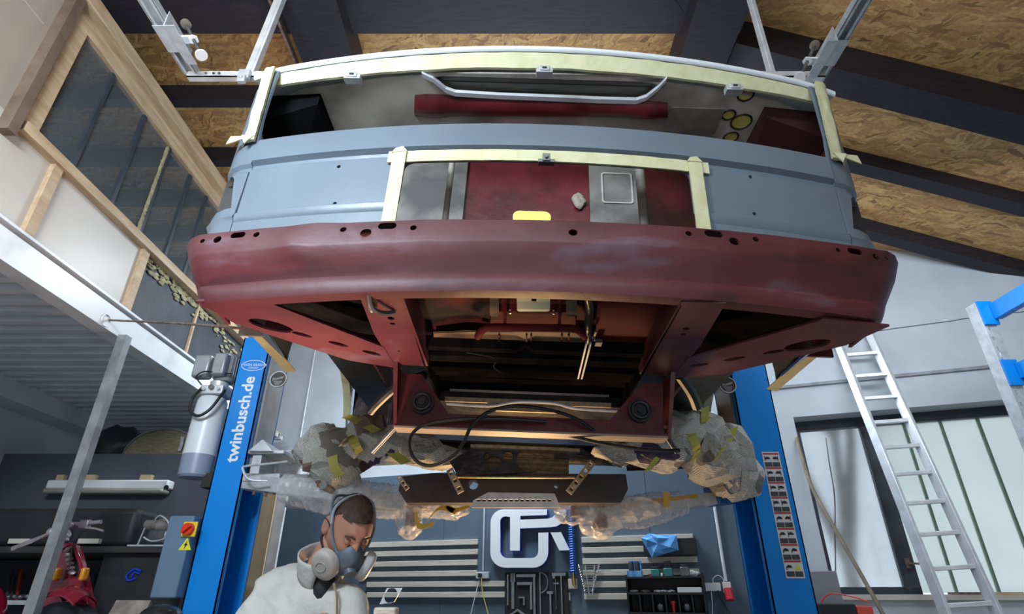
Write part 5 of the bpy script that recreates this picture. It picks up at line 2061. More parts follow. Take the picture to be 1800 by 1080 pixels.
MB().bar((c.x - 0.075, 3.33, bz + 0.012), (c.x - 0.06, 3.33, bz + 0.10), 0.006, 0.006).build('strut', GALV, t)
b = MB()
b.tube(smoothpts([(c.x + 0.0, 3.30, bz + 0.14), (c.x + 0.03, 3.29, bz + 0.16), (c.x + 0.085, 3.29, bz + 0.12), (c.x + 0.09, 3.29, bz + 0.05), (c.x + 0.02, 3.29, bz + 0.03), (c.x - 0.03, 3.29, bz + 0.05)], 6), 0.004, 6)
b.build('air_tube', GALV, t)

# stored bundles on top of the dark partition
INS = mat('mineral_wool', (0.20, 0.17, 0.09), (0.34, 0.30, 0.18), rough=0.95, scale=30, stretch=(1, 1, 8), bump=0.5)
t = thing('insulation_roll', 'yellow-brown mineral wool roll in torn foil on the dark partition top', 'insulation roll', (-2.35, 4.15, 0.87))
c = aty(296, 805, 4.1)
b = MB()
pts2 = [(c.x + 0.26 * math.cos(a), 0.868 + 0.19 * math.sin(a)) for a in [math.pi * k / 16 for k in range(17)]]
b.plate(pts2, [], lambda x, z, d: (x, 4.0 + d, z), 0.28)
b.build('wool', INS, t)
b = MB()
b.ribbon([(x, 3.985, z) for x, z in pts2], (0, 0.30, 0), (0, 0, 0.012))
b.build('foil', mat('grey_foil_paper', (0.22, 0.22, 0.22), rough=0.5), t)
MB().ribbon(smoothpts([aty(318, 768, 3.97), aty(316, 782, 3.96), aty(312, 793, 3.97)], 4), (0.02, 0, 0), (0, 0.002, 0)).build('torn_flap', GALV, t)
for k, (px, py, r) in enumerate(((190, 790, (0.17, 0.12, 0.13)), (243, 778, (0.16, 0.12, 0.12)))):
    c = aty(px, py, 4.12)
    b = MB()
    b.crumple((c.x, 4.55 if k == 1 else 4.18, 0.868 + r[2] * 0.8), r, seed=40 + k, amp=0.25, freq=6, sub=4)
    b.build('dark_bag', mat('dark_sheet_plastic', (0.02, 0.022, 0.027), (0.045, 0.047, 0.055), rough=0.45, scale=9),
            label='crumpled dark plastic bag on the partition top, ' + ['the left one of two', 'the one next to the wool roll'][k], cat='bag', group='dark bags on the partition')

# ---------------------------------------------------------------- scooter
SC = mat('cherry_red_lacquer', (0.20, 0.004, 0.022), (0.24, 0.008, 0.03), rough=0.18, scale=3, coat=0.6)
SCD = mat('dark_cherry_inner', (0.05, 0.004, 0.010), rough=0.3)
CHR = mat('dull_pinkish_alloy', (0.34, 0.28, 0.30), (0.45, 0.40, 0.41), rough=0.4, metal=0.5, scale=30)
YS_ = 2.91
t = thing('motor_scooter', 'cherry red scooter with stripped front and bare handlebar', 'scooter', aty(110, 1060, YS_ + 0.2))


def sp_(px, py, dy=0.0):
    return aty(px, py, YS_ + dy)


b = MB()
sh = [sp_(85, 965), sp_(112, 952), sp_(128, 955), sp_(140, 985), sp_(146, 1015), sp_(150, 1060), sp_(150, 1110), sp_(60, 1110), sp_(66, 1060), sp_(80, 1010)]
cx0 = sum(p.x for p in sh) / len(sh)


def shield(x, z, d):
    return (x, YS_ + d + 2.2 * (x - cx0 - 0.02) ** 2, z)


lens = [sp_(118, 964), sp_(127, 966), sp_(136, 1000), sp_(134, 1016), sp_(124, 1014), sp_(121, 985)]
b.plate([(p.x, p.z) for p in sh], [[(p.x, p.z) for p in lens]], shield, 0.05)
b.build('leg_shield', SC, t, bevel=0.012)
b = MB()
b.plate([(p.x + (0.008 if i in (1, 2, 3) else -0.008), p.z) for i, p in enumerate(lens)], [], lambda x, z, d: (x, YS_ + 0.03 + d, z), 0.02)
core = b.build('horn_recess', BLACK, t)
rnd = random.Random(9)
for k in range(6):
    c = sp_(121 + k * 1.8, 968 + k * 8, 0.02)
    MB().crumple((c.x, c.y - 0.01, c.z), (0.012, 0.012, 0.009), seed=k, amp=0.5, freq=60, sub=2).build('exposed_part', CHR, core)
for px, py in ((97, 1010), (148, 1010)):
    c = sp_(px, py, -0.03)
    MB().box((c.x, c.y, c.z), (0.040 if px < 120 else 0.022, 0.04, 0.055)).build('indicator', mat('amber_lens', (0.85, 0.33, 0.02), rough=0.2, trans=0.2), t, bevel=0.008)
b = MB()
f0 = sp_(118, 1036, -0.05)


def fend(u, v_):
    a = math.radians(-20 + 100 * u)
    w = (v_ - 0.5)
    return (f0.x - 0.02 + 0.16 * u + 0.0 * w, f0.y - 0.10 + 0.16 * w + 0.05, f0.z + 0.045 * math.cos((u - 0.45) * 2.6) - 0.10 * w * w * 1.4 - 0.03)


b.grid(fend, 16, 12, thick=(0, 0, -0.008))
b.build('front_fender', SC, t)
b = MB()
b.tube([(f0.x + 0.04, f0.y - 0.06, f0.z - 0.22), (f0.x + 0.04, f0.y + 0.02, f0.z - 0.22)], [0.17, 0.17], 28)
b.build('front_tyre', RUBBER, t)
b = MB()
b.tube([sp_(112, 952, 0.05), sp_(116, 930, 0.05)], [0.022, 0.018], 12)
b.tube([sp_(100, 948, 0.05), sp_(121, 938, 0.05)], 0.018, 12)
b.build('steering_head', CHR, t)
b = MB()
b.tube(smoothpts([sp_(22, 965), sp_(50, 954), sp_(86, 940), sp_(112, 930), sp_(122, 922), sp_(140, 922), sp_(178, 918)], 4), 0.010, 10)
b.build('handlebar', CHR, t)
b = MB()
b.box(sp_(150, 922), (0.045, 0.03, 0.04))
b.build('switch_housing', CHR, t, bevel=0.006)
b = MB()
b.tube(smoothpts([sp_(88, 936, -0.03), sp_(60, 952, -0.04), sp_(20, 968, -0.05)], 5), 0.005, 8)
b.build('brake_lever', CHR, t)
b = MB()
b.tube(smoothpts([sp_(150, 928, -0.03), sp_(168, 930, -0.04), sp_(182, 934, -0.05)], 5), 0.005, 8)
b.build('brake_lever', CHR, t)
for px, py in ((90, 936), (122, 925)):
    MB().sphere(sp_(px, py, -0.02), 0.020).build('lever_clamp', CHR, t)
for pts in ([(118, 925), (128, 935), (124, 950), (116, 955)], [(88, 942), (96, 965), (84, 1010)], [(150, 930), (128, 960), (122, 1000)], [(110, 1022), (118, 1006), (126, 1000)]):
    MB().tube(smoothpts([sp_(px, py, -0.06) for px, py in pts], 6), 0.0025, 6).build('control_cable', RUBBER, t)
b = MB()


def body(d, q):
    return Vector((q.x, q.y, q.z * (1.0 if d.z > 0 else 1.3)))


b.sphere((sp_(0, 1040).x - 0.21, YS_ + 0.10, sp_(0, 1060).z - 0.06), (0.17, 0.13, 0.16), 24, 16, fn=body)
b.build('rear_body', SC, t)
b = MB()
b.hexa([(sp_(0, 1060).x - 0.1, YS_ - 0.02, -0.9), (sp_(140, 1060).x, YS_ - 0.02, -0.9), (sp_(140, 1060).x, YS_ + 0.3, -0.9), (sp_(0, 1060).x - 0.1, YS_ + 0.3, -0.9), (sp_(0, 1060).x - 0.1, YS_ - 0.02, -0.86), (sp_(140, 1060).x, YS_ - 0.02, -0.86), (sp_(140, 1060).x, YS_ + 0.3, -0.86), (sp_(0, 1060).x - 0.1, YS_ + 0.3, -0.86)])
b.build('footboard', SCD, t)
b = MB()
for px in (40, 130):
    c = sp_(px, 1060)
    b.tube([(c.x, YS_ + 0.12, FZ + 0.005), (c.x, YS_ + 0.12, -0.86)], 0.03, 10)
b.box2((sp_(40, 1060).x, YS_ + 0.11, FZ + 0.2), (sp_(130, 1060).x, YS_ + 0.13, FZ + 0.24))
b.build('stand', STEEL_DARK, t)

# ================================================================== THE BACK WALL
WL = 0.02     # face of the cladding


def zl(v):      # keeps labels readable
    return v


names = ['topmost', 'second', 'third', 'fourth', 'fifth', 'lowest']
for k, (py, xr) in enumerate(((957.5, 841), (974, 841), (992, 840), (1010, 839), (1028, 889), (1046, 889))):
    z = wp(700, py, WL)[1]
    u0, u1 = wp(638 if k < 4 else 647, py, WL)[0], wp(xr, py, WL)[0]
    MB().wbox(u0, u1, z - 0.019, z + 0.019, WL + 0.024, WL + 0.0005).build('wooden_slat', SLATM, label='%s of the six pale slats on the blue wall left of the white emblem' % names[k], cat='slat', group='pale slats left of the emblem', bevel=0.002)
for k, (py, xr) in enumerate(((949, 1219), (967.5, 1221), (987, 1226), (1007.5, 1230), (1028, 1232), (1049, 1236))):
    z = wp(1060, py, WL)[1]
    u0, u1 = wp(1023 + k, py, WL)[0], wp(xr, py, WL)[0]
    MB().wbox(u0, u1, z - 0.019, z + 0.019, WL + 0.024, WL + 0.0005).build('wooden_slat', SLATM, label='%s of the six pale slats on the blue wall behind the black shelf' % names[k], cat='slat', group='pale slats right of the emblem', bevel=0.002)

# white emblem: rounded C with an F and an R
def zp(x, y):
    return wp(x / 3.913 + 600, y / 3.913 + 860, 0.07)


def arcpts(cx, cy, r, a0, a1, n=6, ry=None):
    ry = ry or r
    return [(cx + r * math.cos(math.radians(a0 + (a1 - a0) * k / n)), cy + ry * math.sin(math.radians(a0 + (a1 - a0) * k / n))) for k in range(n + 1)]


EMW = mat('white_acrylic_letter', (0.93, 0.96, 1.0), rough=0.35)
EMB = mat('blue_letter_edge', (0.03, 0.06, 0.45), rough=0.4)
em = thing('wall_emblem', 'large white letter emblem on the dark blue back wall', 'sign', W(wp(930, 998)[0], wp(930, 998)[1], 0.05))
shapes = []
shapes.append([(1415, 140)] + [(1415, 180), (1232, 186), (1228, 425), (1162, 425), (1162, 192)] + arcpts(1130, 225, 36, -90, -180, 5) + arcpts(1140, 430, 46, 180, 90, 5) + arcpts(1310, 430, 46, 90, 0, 5) + [(1356, 302), (1425, 300)] + arcpts(1320, 438, 104, 0, 90, 8) + arcpts(1130, 438, 104, 90, 180, 8) + arcpts(1120, 232, 92, 180, 270, 8))
shapes.append([(1232, 212), (1420, 205), (1452, 196), (1478, 172), (1484, 145), (1548, 140), (1546, 185), (1520, 235), (1480, 258), (1440, 264), (1232, 272)])
shapes.append([(1440, 300), (1512, 298), (1572, 422), (1500, 424)])
for i, sh in enumerate(shapes):
    P2 = [zp(*p) for p in sh]
    b = MB()
    b.plate(P2, [], lambda u, z, d: W(u, z, 0.075 - d), 0.006)
    b.build('letter', EMW, em, smooth=False)
    b = MB()
    b.plate(P2, [], lambda u, z, d: W(u, z - 0.002, 0.068 - d), 0.045)
    b.build('letter_edge', EMB, em, smooth=False)

# conduit, junction box and cables left of the emblem
PG = mat('pale_grey_plastic', (0.48, 0.52, 0.56), rough=0.45)
b = MB()
a0, a1 = wp(854, 893, WL), wp(850, 1004, WL)
b.tube([W(a1[0], a0[1] + 0.35, WL + 0.012), W(a1[0], a1[1], WL + 0.012)], 0.008, 10)
b.build('conduit_pipe', PG, label='thin pale conduit pipe running down to the small grey socket box', cat='pipe')
t = thing('socket_box', 'small grey double socket box under the pale conduit, cables plugged in', 'socket', W(*wp(851, 1018, WL), WL))
a0, a1 = wp(839, 1018, WL), wp(862, 1006, WL)
MB().wbox(a0[0], a1[0], a0[1], a1[1], WL + 0.035, WL + 0.001).build('housing', PG, t, bevel=0.004)
b = MB()
c = wp(848, 1012, WL)
b.wbox(c[0] - 0.015, c[0] + 0.012, c[1] - 0.015, c[1] + 0.012, WL + 0.06, WL + 0.035)
b.build('plug', BLACK, t, bevel=0.003)
for pts, m, lab in ((((842, 1020), (836, 1045), (824, 1095)), WHITE, 'white cable hanging from the small grey socket box'),
                    (((846, 1018), (849, 1045), (862, 1095)), mat('cable_yellow', (0.62, 0.55, 0.10), rough=0.5), 'yellow cable hanging from the small grey socket box')):
    MB().tube(smoothpts([W(*wp(x, y, 0.07), 0.07) for x, y in pts], 6), 0.0035, 8).build('cable', m, label=lab, cat='cable')

# black board of measuring tools
t0, t1 = wp(889, 1090, WL), wp(998, 1006, WL)
MB().wbox(t0[0], t1[0], t0[1] - 0.1, t1[1], WL + 0.022, WL + 0.001).build('tool_board', BLACK, label='black board holding the measuring tools below the white emblem', cat='tool board')
OT = WL + 0.030


def tp(x, y):
    return wp(x / 3.913 + 600, y / 3.913 + 860, OT)


def flat(mb, x0, y0, x1, y1, th=0.006):
    a, c = tp(x0, y0), tp(x1, y1)
    mb.wbox(a[0], c[0], a[1], c[1], OT + th, OT - 0.006)


TOOLM = mat('satin_steel_tool', (0.26, 0.28, 0.29), (0.36, 0.38, 0.39), rough=0.4, metal=0.4, scale=18)
b = MB(); flat(b, 1172, 585, 1190, 825); flat(b, 1166, 580, 1196, 640)
b.build('angle_gauge', TOOLM, label='slender slotted steel gauge at the left of the black tool board', cat='gauge')
b = MB(); flat(b, 1205, 588, 1338, 606); flat(b, 1320, 606, 1338, 900)
b.build('try_square', TOOLM, label='large steel try square on the black tool board, the outer one', cat='square')
b = MB(); flat(b, 1210, 642, 1314, 660); flat(b, 1298, 660, 1314, 830)
b.build('try_square', TOOLM, label='middle-sized steel try square nested inside the large one', cat='square')
b = MB(); flat(b, 1220, 742, 1262, 752); flat(b, 1252, 752, 1262, 800)
b.build('try_square', TOOLM, label='smallest steel try square, low inside the two others', cat='square')
b = MB(); flat(b, 1142, 590, 1150, 800)
b.build('steel_scriber', TOOLM, label='thin steel scriber at the left edge of the black tool board', cat='scriber')
b = MB()
pts = [tp(1368 + 52 * math.cos(a), 645 - 70 * math.sin(a)) for a in [math.pi / 2 - math.pi * k / 12 for k in range(13)]]
b.tube([W(u, z, OT) for u, z in pts], 0.0035, 6)
flat(b, 1362, 575, 1376, 900)
b.build('protractor', TOOLM, label='half-round protractor with a long blade on the black tool board', cat='protractor')
b = MB(); flat(b, 1450, 578, 1544, 598); flat(b, 1508, 598, 1526, 900); flat(b, 1455, 598, 1470, 615)
b.build('vernier_caliper', TOOLM, label='tall vernier caliper at the right edge of the tool board', cat='caliper')
b = MB(); flat(b, 1472, 620, 1481, 830); flat(b, 1460, 645, 1497, 655)
b.build('depth_gauge', TOOLM, label='thin depth gauge with a crosspiece beside the tall caliper', cat='gauge')
b = MB(); flat(b, 1414, 705, 1456, 722); flat(b, 1432, 722, 1448, 900)
b.build('vernier_caliper', TOOLM, label='shorter caliper between the protractor and the thin depth gauge', cat='caliper')
b = MB()
P2 = [tp(x, y) for x, y in ((1160, 861), (1212, 825), (1262, 861), (1250, 872), (1212, 840), (1172, 872))]
b.plate(P2, [], lambda u, z, d: W(u, z, OT + 0.006 - d), 0.012)
b.build('folding_rule', TOOLM, label='peaked steel angle rule at the bottom of the tool board', cat='rule')
for k, y in enumerate((660, 735)):
    c = wp(998.5, y / 3.913 + 860, WL)
    MB().wbox(c[0] + 0.006, c[0] + 0.018, c[1] - 0.03, c[1] + 0.02, WL + 0.01, WL + 0.001).build('hinge_plate', SLATM, label='small pale wooden peg beside the tool board, %s one' % ('upper' if k == 0 else 'lower'), cat='peg')

# blue air hose and its coupling
c0, c1 = wp(1003, 905, 0.06), wp(1007, 1008, 0.06)
b = MB()
pts = []
N_ = 240
for k in range(N_ + 1):
    t_ = k / N_
    u = c1[0] + 0.0
    z = (c0[1] + 0.25) + (c1[1] - c0[1] - 0.25) * t_
    a = 2 * math.pi * k / 6
    pts.append(W(u + 0.017 * math.cos(a), z, 0.055 + 0.017 * math.sin(a)))
b.tube(pts, 0.009, 6)
b.build('air_hose', mat('blue_coiled_hose', (0.0, 0.13, 0.62), rough=0.3), label='bright blue coiled air hose hanging right of the white emblem', cat='hose')
t = thing('air_coupling', 'brass air coupling on a small pale block under the blue hose', 'coupling', W(c1[0], c1[1] - 0.12, WL))
a0, a1 = wp(1000, 1036, WL), wp(1015, 1018, WL)
MB().wbox(a0[0], a1[0], a0[1], a1[1], WL + 0.02, WL + 0.001).build('block', SLATM, t, bevel=0.003)
b = MB()
b.tube([W(c1[0], c1[1] + 0.01, 0.055), W(c1[0], c1[1] - 0.03, 0.055), W(c1[0], c1[1] - 0.031, 0.055), W(c1[0] + 0.005, c1[1] - 0.08, 0.052)], [0.010, 0.010, 0.014, 0.012], 12)
b.build('fitting', mat('brass', (0.55, 0.40, 0.16), rough=0.3, metal=0.9), t)

# set of combination wrenches hung one below the other
def qp(x, y):
    return wp(x / 4.286 + 980, y / 4.286 + 860, WL + 0.03)


t = thing('wrench_rack', 'tapering pair of steel rails carrying the combination wrenches', 'wrench rack', W(*qp(235, 800), WL))
for xa, xb in ((208, 238), (278, 262)):
    b = MB()
    b.bar(W(*qp(xa, 575), WL + 0.028), W(*qp(xb, 800), WL + 0.028), 0.010, 0.006, (1, 0, 0))
    b.build('rail', ALU, t)
ords = ['topmost', 'second', 'third', 'fourth', 'fifth', 'sixth', 'seventh', 'eighth', 'ninth', 'tenth', 'eleventh', 'lowest']
CHROME = mat('chrome_vanadium', (0.60, 0.62, 0.64), rough=0.22, metal=0.9)
for k in range(12):
    y = 583 + k * 17.5
    xl, xr = 163 + k * 4.2, 318 - k * 4.4
    if k % 2:
        y -= 3
    a, c = qp(xl, y), qp(xr, y - 5)
    P, Q = W(*a, WL + 0.042), W(*c, WL + 0.042)
    d = (Q - P).normalized()
    b = MB()
    b.bar(P + d * 0.006, Q - d * 0.006, 0.005, 0.004)
    b.tube([P + Vector((0, 0, 0)) + Vector((0.006 * math.cos(q), 0, 0.006 * math.sin(q))) for q in [2 * math.pi * j / 10 for j in range(10)]], 0.0022, 5, closed=True)
    b.tube([Q + Vector((0.007 * math.cos(q), 0, 0.007 * math.sin(q))) for q in [math.radians(40 + 280 * j / 9) for j in range(10)]], 0.0026, 5)
    b.build('combination_wrench', CHROME, label='%s of the twelve chrome wrenches hung on the tapering rack' % ords[k], cat='wrench', group='combination wrenches')

# black shelf with compartments
OS0, OS1 = 0.20, WL + 0.026


def qs(x, y, o=OS0):
    return wp(x / 4.286 + 980, y / 4.286 + 860, o)


sh_ = thing('wall_shelf', 'black wooden wall shelf with six small compartments', 'shelf', W(*qs(800, 900), 0.1))
uL, zT = qs(510, 662)
uR = qs(1095, 662)[0]
zM = qs(700, 782)[1]
zB = zM - 0.115
for nm, args in (('side_panel', (uL, uL + 0.012, zB - 0.012, zT + 0.012)), ('side_panel', (uR - 0.012, uR, zB - 0.012, zT + 0.022)), ('shelf_board', (uL, uR, zT - 0.012, zT)), ('shelf_board', (uL, uR, zM - 0.012, zM)), ('shelf_board', (uL, uR, zB - 0.012, zB))):
    MB().wbox(*args, OS0, OS1).build(nm, BLACK, sh_, bevel=0.001)
for k in range(1, 6):
    u = uL + (uR - uL) * k / 6
    MB().wbox(u - 0.004, u + 0.004, zB, zM - 0.012, OS0, OS1).build('divider', BLACK, sh_)
MB().wbox(uL, uR, zB, zT, OS1 + 0.006, OS1 + 0.0005).build('back_panel', BLACK, sh_)


def on(u0, u1, z0, h, o0, o1, name, m, label, cat, **k):
    return MB().wbox(u0, u1, z0 + 0.0005, z0 + h, o0, o1).build(name, m, label=label, cat=cat, bevel=0.003, **k)


t = thing('glue_box', 'small blue box with two black bottles on the shelf top', 'box', W(uL + 0.055, zT, 0.14))
BB = mat('sky_blue_carton', (0.02, 0.22, 0.62), (0.25, 0.5, 0.8), rough=0.4, scale=20)
MB().wbox(uL + 0.012, uL + 0.108, zT + 0.0005, zT + 0.036, 0.19, 0.11).build('carton', BB, t)
MB().wbox(uL + 0.016, uL + 0.104, zT + 0.036, zT + 0.10, 0.12, 0.115).build('carton_back', BB, t)
for k in (0, 1):
    u = uL + 0.04 + k * 0.04
    MB().tube([W(u, zT + 0.002, 0.15), W(u, zT + 0.085, 0.15), W(u, zT + 0.095, 0.15)], [0.017, 0.017, 0.011], 14).build('bottle', BLACK, t)
TEAL = mat('teal_plastic', (0.03, 0.22, 0.22), rough=0.4)
um = qs(770, 650)[0]
for k, (du, w, h, m, lab) in enumerate(((-0.03, 0.055, 0.045, TEAL, 'left teal tool battery on the shelf top'), (0.055, 0.055, 0.05, TEAL, 'right teal tool battery, under the taller black pack'),
                                        (0.16, 0.055, 0.055, BLACK, 'dark grey pot near the right end of the shelf top'))):
    t = thing('tool_battery' if k < 2 else 'small_pot', lab, 'battery' if k < 2 else 'pot', W(um + du, zT, 0.15))
    MB().wbox(um + du - w / 2, um + du + w / 2, zT + 0.0005, zT + h, 0.19, 0.12).build('case', m if k < 2 else STEEL_DARK, t, bevel=0.004)
    MB().wbox(um + du - w / 2 + 0.005, um + du + w / 2 - 0.005, zT + h, zT + h + (0.045 if k == 1 else 0.014), 0.18, 0.13).build('cap', BLACK, t, bevel=0.003)
on(um - 0.075, um - 0.05, zT, 0.018, 0.18, 0.15, 'paint_pot', mat('dull_red', (0.35, 0.04, 0.03)), 'tiny dull red paint pot beside the left teal battery', 'pot')
on(um + 0.005, um + 0.018, zT, 0.02, 0.185, 0.16, 'white_tag', WHITE, 'tiny white tag between the two teal batteries', 'tag')
b = MB()
b.crumple(W(uR - 0.060, zT + 0.018, 0.15), (0.028, 0.02, 0.014), seed=3, amp=0.5, freq=50, sub=3)
b.build('clear_bag', FILM, label='little clear plastic bag at the right end of the shelf top', cat='bag')
# upper bay: white strip, bits; lower bay: knobs and a red handle
a0, a1 = qs(902, 762), qs(1085, 738)
MB().wbox(a0[0], a1[0], zM + 0.0005, zM + 0.03, 0.19, 0.17).build('white_strip', WHITE_STEEL, label='white boxed strip lying in the upper bay of the black shelf', cat='strip', bevel=0.002)
for k, x in enumerate((570, 655, 750, 800, 850)):
    c = qs(x, 765)
    MB().crumple(W(c[0], zM + 0.009, 0.16), (0.022, 0.012, 0.007), seed=k + 60, amp=0.5, freq=50, sub=2).build('small_hardware', GALV if k != 1 else RUST,
        label='bit of small hardware in the upper shelf bay, %s from the left' % ['first', 'second', 'third', 'fourth', 'fifth'][k], cat='hardware', group='hardware in the upper bay')
for k, x in enumerate((772, 968)):
    c = qs(x, 870)
    u = uL + (uR - uL) * ((2.5 if k == 0 else 4.5) / 6)
    MB().sphere(W(u, zB + 0.030, 0.165), (0.026, 0.026, 0.028), 14, 10).build('dark_ball', STEEL_DARK, label='round dark knob in the lower shelf row, %s the red handle' % ('left of' if k == 0 else 'right of'), cat='knob')
u = uL + (uR - uL) * 3.5 / 6
b = MB()
b.tube([W(u, zB + 0.055, 0.17), W(u, zB + 0.001, 0.17)], [0.012, 0.008], 10)
b.tube([W(u, zB + 0.056, 0.17), W(u, zB + 0.066, 0.17)], [0.017, 0.015], 12)
b.build('screwdriver', mat('signal_red', (0.75, 0.045, 0.012)), label='screwdriver with a red grip upright in the lower shelf row', cat='screwdriver')

# black case and light blue cloth on the upper slat
a0, a1 = wp(1133, 978, 0.12), wp(1222, 946, 0.12)
b = MB()
b.wbox(a0[0], a1[0], a0[1], a1[1], 0.14, WL + 0.026)
b.build('black_case', BLACK, label='flat black case hanging on the slats behind the blue cloth', cat='case', bevel=0.004)
b = MB()
P2 = [wp(x / 4.286 + 980, y / 4.286 + 860, 0.16) for x, y in ((625, 366), (690, 335), (760, 345), (895, 345), (912, 460), (800, 490), (712, 520), (668, 445))]
cc = (sum(p[0] for p in P2) / 8, sum(p[1] for p in P2) / 8)
ring = [W(u, z, 0.150) for u, z in P2]
fr_ = [b.v(p) for p in ring]
bk = [b.v(W(u, z, 0.142)) for u, z in P2]
inn = [b.v(W(cc[0] + (u - cc[0]) * 0.6, cc[1] + (z - cc[1]) * 0.6, 0.172 + 0.010 * (-1) ** i)) for i, (u, z) in enumerate(P2)]
cv = b.v(W(*cc, 0.168))
for i in range(8):
    j = (i + 1) % 8
    b.f([fr_[i], fr_[j], inn[j], inn[i]])
    b.f([inn[i], inn[j], cv])
    b.f([fr_[i], bk[i], bk[j], fr_[j]])
b.f(bk)
b.build('blue_cloth', mat('light_blue_cloth', (0.10, 0.34, 0.72), (0.14, 0.40, 0.78), rough=0.8, scale=30), label='light blue cloth draped over the black case on the slats', cat='cloth', smooth=False)

# right conduit, multi socket and red plug
b = MB()
a0, a1 = wp(1254, 888, WL), wp(1276, 1022, WL)
b.tube([W(a1[0], a0[1] + 0.3, WL + 0.012), W(a1[0], a1[1], WL + 0.012)], 0.010, 10)
b.build('conduit_pipe', WHITE, label='white conduit pipe down the blue wall right of the black shelf', cat='pipe')
t = thing('power_sockets', 'white socket strip at the foot of the right conduit pipe', 'socket', W(*wp(1262, 1040, WL), WL))
for x0, x1, y0, y1 in ((1241, 1266, 1040, 1025), (1272, 1284, 1043, 1024)):
    a0, a1 = wp(x0, y0, WL), wp(x1, y1, WL)
    MB().wbox(a0[0], a1[0], a0[1], a1[1], WL + 0.05, WL + 0.001).build('socket', WHITE_STEEL, t, bevel=0.004)
b = MB()
b.tube(smoothpts([W(*wp(x, y, 0.06), 0.06) for x, y in ((1254, 1026), (1253, 1018), (1262, 1012), (1271, 1018), (1272, 1025))], 5), 0.003, 6)
b.build('jumper_cable', WHITE, t)
a0 = wp(1281, 1045, WL)
b = MB()
b.tube([W(a0[0], a0[1] + 0.03, 0.07), W(a0[0] + 0.005, a0[1] - 0.035, 0.09)], [0.028, 0.026], 16)
b.build('power_plug', mat('plug_red', (0.60, 0.03, 0.04), rough=0.4), label='round red power plug in the right end of the socket strip', cat='plug')
for pts, m, lab in ((((1250, 1041), (1252, 1062), (1252, 1095)), WHITE, 'thin white cable dropping from the socket strip'),
                    (((1262, 1038), (1268, 1055), (1290, 1090)), RUBBER, 'thin black cable dropping past the red plug')):
    MB().tube(smoothpts([W(*wp(x, y, 0.075), 0.075) for x, y in pts], 6), 0.003, 6).build('cable', m, label=lab, cat='cable')
b = MB()
b.text('C', 0.02, lambda x, y, d: W(wp(1010, 1076, WL)[0] + x, wp(1010, 1076, WL)[1] + y, WL + 0.001))
b.build('green_chalk_mark', mat('chalk_green', (0.1, 0.6, 0.05)), label='small green chalk mark on the blue wall under the air coupling', cat='mark')

# pipes on the white wall above the cladding
for k, (py, m, r, lab) in enumerate(((726, WHITE_STEEL, 0.010, 'white pipe across the wall above the blue one'), (738, BLUE, 0.016, 'bright blue pipe across the white wall above the cladding'))):
    z = wp(1265, py, 0.03)[1]
    MB().tube([W(-3.2, z, 0.03), W(1.6, z, 0.03)], r, 10).build('wall_pipe', m, label=lab, cat='pipe')
MB().tube([W(wp(540, 700, 0.02)[0], 2.6, 0.02), W(wp(540, 700, 0.02)[0], 0.95, 0.02)], 0.006, 8).build('wall_cable', WHITE, label='thin white cable down the white wall behind the left column', cat='cable')
# plywood sheet and white board leaning behind the left column
a, c = aty(452, 890, 4.25), aty(482, 890, 4.25)
MB().box2((a.x, 4.25, FZ), (c.x, 4.27, 0.66)).build('plywood_sheet', PLY, label='upright plywood sheet between the left column and the worker', cat='board')
d = aty(503, 890, 4.3)
MB().box2((c.x + 0.004, 4.28, FZ), (d.x, 4.31, 0.66)).build('white_board', mat('smeared_white_board', (0.50, 0.50, 0.50), (0.68, 0.69, 0.70), rough=0.6, scale=7), label='narrow smeared white board next to the plywood sheet', cat='board')

# ================================================================== RIGHT SIDE OBJECTS
# ladder
def Wpx(px, py, o):
    return W(*wp(px, py, o), o)


LT, LBt = Wpx(1474, 606, 0.05), Wpx(1662, 1080, 0.46)
RT, RBt = Wpx(1527, 584, 0.05), Wpx(1753, 1080, 0.46)


def ext(a, c, z):
    return a + (c - a) * ((z - a.z) / (c.z - a.z))


t = thing('ladder', 'long aluminium ladder leaning across the white wall and the window', 'ladder', (LBt + RBt) / 2 - Vector((0, 0.25, 0)) + Vector((0, 0, FZ - LBt.z)))
for a, c in ((LT, LBt), (RT, RBt)):
    b = MB()
    b.bar(a, ext(a, c, FZ + 0.01), 0.026, 0.058, (0.3, -1, 0))
    b.build('side_rail', ALU, t, bevel=0.004)


def atpy(a, c, py):
    lo, hi = 0.0, 1.0
    for _ in range(40):
        m_ = (lo + hi) / 2
        p = a + (c - a) * m_
        zc = p.y * PC + p.z * PS
        y = 540 - 1000 * (p.z * PC - p.y * PS) / zc
        if y < py: lo = m_
        else: hi = m_
    return a + (c - a) * lo


for py in (624.5, 662, 701, 743, 787, 834, 885, 940, 1000, 1065):
    p, q = atpy(LT, LBt, py + 1), atpy(RT, RBt, py - 4)
    MB().bar(p, q, 0.030, 0.024).build('rung', ALU, t, bevel=0.003)
for z in (-0.4, -0.68, -0.96, -1.2):
    MB().bar(ext(LT, LBt, z), ext(RT, RBt, z), 0.030, 0.024).build('rung', ALU, t, bevel=0.003)
for p in (LT, RT):
    MB().sphere(p, (0.028, 0.034, 0.03), 12, 8).build('end_cap', mat('worn_cap', (0.3, 0.27, 0.24), rough=0.7), t)

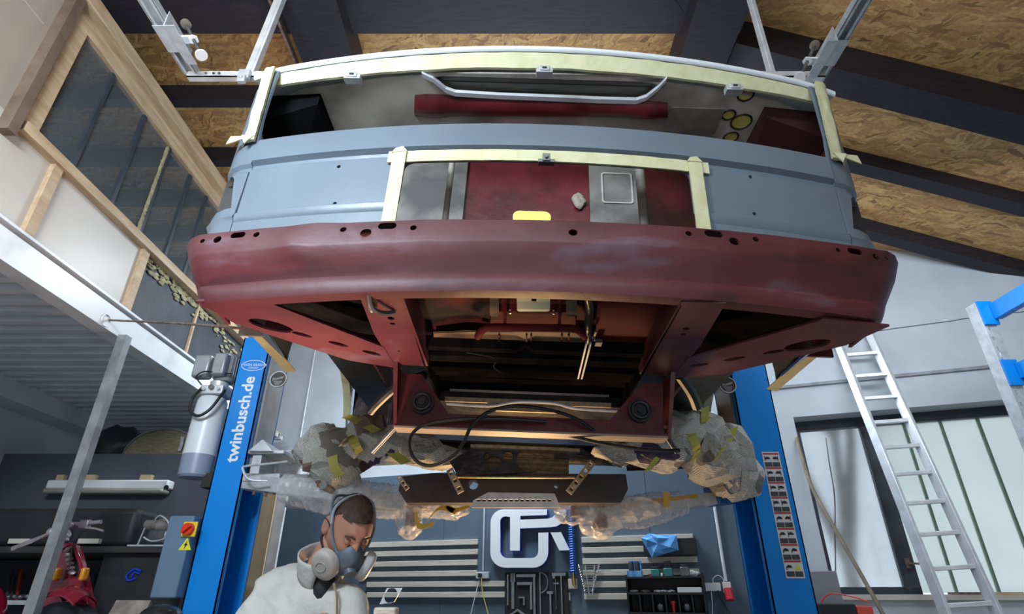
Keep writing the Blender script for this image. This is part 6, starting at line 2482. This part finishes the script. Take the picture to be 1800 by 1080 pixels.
b = MB()
b.tube(smoothpts([Wpx(1400, 770, 0.02), Wpx(1407, 795, 0.06), Wpx(1428, 859, 0.12), Wpx(1476, 945, 0.20), Wpx(1520, 1022, 0.26), Wpx(1553, 1082, 0.30), Wpx(1590, 1150, 0.32)], 8), 0.012, 10)
b.build('brown_hose', mat('khaki_rubber_hose', (0.22, 0.19, 0.12), (0.32, 0.28, 0.19), rough=0.6, scale=14), label='thick khaki brown hose drooping across the left window sash', cat='hose')
MB().tube(smoothpts([Wpx(1452, 770, 0.0 - 0.1), Wpx(1458, 815, -0.08), Wpx(1467, 873, -0.08), Wpx(1468, 950, -0.08), Wpx(1469, 1022, -0.08)], 6), 0.004, 6).build('thin_cable', STEEL_DARK, label='thin dark cable hanging in front of the left sash', cat='cable')

# pallet rack
rk = thing('pallet_rack', 'blue and galvanised pallet rack upright at the right edge', 'rack', (2.78, 3.0, FZ))
pl = aty(1722, 552, 3.0)
b = MB()
hs = []
for k in range(44):
    z = 1.52 - k * 0.065
    hs.append([(2.765, z - 0.012), (2.777, z - 0.012), (2.777, z + 0.012), (2.765, z + 0.012)])
b.plate([(2.752, FZ + 0.01), (2.822, FZ + 0.01), (2.822, 1.56), (2.752, 1.56)], hs, lambda x, z, d: (x, 3.0 + d, z), 0.004)
b.box2((2.752, 3.004, FZ + 0.01), (2.756, 3.08, 1.56))
b.box2((2.818, 3.004, FZ + 0.01), (2.822, 3.08, 1.56))
b.build('upright', GALV, rk)
for (pa_, pb_), z, h in ((((1738, 560), (1800, 515)), 1.49, 0.10), (((1782, 665), (1800, 650)), 1.12, 0.09)):
    p, q = Vector((2.835, 2.985, z)), Vector((2.835, 0.9, z))
    b = MB()
    b.bar(p, q, 0.045, h)
    b.build('beam', BLUE, rk, bevel=0.004)
    MB().box2((2.75, 2.985, z - 0.08), (2.835, 2.999, z + 0.07)).build('beam_connector', BLUE, rk)
b = MB()


def shf(u, v_):
    return (2.93 + 0.30 * u, 3.20 + 0.012 * math.sin(u * 40) + 0.05 * u, -0.5 + 1.50 * v_)


b.grid(shf, 40, 4, thick=(0, 0.002, 0))
b.build('corrugated_clear_sheet', FILM, label='clear corrugated plastic sheet standing by the window at the right edge', cat='plastic sheet')

# boxes and clutter under the window
GBX = mat('grey_cabinet_paint', (0.24, 0.25, 0.26), (0.3, 0.31, 0.32), rough=0.5, scale=5)
a0, a1 = wp(1422, 1060, 0.35), wp(1470, 1004, 0.35)
t = thing('grey_cabinet', 'plain grey box between the right lift column and the window', 'cabinet', W((a0[0] + a1[0]) / 2, FZ, 0.25))
MB().wbox(a0[0], a1[0], FZ, a1[1], 0.35, 0.12).build('carcass', GBX, t, bevel=0.004)
MB().wbox(a0[0] + 0.01, a1[0] - 0.01, FZ + 0.1, a1[1] - 0.08, 0.354, 0.351).build('door', GBX, t)
a0, a1 = wp(1440, 1085, 0.45), wp(1525, 1062, 0.45)
t = thing('battery_charger', 'black and red battery charger with a red cable below the window', 'charger', W((a0[0] + a1[0]) / 2, a0[1] - 0.1, 0.45))
MB().wbox(a0[0], a1[0] - 0.08, FZ + 0.9, a1[1], 0.56, 0.40).build('housing', BLACK, t, bevel=0.006)
MB().wbox(a1[0] - 0.08, a1[0], FZ + 0.9, a1[1] - 0.01, 0.56, 0.40).build('side_panel', mat('signal_red', (0.75, 0.045, 0.012)), t, bevel=0.006)
MB().tube(smoothpts([W(a0[0] + 0.02, a1[1] + 0.01, 0.5), W(a0[0] + 0.08, a1[1] + 0.05, 0.5), W(a0[0] + 0.2, a1[1] + 0.03, 0.5), W(a1[0], a1[1] + 0.005, 0.5)], 6), 0.004, 6).build('lead', mat('signal_red', (0.75, 0.045, 0.012)), t)
b = MB()
b.wbox(a0[0] - 0.1, a1[0] + 0.3, FZ + 0.86, FZ + 0.899, 0.60, 0.36)
for u in (a0[0] - 0.06, a1[0] + 0.26):
    for o_ in (0.57, 0.39):
        b.wbox(u - 0.02, u + 0.02, FZ, FZ + 0.86, o_ + 0.015, o_ - 0.015)
b.build('side_table', PLY, label='low wooden stand carrying the battery charger under the window', cat='table')
for k, (x0, x1, y, lab) in enumerate(((1672, 1730, 1046, 'brown wood strip on the sill behind the ladder foot'), (1745, 1798, 1046, 'pale wood strip at the right end of the window sill'))):
    a0, a1 = wp(x0, y, 0.0), wp(x1, y, 0.0)
    MB().wbox(a0[0], a1[0], WZ0 - 0.0015, WZ0 + 0.012, 0.02, -0.06).build('wood_strip', PINE if k else RUST, label=lab, cat='wood')

# ================================================================== THE WORKER
def skin(nodes, edges, root, sub=2):
    """grow one smooth surface along a skeleton; returns its mesh data in eye-relative coordinates"""
    names_ = list(nodes)
    me = bpy.data.meshes.new('skeleton')
    me.from_pydata([Vector(nodes[n][0]) for n in names_], [(names_.index(a), names_.index(c)) for a, c in edges], [])
    o = bpy.data.objects.new('skeleton', me)
    COL.objects.link(o)
    md = o.modifiers.new('skin', 'SKIN')
    md.use_smooth_shade = True
    md.branch_smoothing = 0.6
    for i, n in enumerate(names_):
        r = nodes[n][1]
        me.skin_vertices[0].data[i].radius = r if isinstance(r, tuple) else (r, r)
        me.skin_vertices[0].data[i].use_root = (n == root)
    if sub:
        s_ = o.modifiers.new('sub', 'SUBSURF')
        s_.levels = sub
        s_.render_levels = sub
    bpy.context.view_layer.update()
    out = bpy.data.meshes.new_from_object(o.evaluated_get(bpy.context.evaluated_depsgraph_get()))
    bpy.data.objects.remove(o)
    return out


def add_mesh(mb, me, fn=None):
    vs = [mb.v(fn(v.co) if fn else v.co) for v in me.vertices]
    for p in me.polygons:
        mb.f([vs[i] for i in p.vertices])


man = thing('person', 'person in a pale overall and half-mask respirator bending over a film dispenser', 'person', (-0.70, 2.1, FZ))
SKIN = mat('skin', (0.42, 0.20, 0.13), (0.50, 0.26, 0.18), rough=0.5, scale=9)
JACK = mat('pale_overall_cloth', (0.44, 0.43, 0.39), (0.56, 0.55, 0.51), rough=0.75, scale=3, bump=0.8, bscale=10)

HC = aty(613, 930, 1.98)                         # middle of the head
Fd = Vector((0.50, -0.60, -0.64)).normalized()   # where the face points
Ud = Vector((0.30, -0.35, 0.85))
Ud = (Ud - Fd * Ud.dot(Fd)).normalized()
Xd = Fd.cross(Ud)
HM = Matrix((Xd, Fd, Ud)).transposed()            # head frame: x to his right or left, y forward, z up
HS = 0.90


def hp(x, y, z):
    return HC + HM @ (Vector((x, y, z)) * HS)


def g(d, x, y, z, w):
    return math.exp(-((d.x - x) ** 2 + (d.y - y) ** 2 + (d.z - z) ** 2) / (w * w))


def face(d, q):
    x, y, z = q
    if d.z < 0:
        k = -d.z
        x *= 1 - 0.30 * k * k
        if d.y < 0:
            y *= 1 - 0.45 * k
        else:
            y *= 1 + 0.03 * k
    if d.y > 0:
        y *= 0.96
    n_ = Vector((d.x, d.y, d.z))
    o = 0.0
    o += 0.020 * g(d, 0, 0.98, -0.16, 0.16) + 0.010 * g(d, 0, 0.98, 0.05, 0.12)
    o += 0.006 * g(d, 0.28, 0.93, 0.24, 0.18) + 0.006 * g(d, -0.28, 0.93, 0.24, 0.18)
    o -= 0.012 * g(d, 0.33, 0.93, 0.06, 0.14) + 0.012 * g(d, -0.33, 0.93, 0.06, 0.14)
    o += 0.006 * g(d, 0.5, 0.8, -0.2, 0.25) + 0.006 * g(d, -0.5, 0.8, -0.2, 0.25)
    o += 0.006 * g(d, 0, 0.85, -0.52, 0.16) - 0.006 * g(d, 0, 0.9, -0.62, 0.1) + 0.010 * g(d, 0, 0.7, -0.82, 0.25)
    return Vector((x, y, z)) + n_ * o


body = MB()
# torso, legs and arms, all one surface
N = {
    'pelvis': ((-0.76, 2.14, -0.42), (0.15, 0.12)), 'waist': ((-0.73, 2.12, -0.26), (0.11, 0.09)), 'chest': ((-0.67, 2.08, -0.12), (0.10, 0.08)),
    'upper': ((-0.64, 2.06, -0.01), (0.06, 0.05)), 'neckbase': ((-0.625, 2.02, 0.06), 0.060), 'neck': ((-0.600, 2.01, 0.115), 0.052), 'skull': (tuple(hp(0, -0.03, -0.02)), 0.055),
    'sh_a': ((-0.76, 2.05, -0.01), 0.045), 'el_a': ((-0.835, 1.92, -0.25), 0.040), 'wr_a': ((-0.565, 1.765, -0.085), 0.029), 'pa_a': ((-0.485, 1.74, -0.055), (0.030, 0.017)),
    'sh_b': ((-0.525, 2.00, -0.02), 0.045), 'el_b': ((-0.452, 1.93, -0.27), 0.040), 'wr_b': ((-0.405, 1.78, -0.105), 0.029), 'pa_b': ((-0.390, 1.705, -0.075), (0.030, 0.017)),
    'hip_a': ((-0.85, 2.14, -0.50), 0.095), 'kn_a': ((-0.86, 2.10, -0.86), 0.062), 'an_a': ((-0.86, 2.17, FZ + 0.09), 0.042), 'to_a': ((-0.80, 2.02, FZ + 0.04), (0.045, 0.035)),
    'hip_b': ((-0.67, 2.15, -0.50), 0.095), 'kn_b': ((-0.62, 2.08, -0.86), 0.062), 'an_b': ((-0.62, 2.17, FZ + 0.09), 0.042), 'to_b': ((-0.54, 2.02, FZ + 0.04), (0.045, 0.035)),
}
Ed = [('pelvis', 'waist'), ('waist', 'chest'), ('chest', 'upper'), ('upper', 'neckbase'), ('neckbase', 'neck'), ('neck', 'skull'), ('upper', 'sh_a'), ('sh_a', 'el_a'), ('el_a', 'wr_a'), ('wr_a', 'pa_a'),
      ('upper', 'sh_b'), ('sh_b', 'el_b'), ('el_b', 'wr_b'), ('wr_b', 'pa_b'), ('pelvis', 'hip_a'), ('hip_a', 'kn_a'), ('kn_a', 'an_a'), ('an_a', 'to_a'), ('pelvis', 'hip_b'), ('hip_b', 'kn_b'), ('kn_b', 'an_b'), ('an_b', 'to_b')]
add_mesh(body, skin(N, Ed, 'pelvis'))
# fingers: four of unequal length and a thumb, each bent
for w_, p_, side in (('wr_a', 'pa_a', 1), ('wr_b', 'pa_b', -1)):
    W0, P0 = Vector(N[w_][0]), Vector(N[p_][0])
    d = (P0 - W0).normalized()
    up_ = Vector((0, 0, 1))
    s_ = d.cross(up_).normalized() * side
    dn = s_.cross(d) * side
    if dn.z > 0:
        dn = -dn
    for k, L_ in enumerate((0.062, 0.072, 0.068, 0.054)):
        a0_ = P0 + s_ * (0.026 - 0.017 * k) * 1.0 - d * 0.004
        a1_ = a0_ + d * L_ * 0.5 + dn * L_ * 0.12
        a2_ = a1_ + d * L_ * 0.26 + dn * L_ * 0.28
        a3_ = a2_ + d * L_ * 0.08 + dn * L_ * 0.26
        add_mesh(body, skin({'a': (a0_, 0.0095), 'b': (a1_, 0.0085), 'c': (a2_, 0.008), 'd': (a3_, 0.0065)}, [('a', 'b'), ('b', 'c'), ('c', 'd')], 'a', 1))
    a0_ = W0 + d * 0.035 + s_ * 0.018
    a1_ = a0_ + s_ * 0.028 + d * 0.022 + dn * 0.008
    a2_ = a1_ + s_ * 0.006 + d * 0.030 + dn * 0.010
    add_mesh(body, skin({'a': (a0_, 0.012), 'b': (a1_, 0.010), 'c': (a2_, 0.008)}, [('a', 'b'), ('b', 'c')], 'a', 1))
body.sphere(HC, (0.078 * HS, 0.100 * HS, 0.120 * HS), 56, 40, HM, face)
for s in (-1, 1):
    def ear(d, q):
        k = 1 - 0.45 * math.exp(-((d.y - 0.1) ** 2 + (d.z - 0.1) ** 2) / 0.25) * (1 if d.x * s > 0 else 0)
        return Vector((q.x * k, q.y, q.z * (1.15 if d.z > 0 else 0.85)))
    body.sphere(hp(s * 0.079, -0.012, -0.005), (0.012, 0.020, 0.034), 16, 12, HM @ Matrix.Rotation(0.25 * s, 3, 'Z'), ear)
body.build('body', SKIN, man, ang=180)
for s in (-1, 1):
    MB().sphere(hp(s * 0.031, 0.083, 0.006), 0.011, 12, 8).build('eye', mat('lowered_eyelid', (0.34, 0.15, 0.10), rough=0.5), man)
    b = MB()
    b.tube(smoothpts([hp(s * 0.014, 0.0985, 0.024), hp(s * 0.030, 0.0955, 0.030), hp(s * 0.048, 0.084, 0.025)], 4), [0.0035] * 9, 6)
    b.build('eyebrow', mat('dark_brown_hair', (0.035, 0.022, 0.016), (0.07, 0.045, 0.03), rough=0.8, scale=40), man)
HAIR = MATS['dark_brown_hair']


def hairfn(d, q):
    v_ = face(d, q)
    return v_ * 1.045 + Vector((0, 0, 0.003)) + Vector((d.x, d.y, d.z)) * 0.003 * noise.noise(Vector((d.x * 14, d.y * 14, d.z * 14)))


hb = MB()
tmp = MB()
tmp.sphere((0, 0, 0), (0.078 * HS, 0.100 * HS, 0.120 * HS), 72, 52, None, hairfn)
vm = {}
for fa in tmp.bm.faces:
    keepf = True
    for v_ in fa.verts:
        n_ = Vector((v_.co.x / 0.08, v_.co.y / 0.104, v_.co.z / 0.125))
        n_.normalize()
        # short hair: crown, sides above the ears, back of the head
        line = 0.60 - 0.12 * abs(n_.x) if n_.y > 0.30 else (0.60 - 0.55 * (0.30 - n_.y) / 0.55 if n_.y > -0.25 else -0.45)
        if n_.z < line:
            keepf = False
    if keepf:
        vs = []
        for v_ in fa.verts:
            if v_ not in vm:
                vm[v_] = hb.v(HC + HM @ v_.co)
            vs.append(vm[v_])
        hb.f(vs)
tmp.bm.free()
hb.build('hair', HAIR, man, ang=180)

# clothing
def cloth(caps, voxel=0.012, smooth=10, fn=None):
    """melt tapered limbs into one garment surface"""
    mb_ = MB()
    for (p, q, r1, r2) in caps:
        p, q = Vector(p), Vector(q)
        L_ = (q - p).length
        n_ = max(2, int(L_ / 0.02))
        for i in range(n_ + 1):
            t_ = i / n_
            rr = r1 if isinstance(r1, tuple) else (r1, r1, r1)
            r_2 = r2 if isinstance(r2, tuple) else (r2, r2, r2)
            mb_.sphere(p.lerp(q, t_), tuple(rr[k] + (r_2[k] - rr[k]) * t_ for k in range(3)), 14, 10)
    me = bpy.data.meshes.new('cloth')
    mb_.bm.to_mesh(me)
    mb_.bm.free()
    o = bpy.data.objects.new('cloth', me)
    COL.objects.link(o)
    m1 = o.modifiers.new('r', 'REMESH')
    m1.mode = 'VOXEL'
    m1.voxel_size = voxel
    m2 = o.modifiers.new('s', 'SMOOTH')
    m2.iterations = smooth
    m2.factor = 0.6
    bpy.context.view_layer.update()
    out = bpy.data.meshes.new_from_object(o.evaluated_get(bpy.context.evaluated_depsgraph_get()))
    bpy.data.objects.remove(o)
    return out


def wrinkle(co):
    p = Vector(co)
    w = 0.010 * noise.noise(p * 6) + 0.022 * (0.2 - abs(noise.noise(Vector((p.x * 13 + p.z * 10, p.y * 6, p.z * 5 - p.x * 5))))) + 0.008 * noise.noise(Vector((p.x * 22 + p.z * 8, p.y * 12, p.z * 10)))
    c_ = Vector((-0.66, 2.08, p.z))
    return p + (p - c_).normalized() * w


S_A, E_A, C_A = (-0.765, 2.06, 0.005), (-0.835, 1.92, -0.25), (-0.60, 1.78, -0.105)
S_B, E_B, C_B = (-0.520, 2.00, -0.03), (-0.452, 1.93, -0.27), (-0.410, 1.81, -0.135)
jb = MB()
add_mesh(jb, cloth([((-0.76, 2.14, -0.50), (-0.72, 2.11, -0.28), (0.185, 0.15, 0.10), (0.175, 0.14, 0.10)), ((-0.72, 2.11, -0.28), (-0.665, 2.07, -0.10), (0.175, 0.14, 0.10), (0.17, 0.125, 0.09)),
                    ((-0.665, 2.07, -0.10), (-0.640, 2.05, -0.01), (0.17, 0.125, 0.09), (0.10, 0.09, 0.06)), ((-0.640, 2.06, 0.0), (-0.622, 2.045, 0.045), (0.085, 0.08, 0.05), (0.070, 0.070, 0.04)),
                    ((-0.66, 2.07, 0.01), (-0.72, 2.09, 0.03), 0.075, 0.075), ((-0.72, 2.09, 0.03), S_A, 0.075, 0.080), (S_A, E_A, 0.080, 0.066), (E_A, C_A, 0.066, 0.045), ((-0.60, 2.05, -0.01), S_B, 0.075, 0.070), (S_B, E_B, 0.072, 0.062), (E_B, C_B, 0.062, 0.045)]), wrinkle)
jb.build('overall_top', JACK, man, ang=180)
# stand-up collar, open at the front
b = MB()
nc = Vector((-0.618, 2.025, 0.080))
ax = (Vector((-0.600, 2.005, 0.13)) - nc).normalized()
u_ = ax.cross(Vector((0.6, -0.75, 0))).normalized()
w_ = ax.cross(u_)
if w_.dot(Fd) < 0:
    w_ = -w_


def col(u, t):
    a = math.radians(28 + 304 * u)
    r = 0.070 + 0.016 * t + 0.004 * noise.noise(Vector((u * 9, t * 3, 0)))
    return nc + (w_ * math.cos(a) + u_ * math.sin(a)) * r + ax * (-0.025 + 0.075 * t - 0.02 * abs(math.sin(a)) * t) - ax * 0.025 * math.cos(a) * (1 - t)


b.grid(col, 30, 5)
b.build('collar', JACK, man, solid=0.005, ang=180)
b = MB()
b.sphere(nc + Fd * 0.050 - Vector((0, 0, 0.02)), (0.035, 0.035, 0.06), 14, 10)
b.build('dark_undershirt', BLACK, man)
b = MB()
zp0, zp1 = aty(592, 1004, 1.84), aty(590, 1075, 1.83)
b.tube(smoothpts([aty(587, 1026, 1.925), aty(589, 1036, 1.92), aty(592, 1050, 1.915), aty(592, 1085, 1.92)], 5), 0.004, 6)
b.build('zip', mat('brass_brown_zip', (0.25, 0.18, 0.12), rough=0.4), man)
# dark trousers over the legs
T_ = {'pelvis': ((-0.76, 2.14, -0.50), (0.165, 0.135)), 'hip_a': ((-0.85, 2.14, -0.60), 0.105), 'kn_a': ((-0.86, 2.10, -0.86), 0.080), 'an_a': ((-0.86, 2.16, FZ + 0.12), 0.064),
      'hip_b': ((-0.67, 2.15, -0.60), 0.105), 'kn_b': ((-0.62, 2.08, -0.86), 0.080), 'an_b': ((-0.62, 2.16, FZ + 0.12), 0.064)}
b = MB()
add_mesh(b, skin(T_, [('pelvis', 'hip_a'), ('hip_a', 'kn_a'), ('kn_a', 'an_a'), ('pelvis', 'hip_b'), ('hip_b', 'kn_b'), ('kn_b', 'an_b')], 'pelvis'))
b.build('trousers', mat('dark_work_cloth', (0.05, 0.055, 0.065), rough=0.8), man, ang=180)
for s, x in ((-1, -0.83), (1, -0.58)):
    b = MB()
    b.sphere((x, 2.09, FZ + 0.052), (0.055, 0.145, 0.052), 18, 12, Matrix.Rotation(-0.45, 3, 'Z'), lambda d, q: Vector((q.x, q.y, max(q.z, -0.045))))
    b.build('shoe', BLACK, man)

# half-mask respirator
MASK = mat('grey_blue_rubber', (0.055, 0.080, 0.105), (0.075, 0.10, 0.13), rough=0.5, scale=7)
rp = MB()


def maskfn(d, q):
    k = 1 + 0.12 * g(d, 0, 0.95, 0.3, 0.3)
    return Vector((q.x * (1 - 0.35 * max(0, d.z)), q.y * k, q.z))


rp.sphere(hp(0, 0.078, -0.058), (0.052, 0.050, 0.058), 28, 20, HM, maskfn)
rp.cyl(hp(0, 0.12, -0.075), hp(0, 0.142, -0.082), 0.020, 0.017, n=20)
mk = rp.build('respirator', MASK, man, ang=50)
CART = mat('white_filter_plastic', (0.55, 0.55, 0.54), (0.62, 0.62, 0.61), rough=0.4)
CARTD = mat('dusty_filter_plastic', (0.30, 0.27, 0.25), (0.38, 0.35, 0.32), rough=0.5)
for s in (-1, 1):
    ctr = Vector((s * 0.080, 0.090, -0.085))
    ax_ = Vector((s * 0.80, 0.55, -0.10)).normalized()
    b = MB()
    P_ = [hp(*(ctr + ax_ * t_)) for t_ in (-0.020, -0.016, 0.004, 0.014, 0.018)]
    b.tube(P_, [0.040, 0.047, 0.047, 0.040, 0.030], 26)
    crt = b.build('filter_cartridge', CART if s < 0 else CARTD, mk, ang=50)
    b = MB()
    c_ = hp(*(ctr + ax_ * 0.019))
    e1 = HM @ ax_.orthogonal().normalized()
    e2 = (HM @ ax_).cross(e1)
    b.tube([c_ + (e1 * math.cos(a) * 0.020 + e2 * math.sin(a) * 0.014) for a in [2 * math.pi * k / 20 for k in range(20)]], 0.0015, 5, closed=True)
    b.build('moulded_ring', CARTD, mk)
    b = MB()
    b.tube([hp(*(Vector((s * 0.035, 0.095, -0.070)))), hp(*(ctr - ax_ * 0.01))], [0.024, 0.028], 16)
    b.build('filter_mount', MASK, mk)
    b = MB()
    b.tube(smoothpts([hp(s * 0.046, 0.088, -0.045), hp(s * 0.070, 0.055, -0.012), hp(s * 0.083, 0.022, 0.028), hp(s * 0.082, -0.03, 0.060), hp(s * 0.060, -0.075, 0.078), hp(0, -0.103, 0.070)], 5), 0.0045, 6)
    b.build('head_strap', mat('blue_grey_strap', (0.14, 0.19, 0.24), rough=0.6), mk)
    b = MB()
    b.tube(smoothpts([hp(s * 0.083, 0.022, 0.028), hp(s * 0.079, -0.01, 0.066), hp(s * 0.052, -0.02, 0.104), hp(0, -0.025, 0.124)], 5), 0.0050, 6)
    b.build('crown_strap', mat('pale_blue_strap', (0.30, 0.38, 0.45), rough=0.6), mk)
    b = MB()
    b.tube(smoothpts([hp(s * 0.052, 0.082, -0.080), hp(s * 0.074, 0.03, -0.070), hp(s * 0.066, -0.04, -0.060), hp(0, -0.082, -0.055)], 5), 0.0035, 6)
    b.build('neck_strap', BLACK, mk)
    b = MB()
    b.tube(smoothpts([hp(s * 0.080, 0.018, 0.012), hp(s * 0.088, -0.01, 0.022), hp(s * 0.088, -0.036, 0.012)], 4), 0.002, 6)
    b.build('ear_wire', BLACK, man)

# the thing in his hands: a clear film dispenser with a ring-shaped guide
t = thing('film_dispenser', 'clear plastic film dispenser with a ring-shaped guide held by the worker', 'dispenser', (-0.37, 1.60, -0.17))
DY = 1.62
p00, p10, p11, p01 = [aty(px, py, DY) for px, py in ((667, 1063), (693, 1059), (707, 1034), (680, 1034))]
b = MB()
cx2 = [(p.x, p.z) for p in (p00, p10, p11, p01)]
ce = (sum(q[0] for q in cx2) / 4, sum(q[1] for q in cx2) / 4)
b.plate(cx2, [circ(ce[0], ce[1], 0.016, 18, 0.018, -0.5)], lambda x, z, d: (x, DY + d, z), 0.004)
b.build('ring_guide', mat('clear_scratched_plastic', (0.55, 0.57, 0.58), rough=0.2, alpha=0.75), t)
b = MB()
a_, c_ = aty(660, 1068, DY), aty(696, 1100, DY)
b.box2((a_.x, DY - 0.02, c_.z), (c_.x, DY + 0.03, a_.z))
b.build('film_roll_body', mat('amber_film_roll', (0.42, 0.36, 0.28), (0.6, 0.56, 0.5), rough=0.3, scale=30, stretch=(1, 1, 9)), t, bevel=0.005)
b = MB()
b.bar(aty(690, 1075, DY + 0.02), Vector((-0.388, 1.67, -0.085)), 0.02, 0.02)
b.build('grip', BLACK, t)
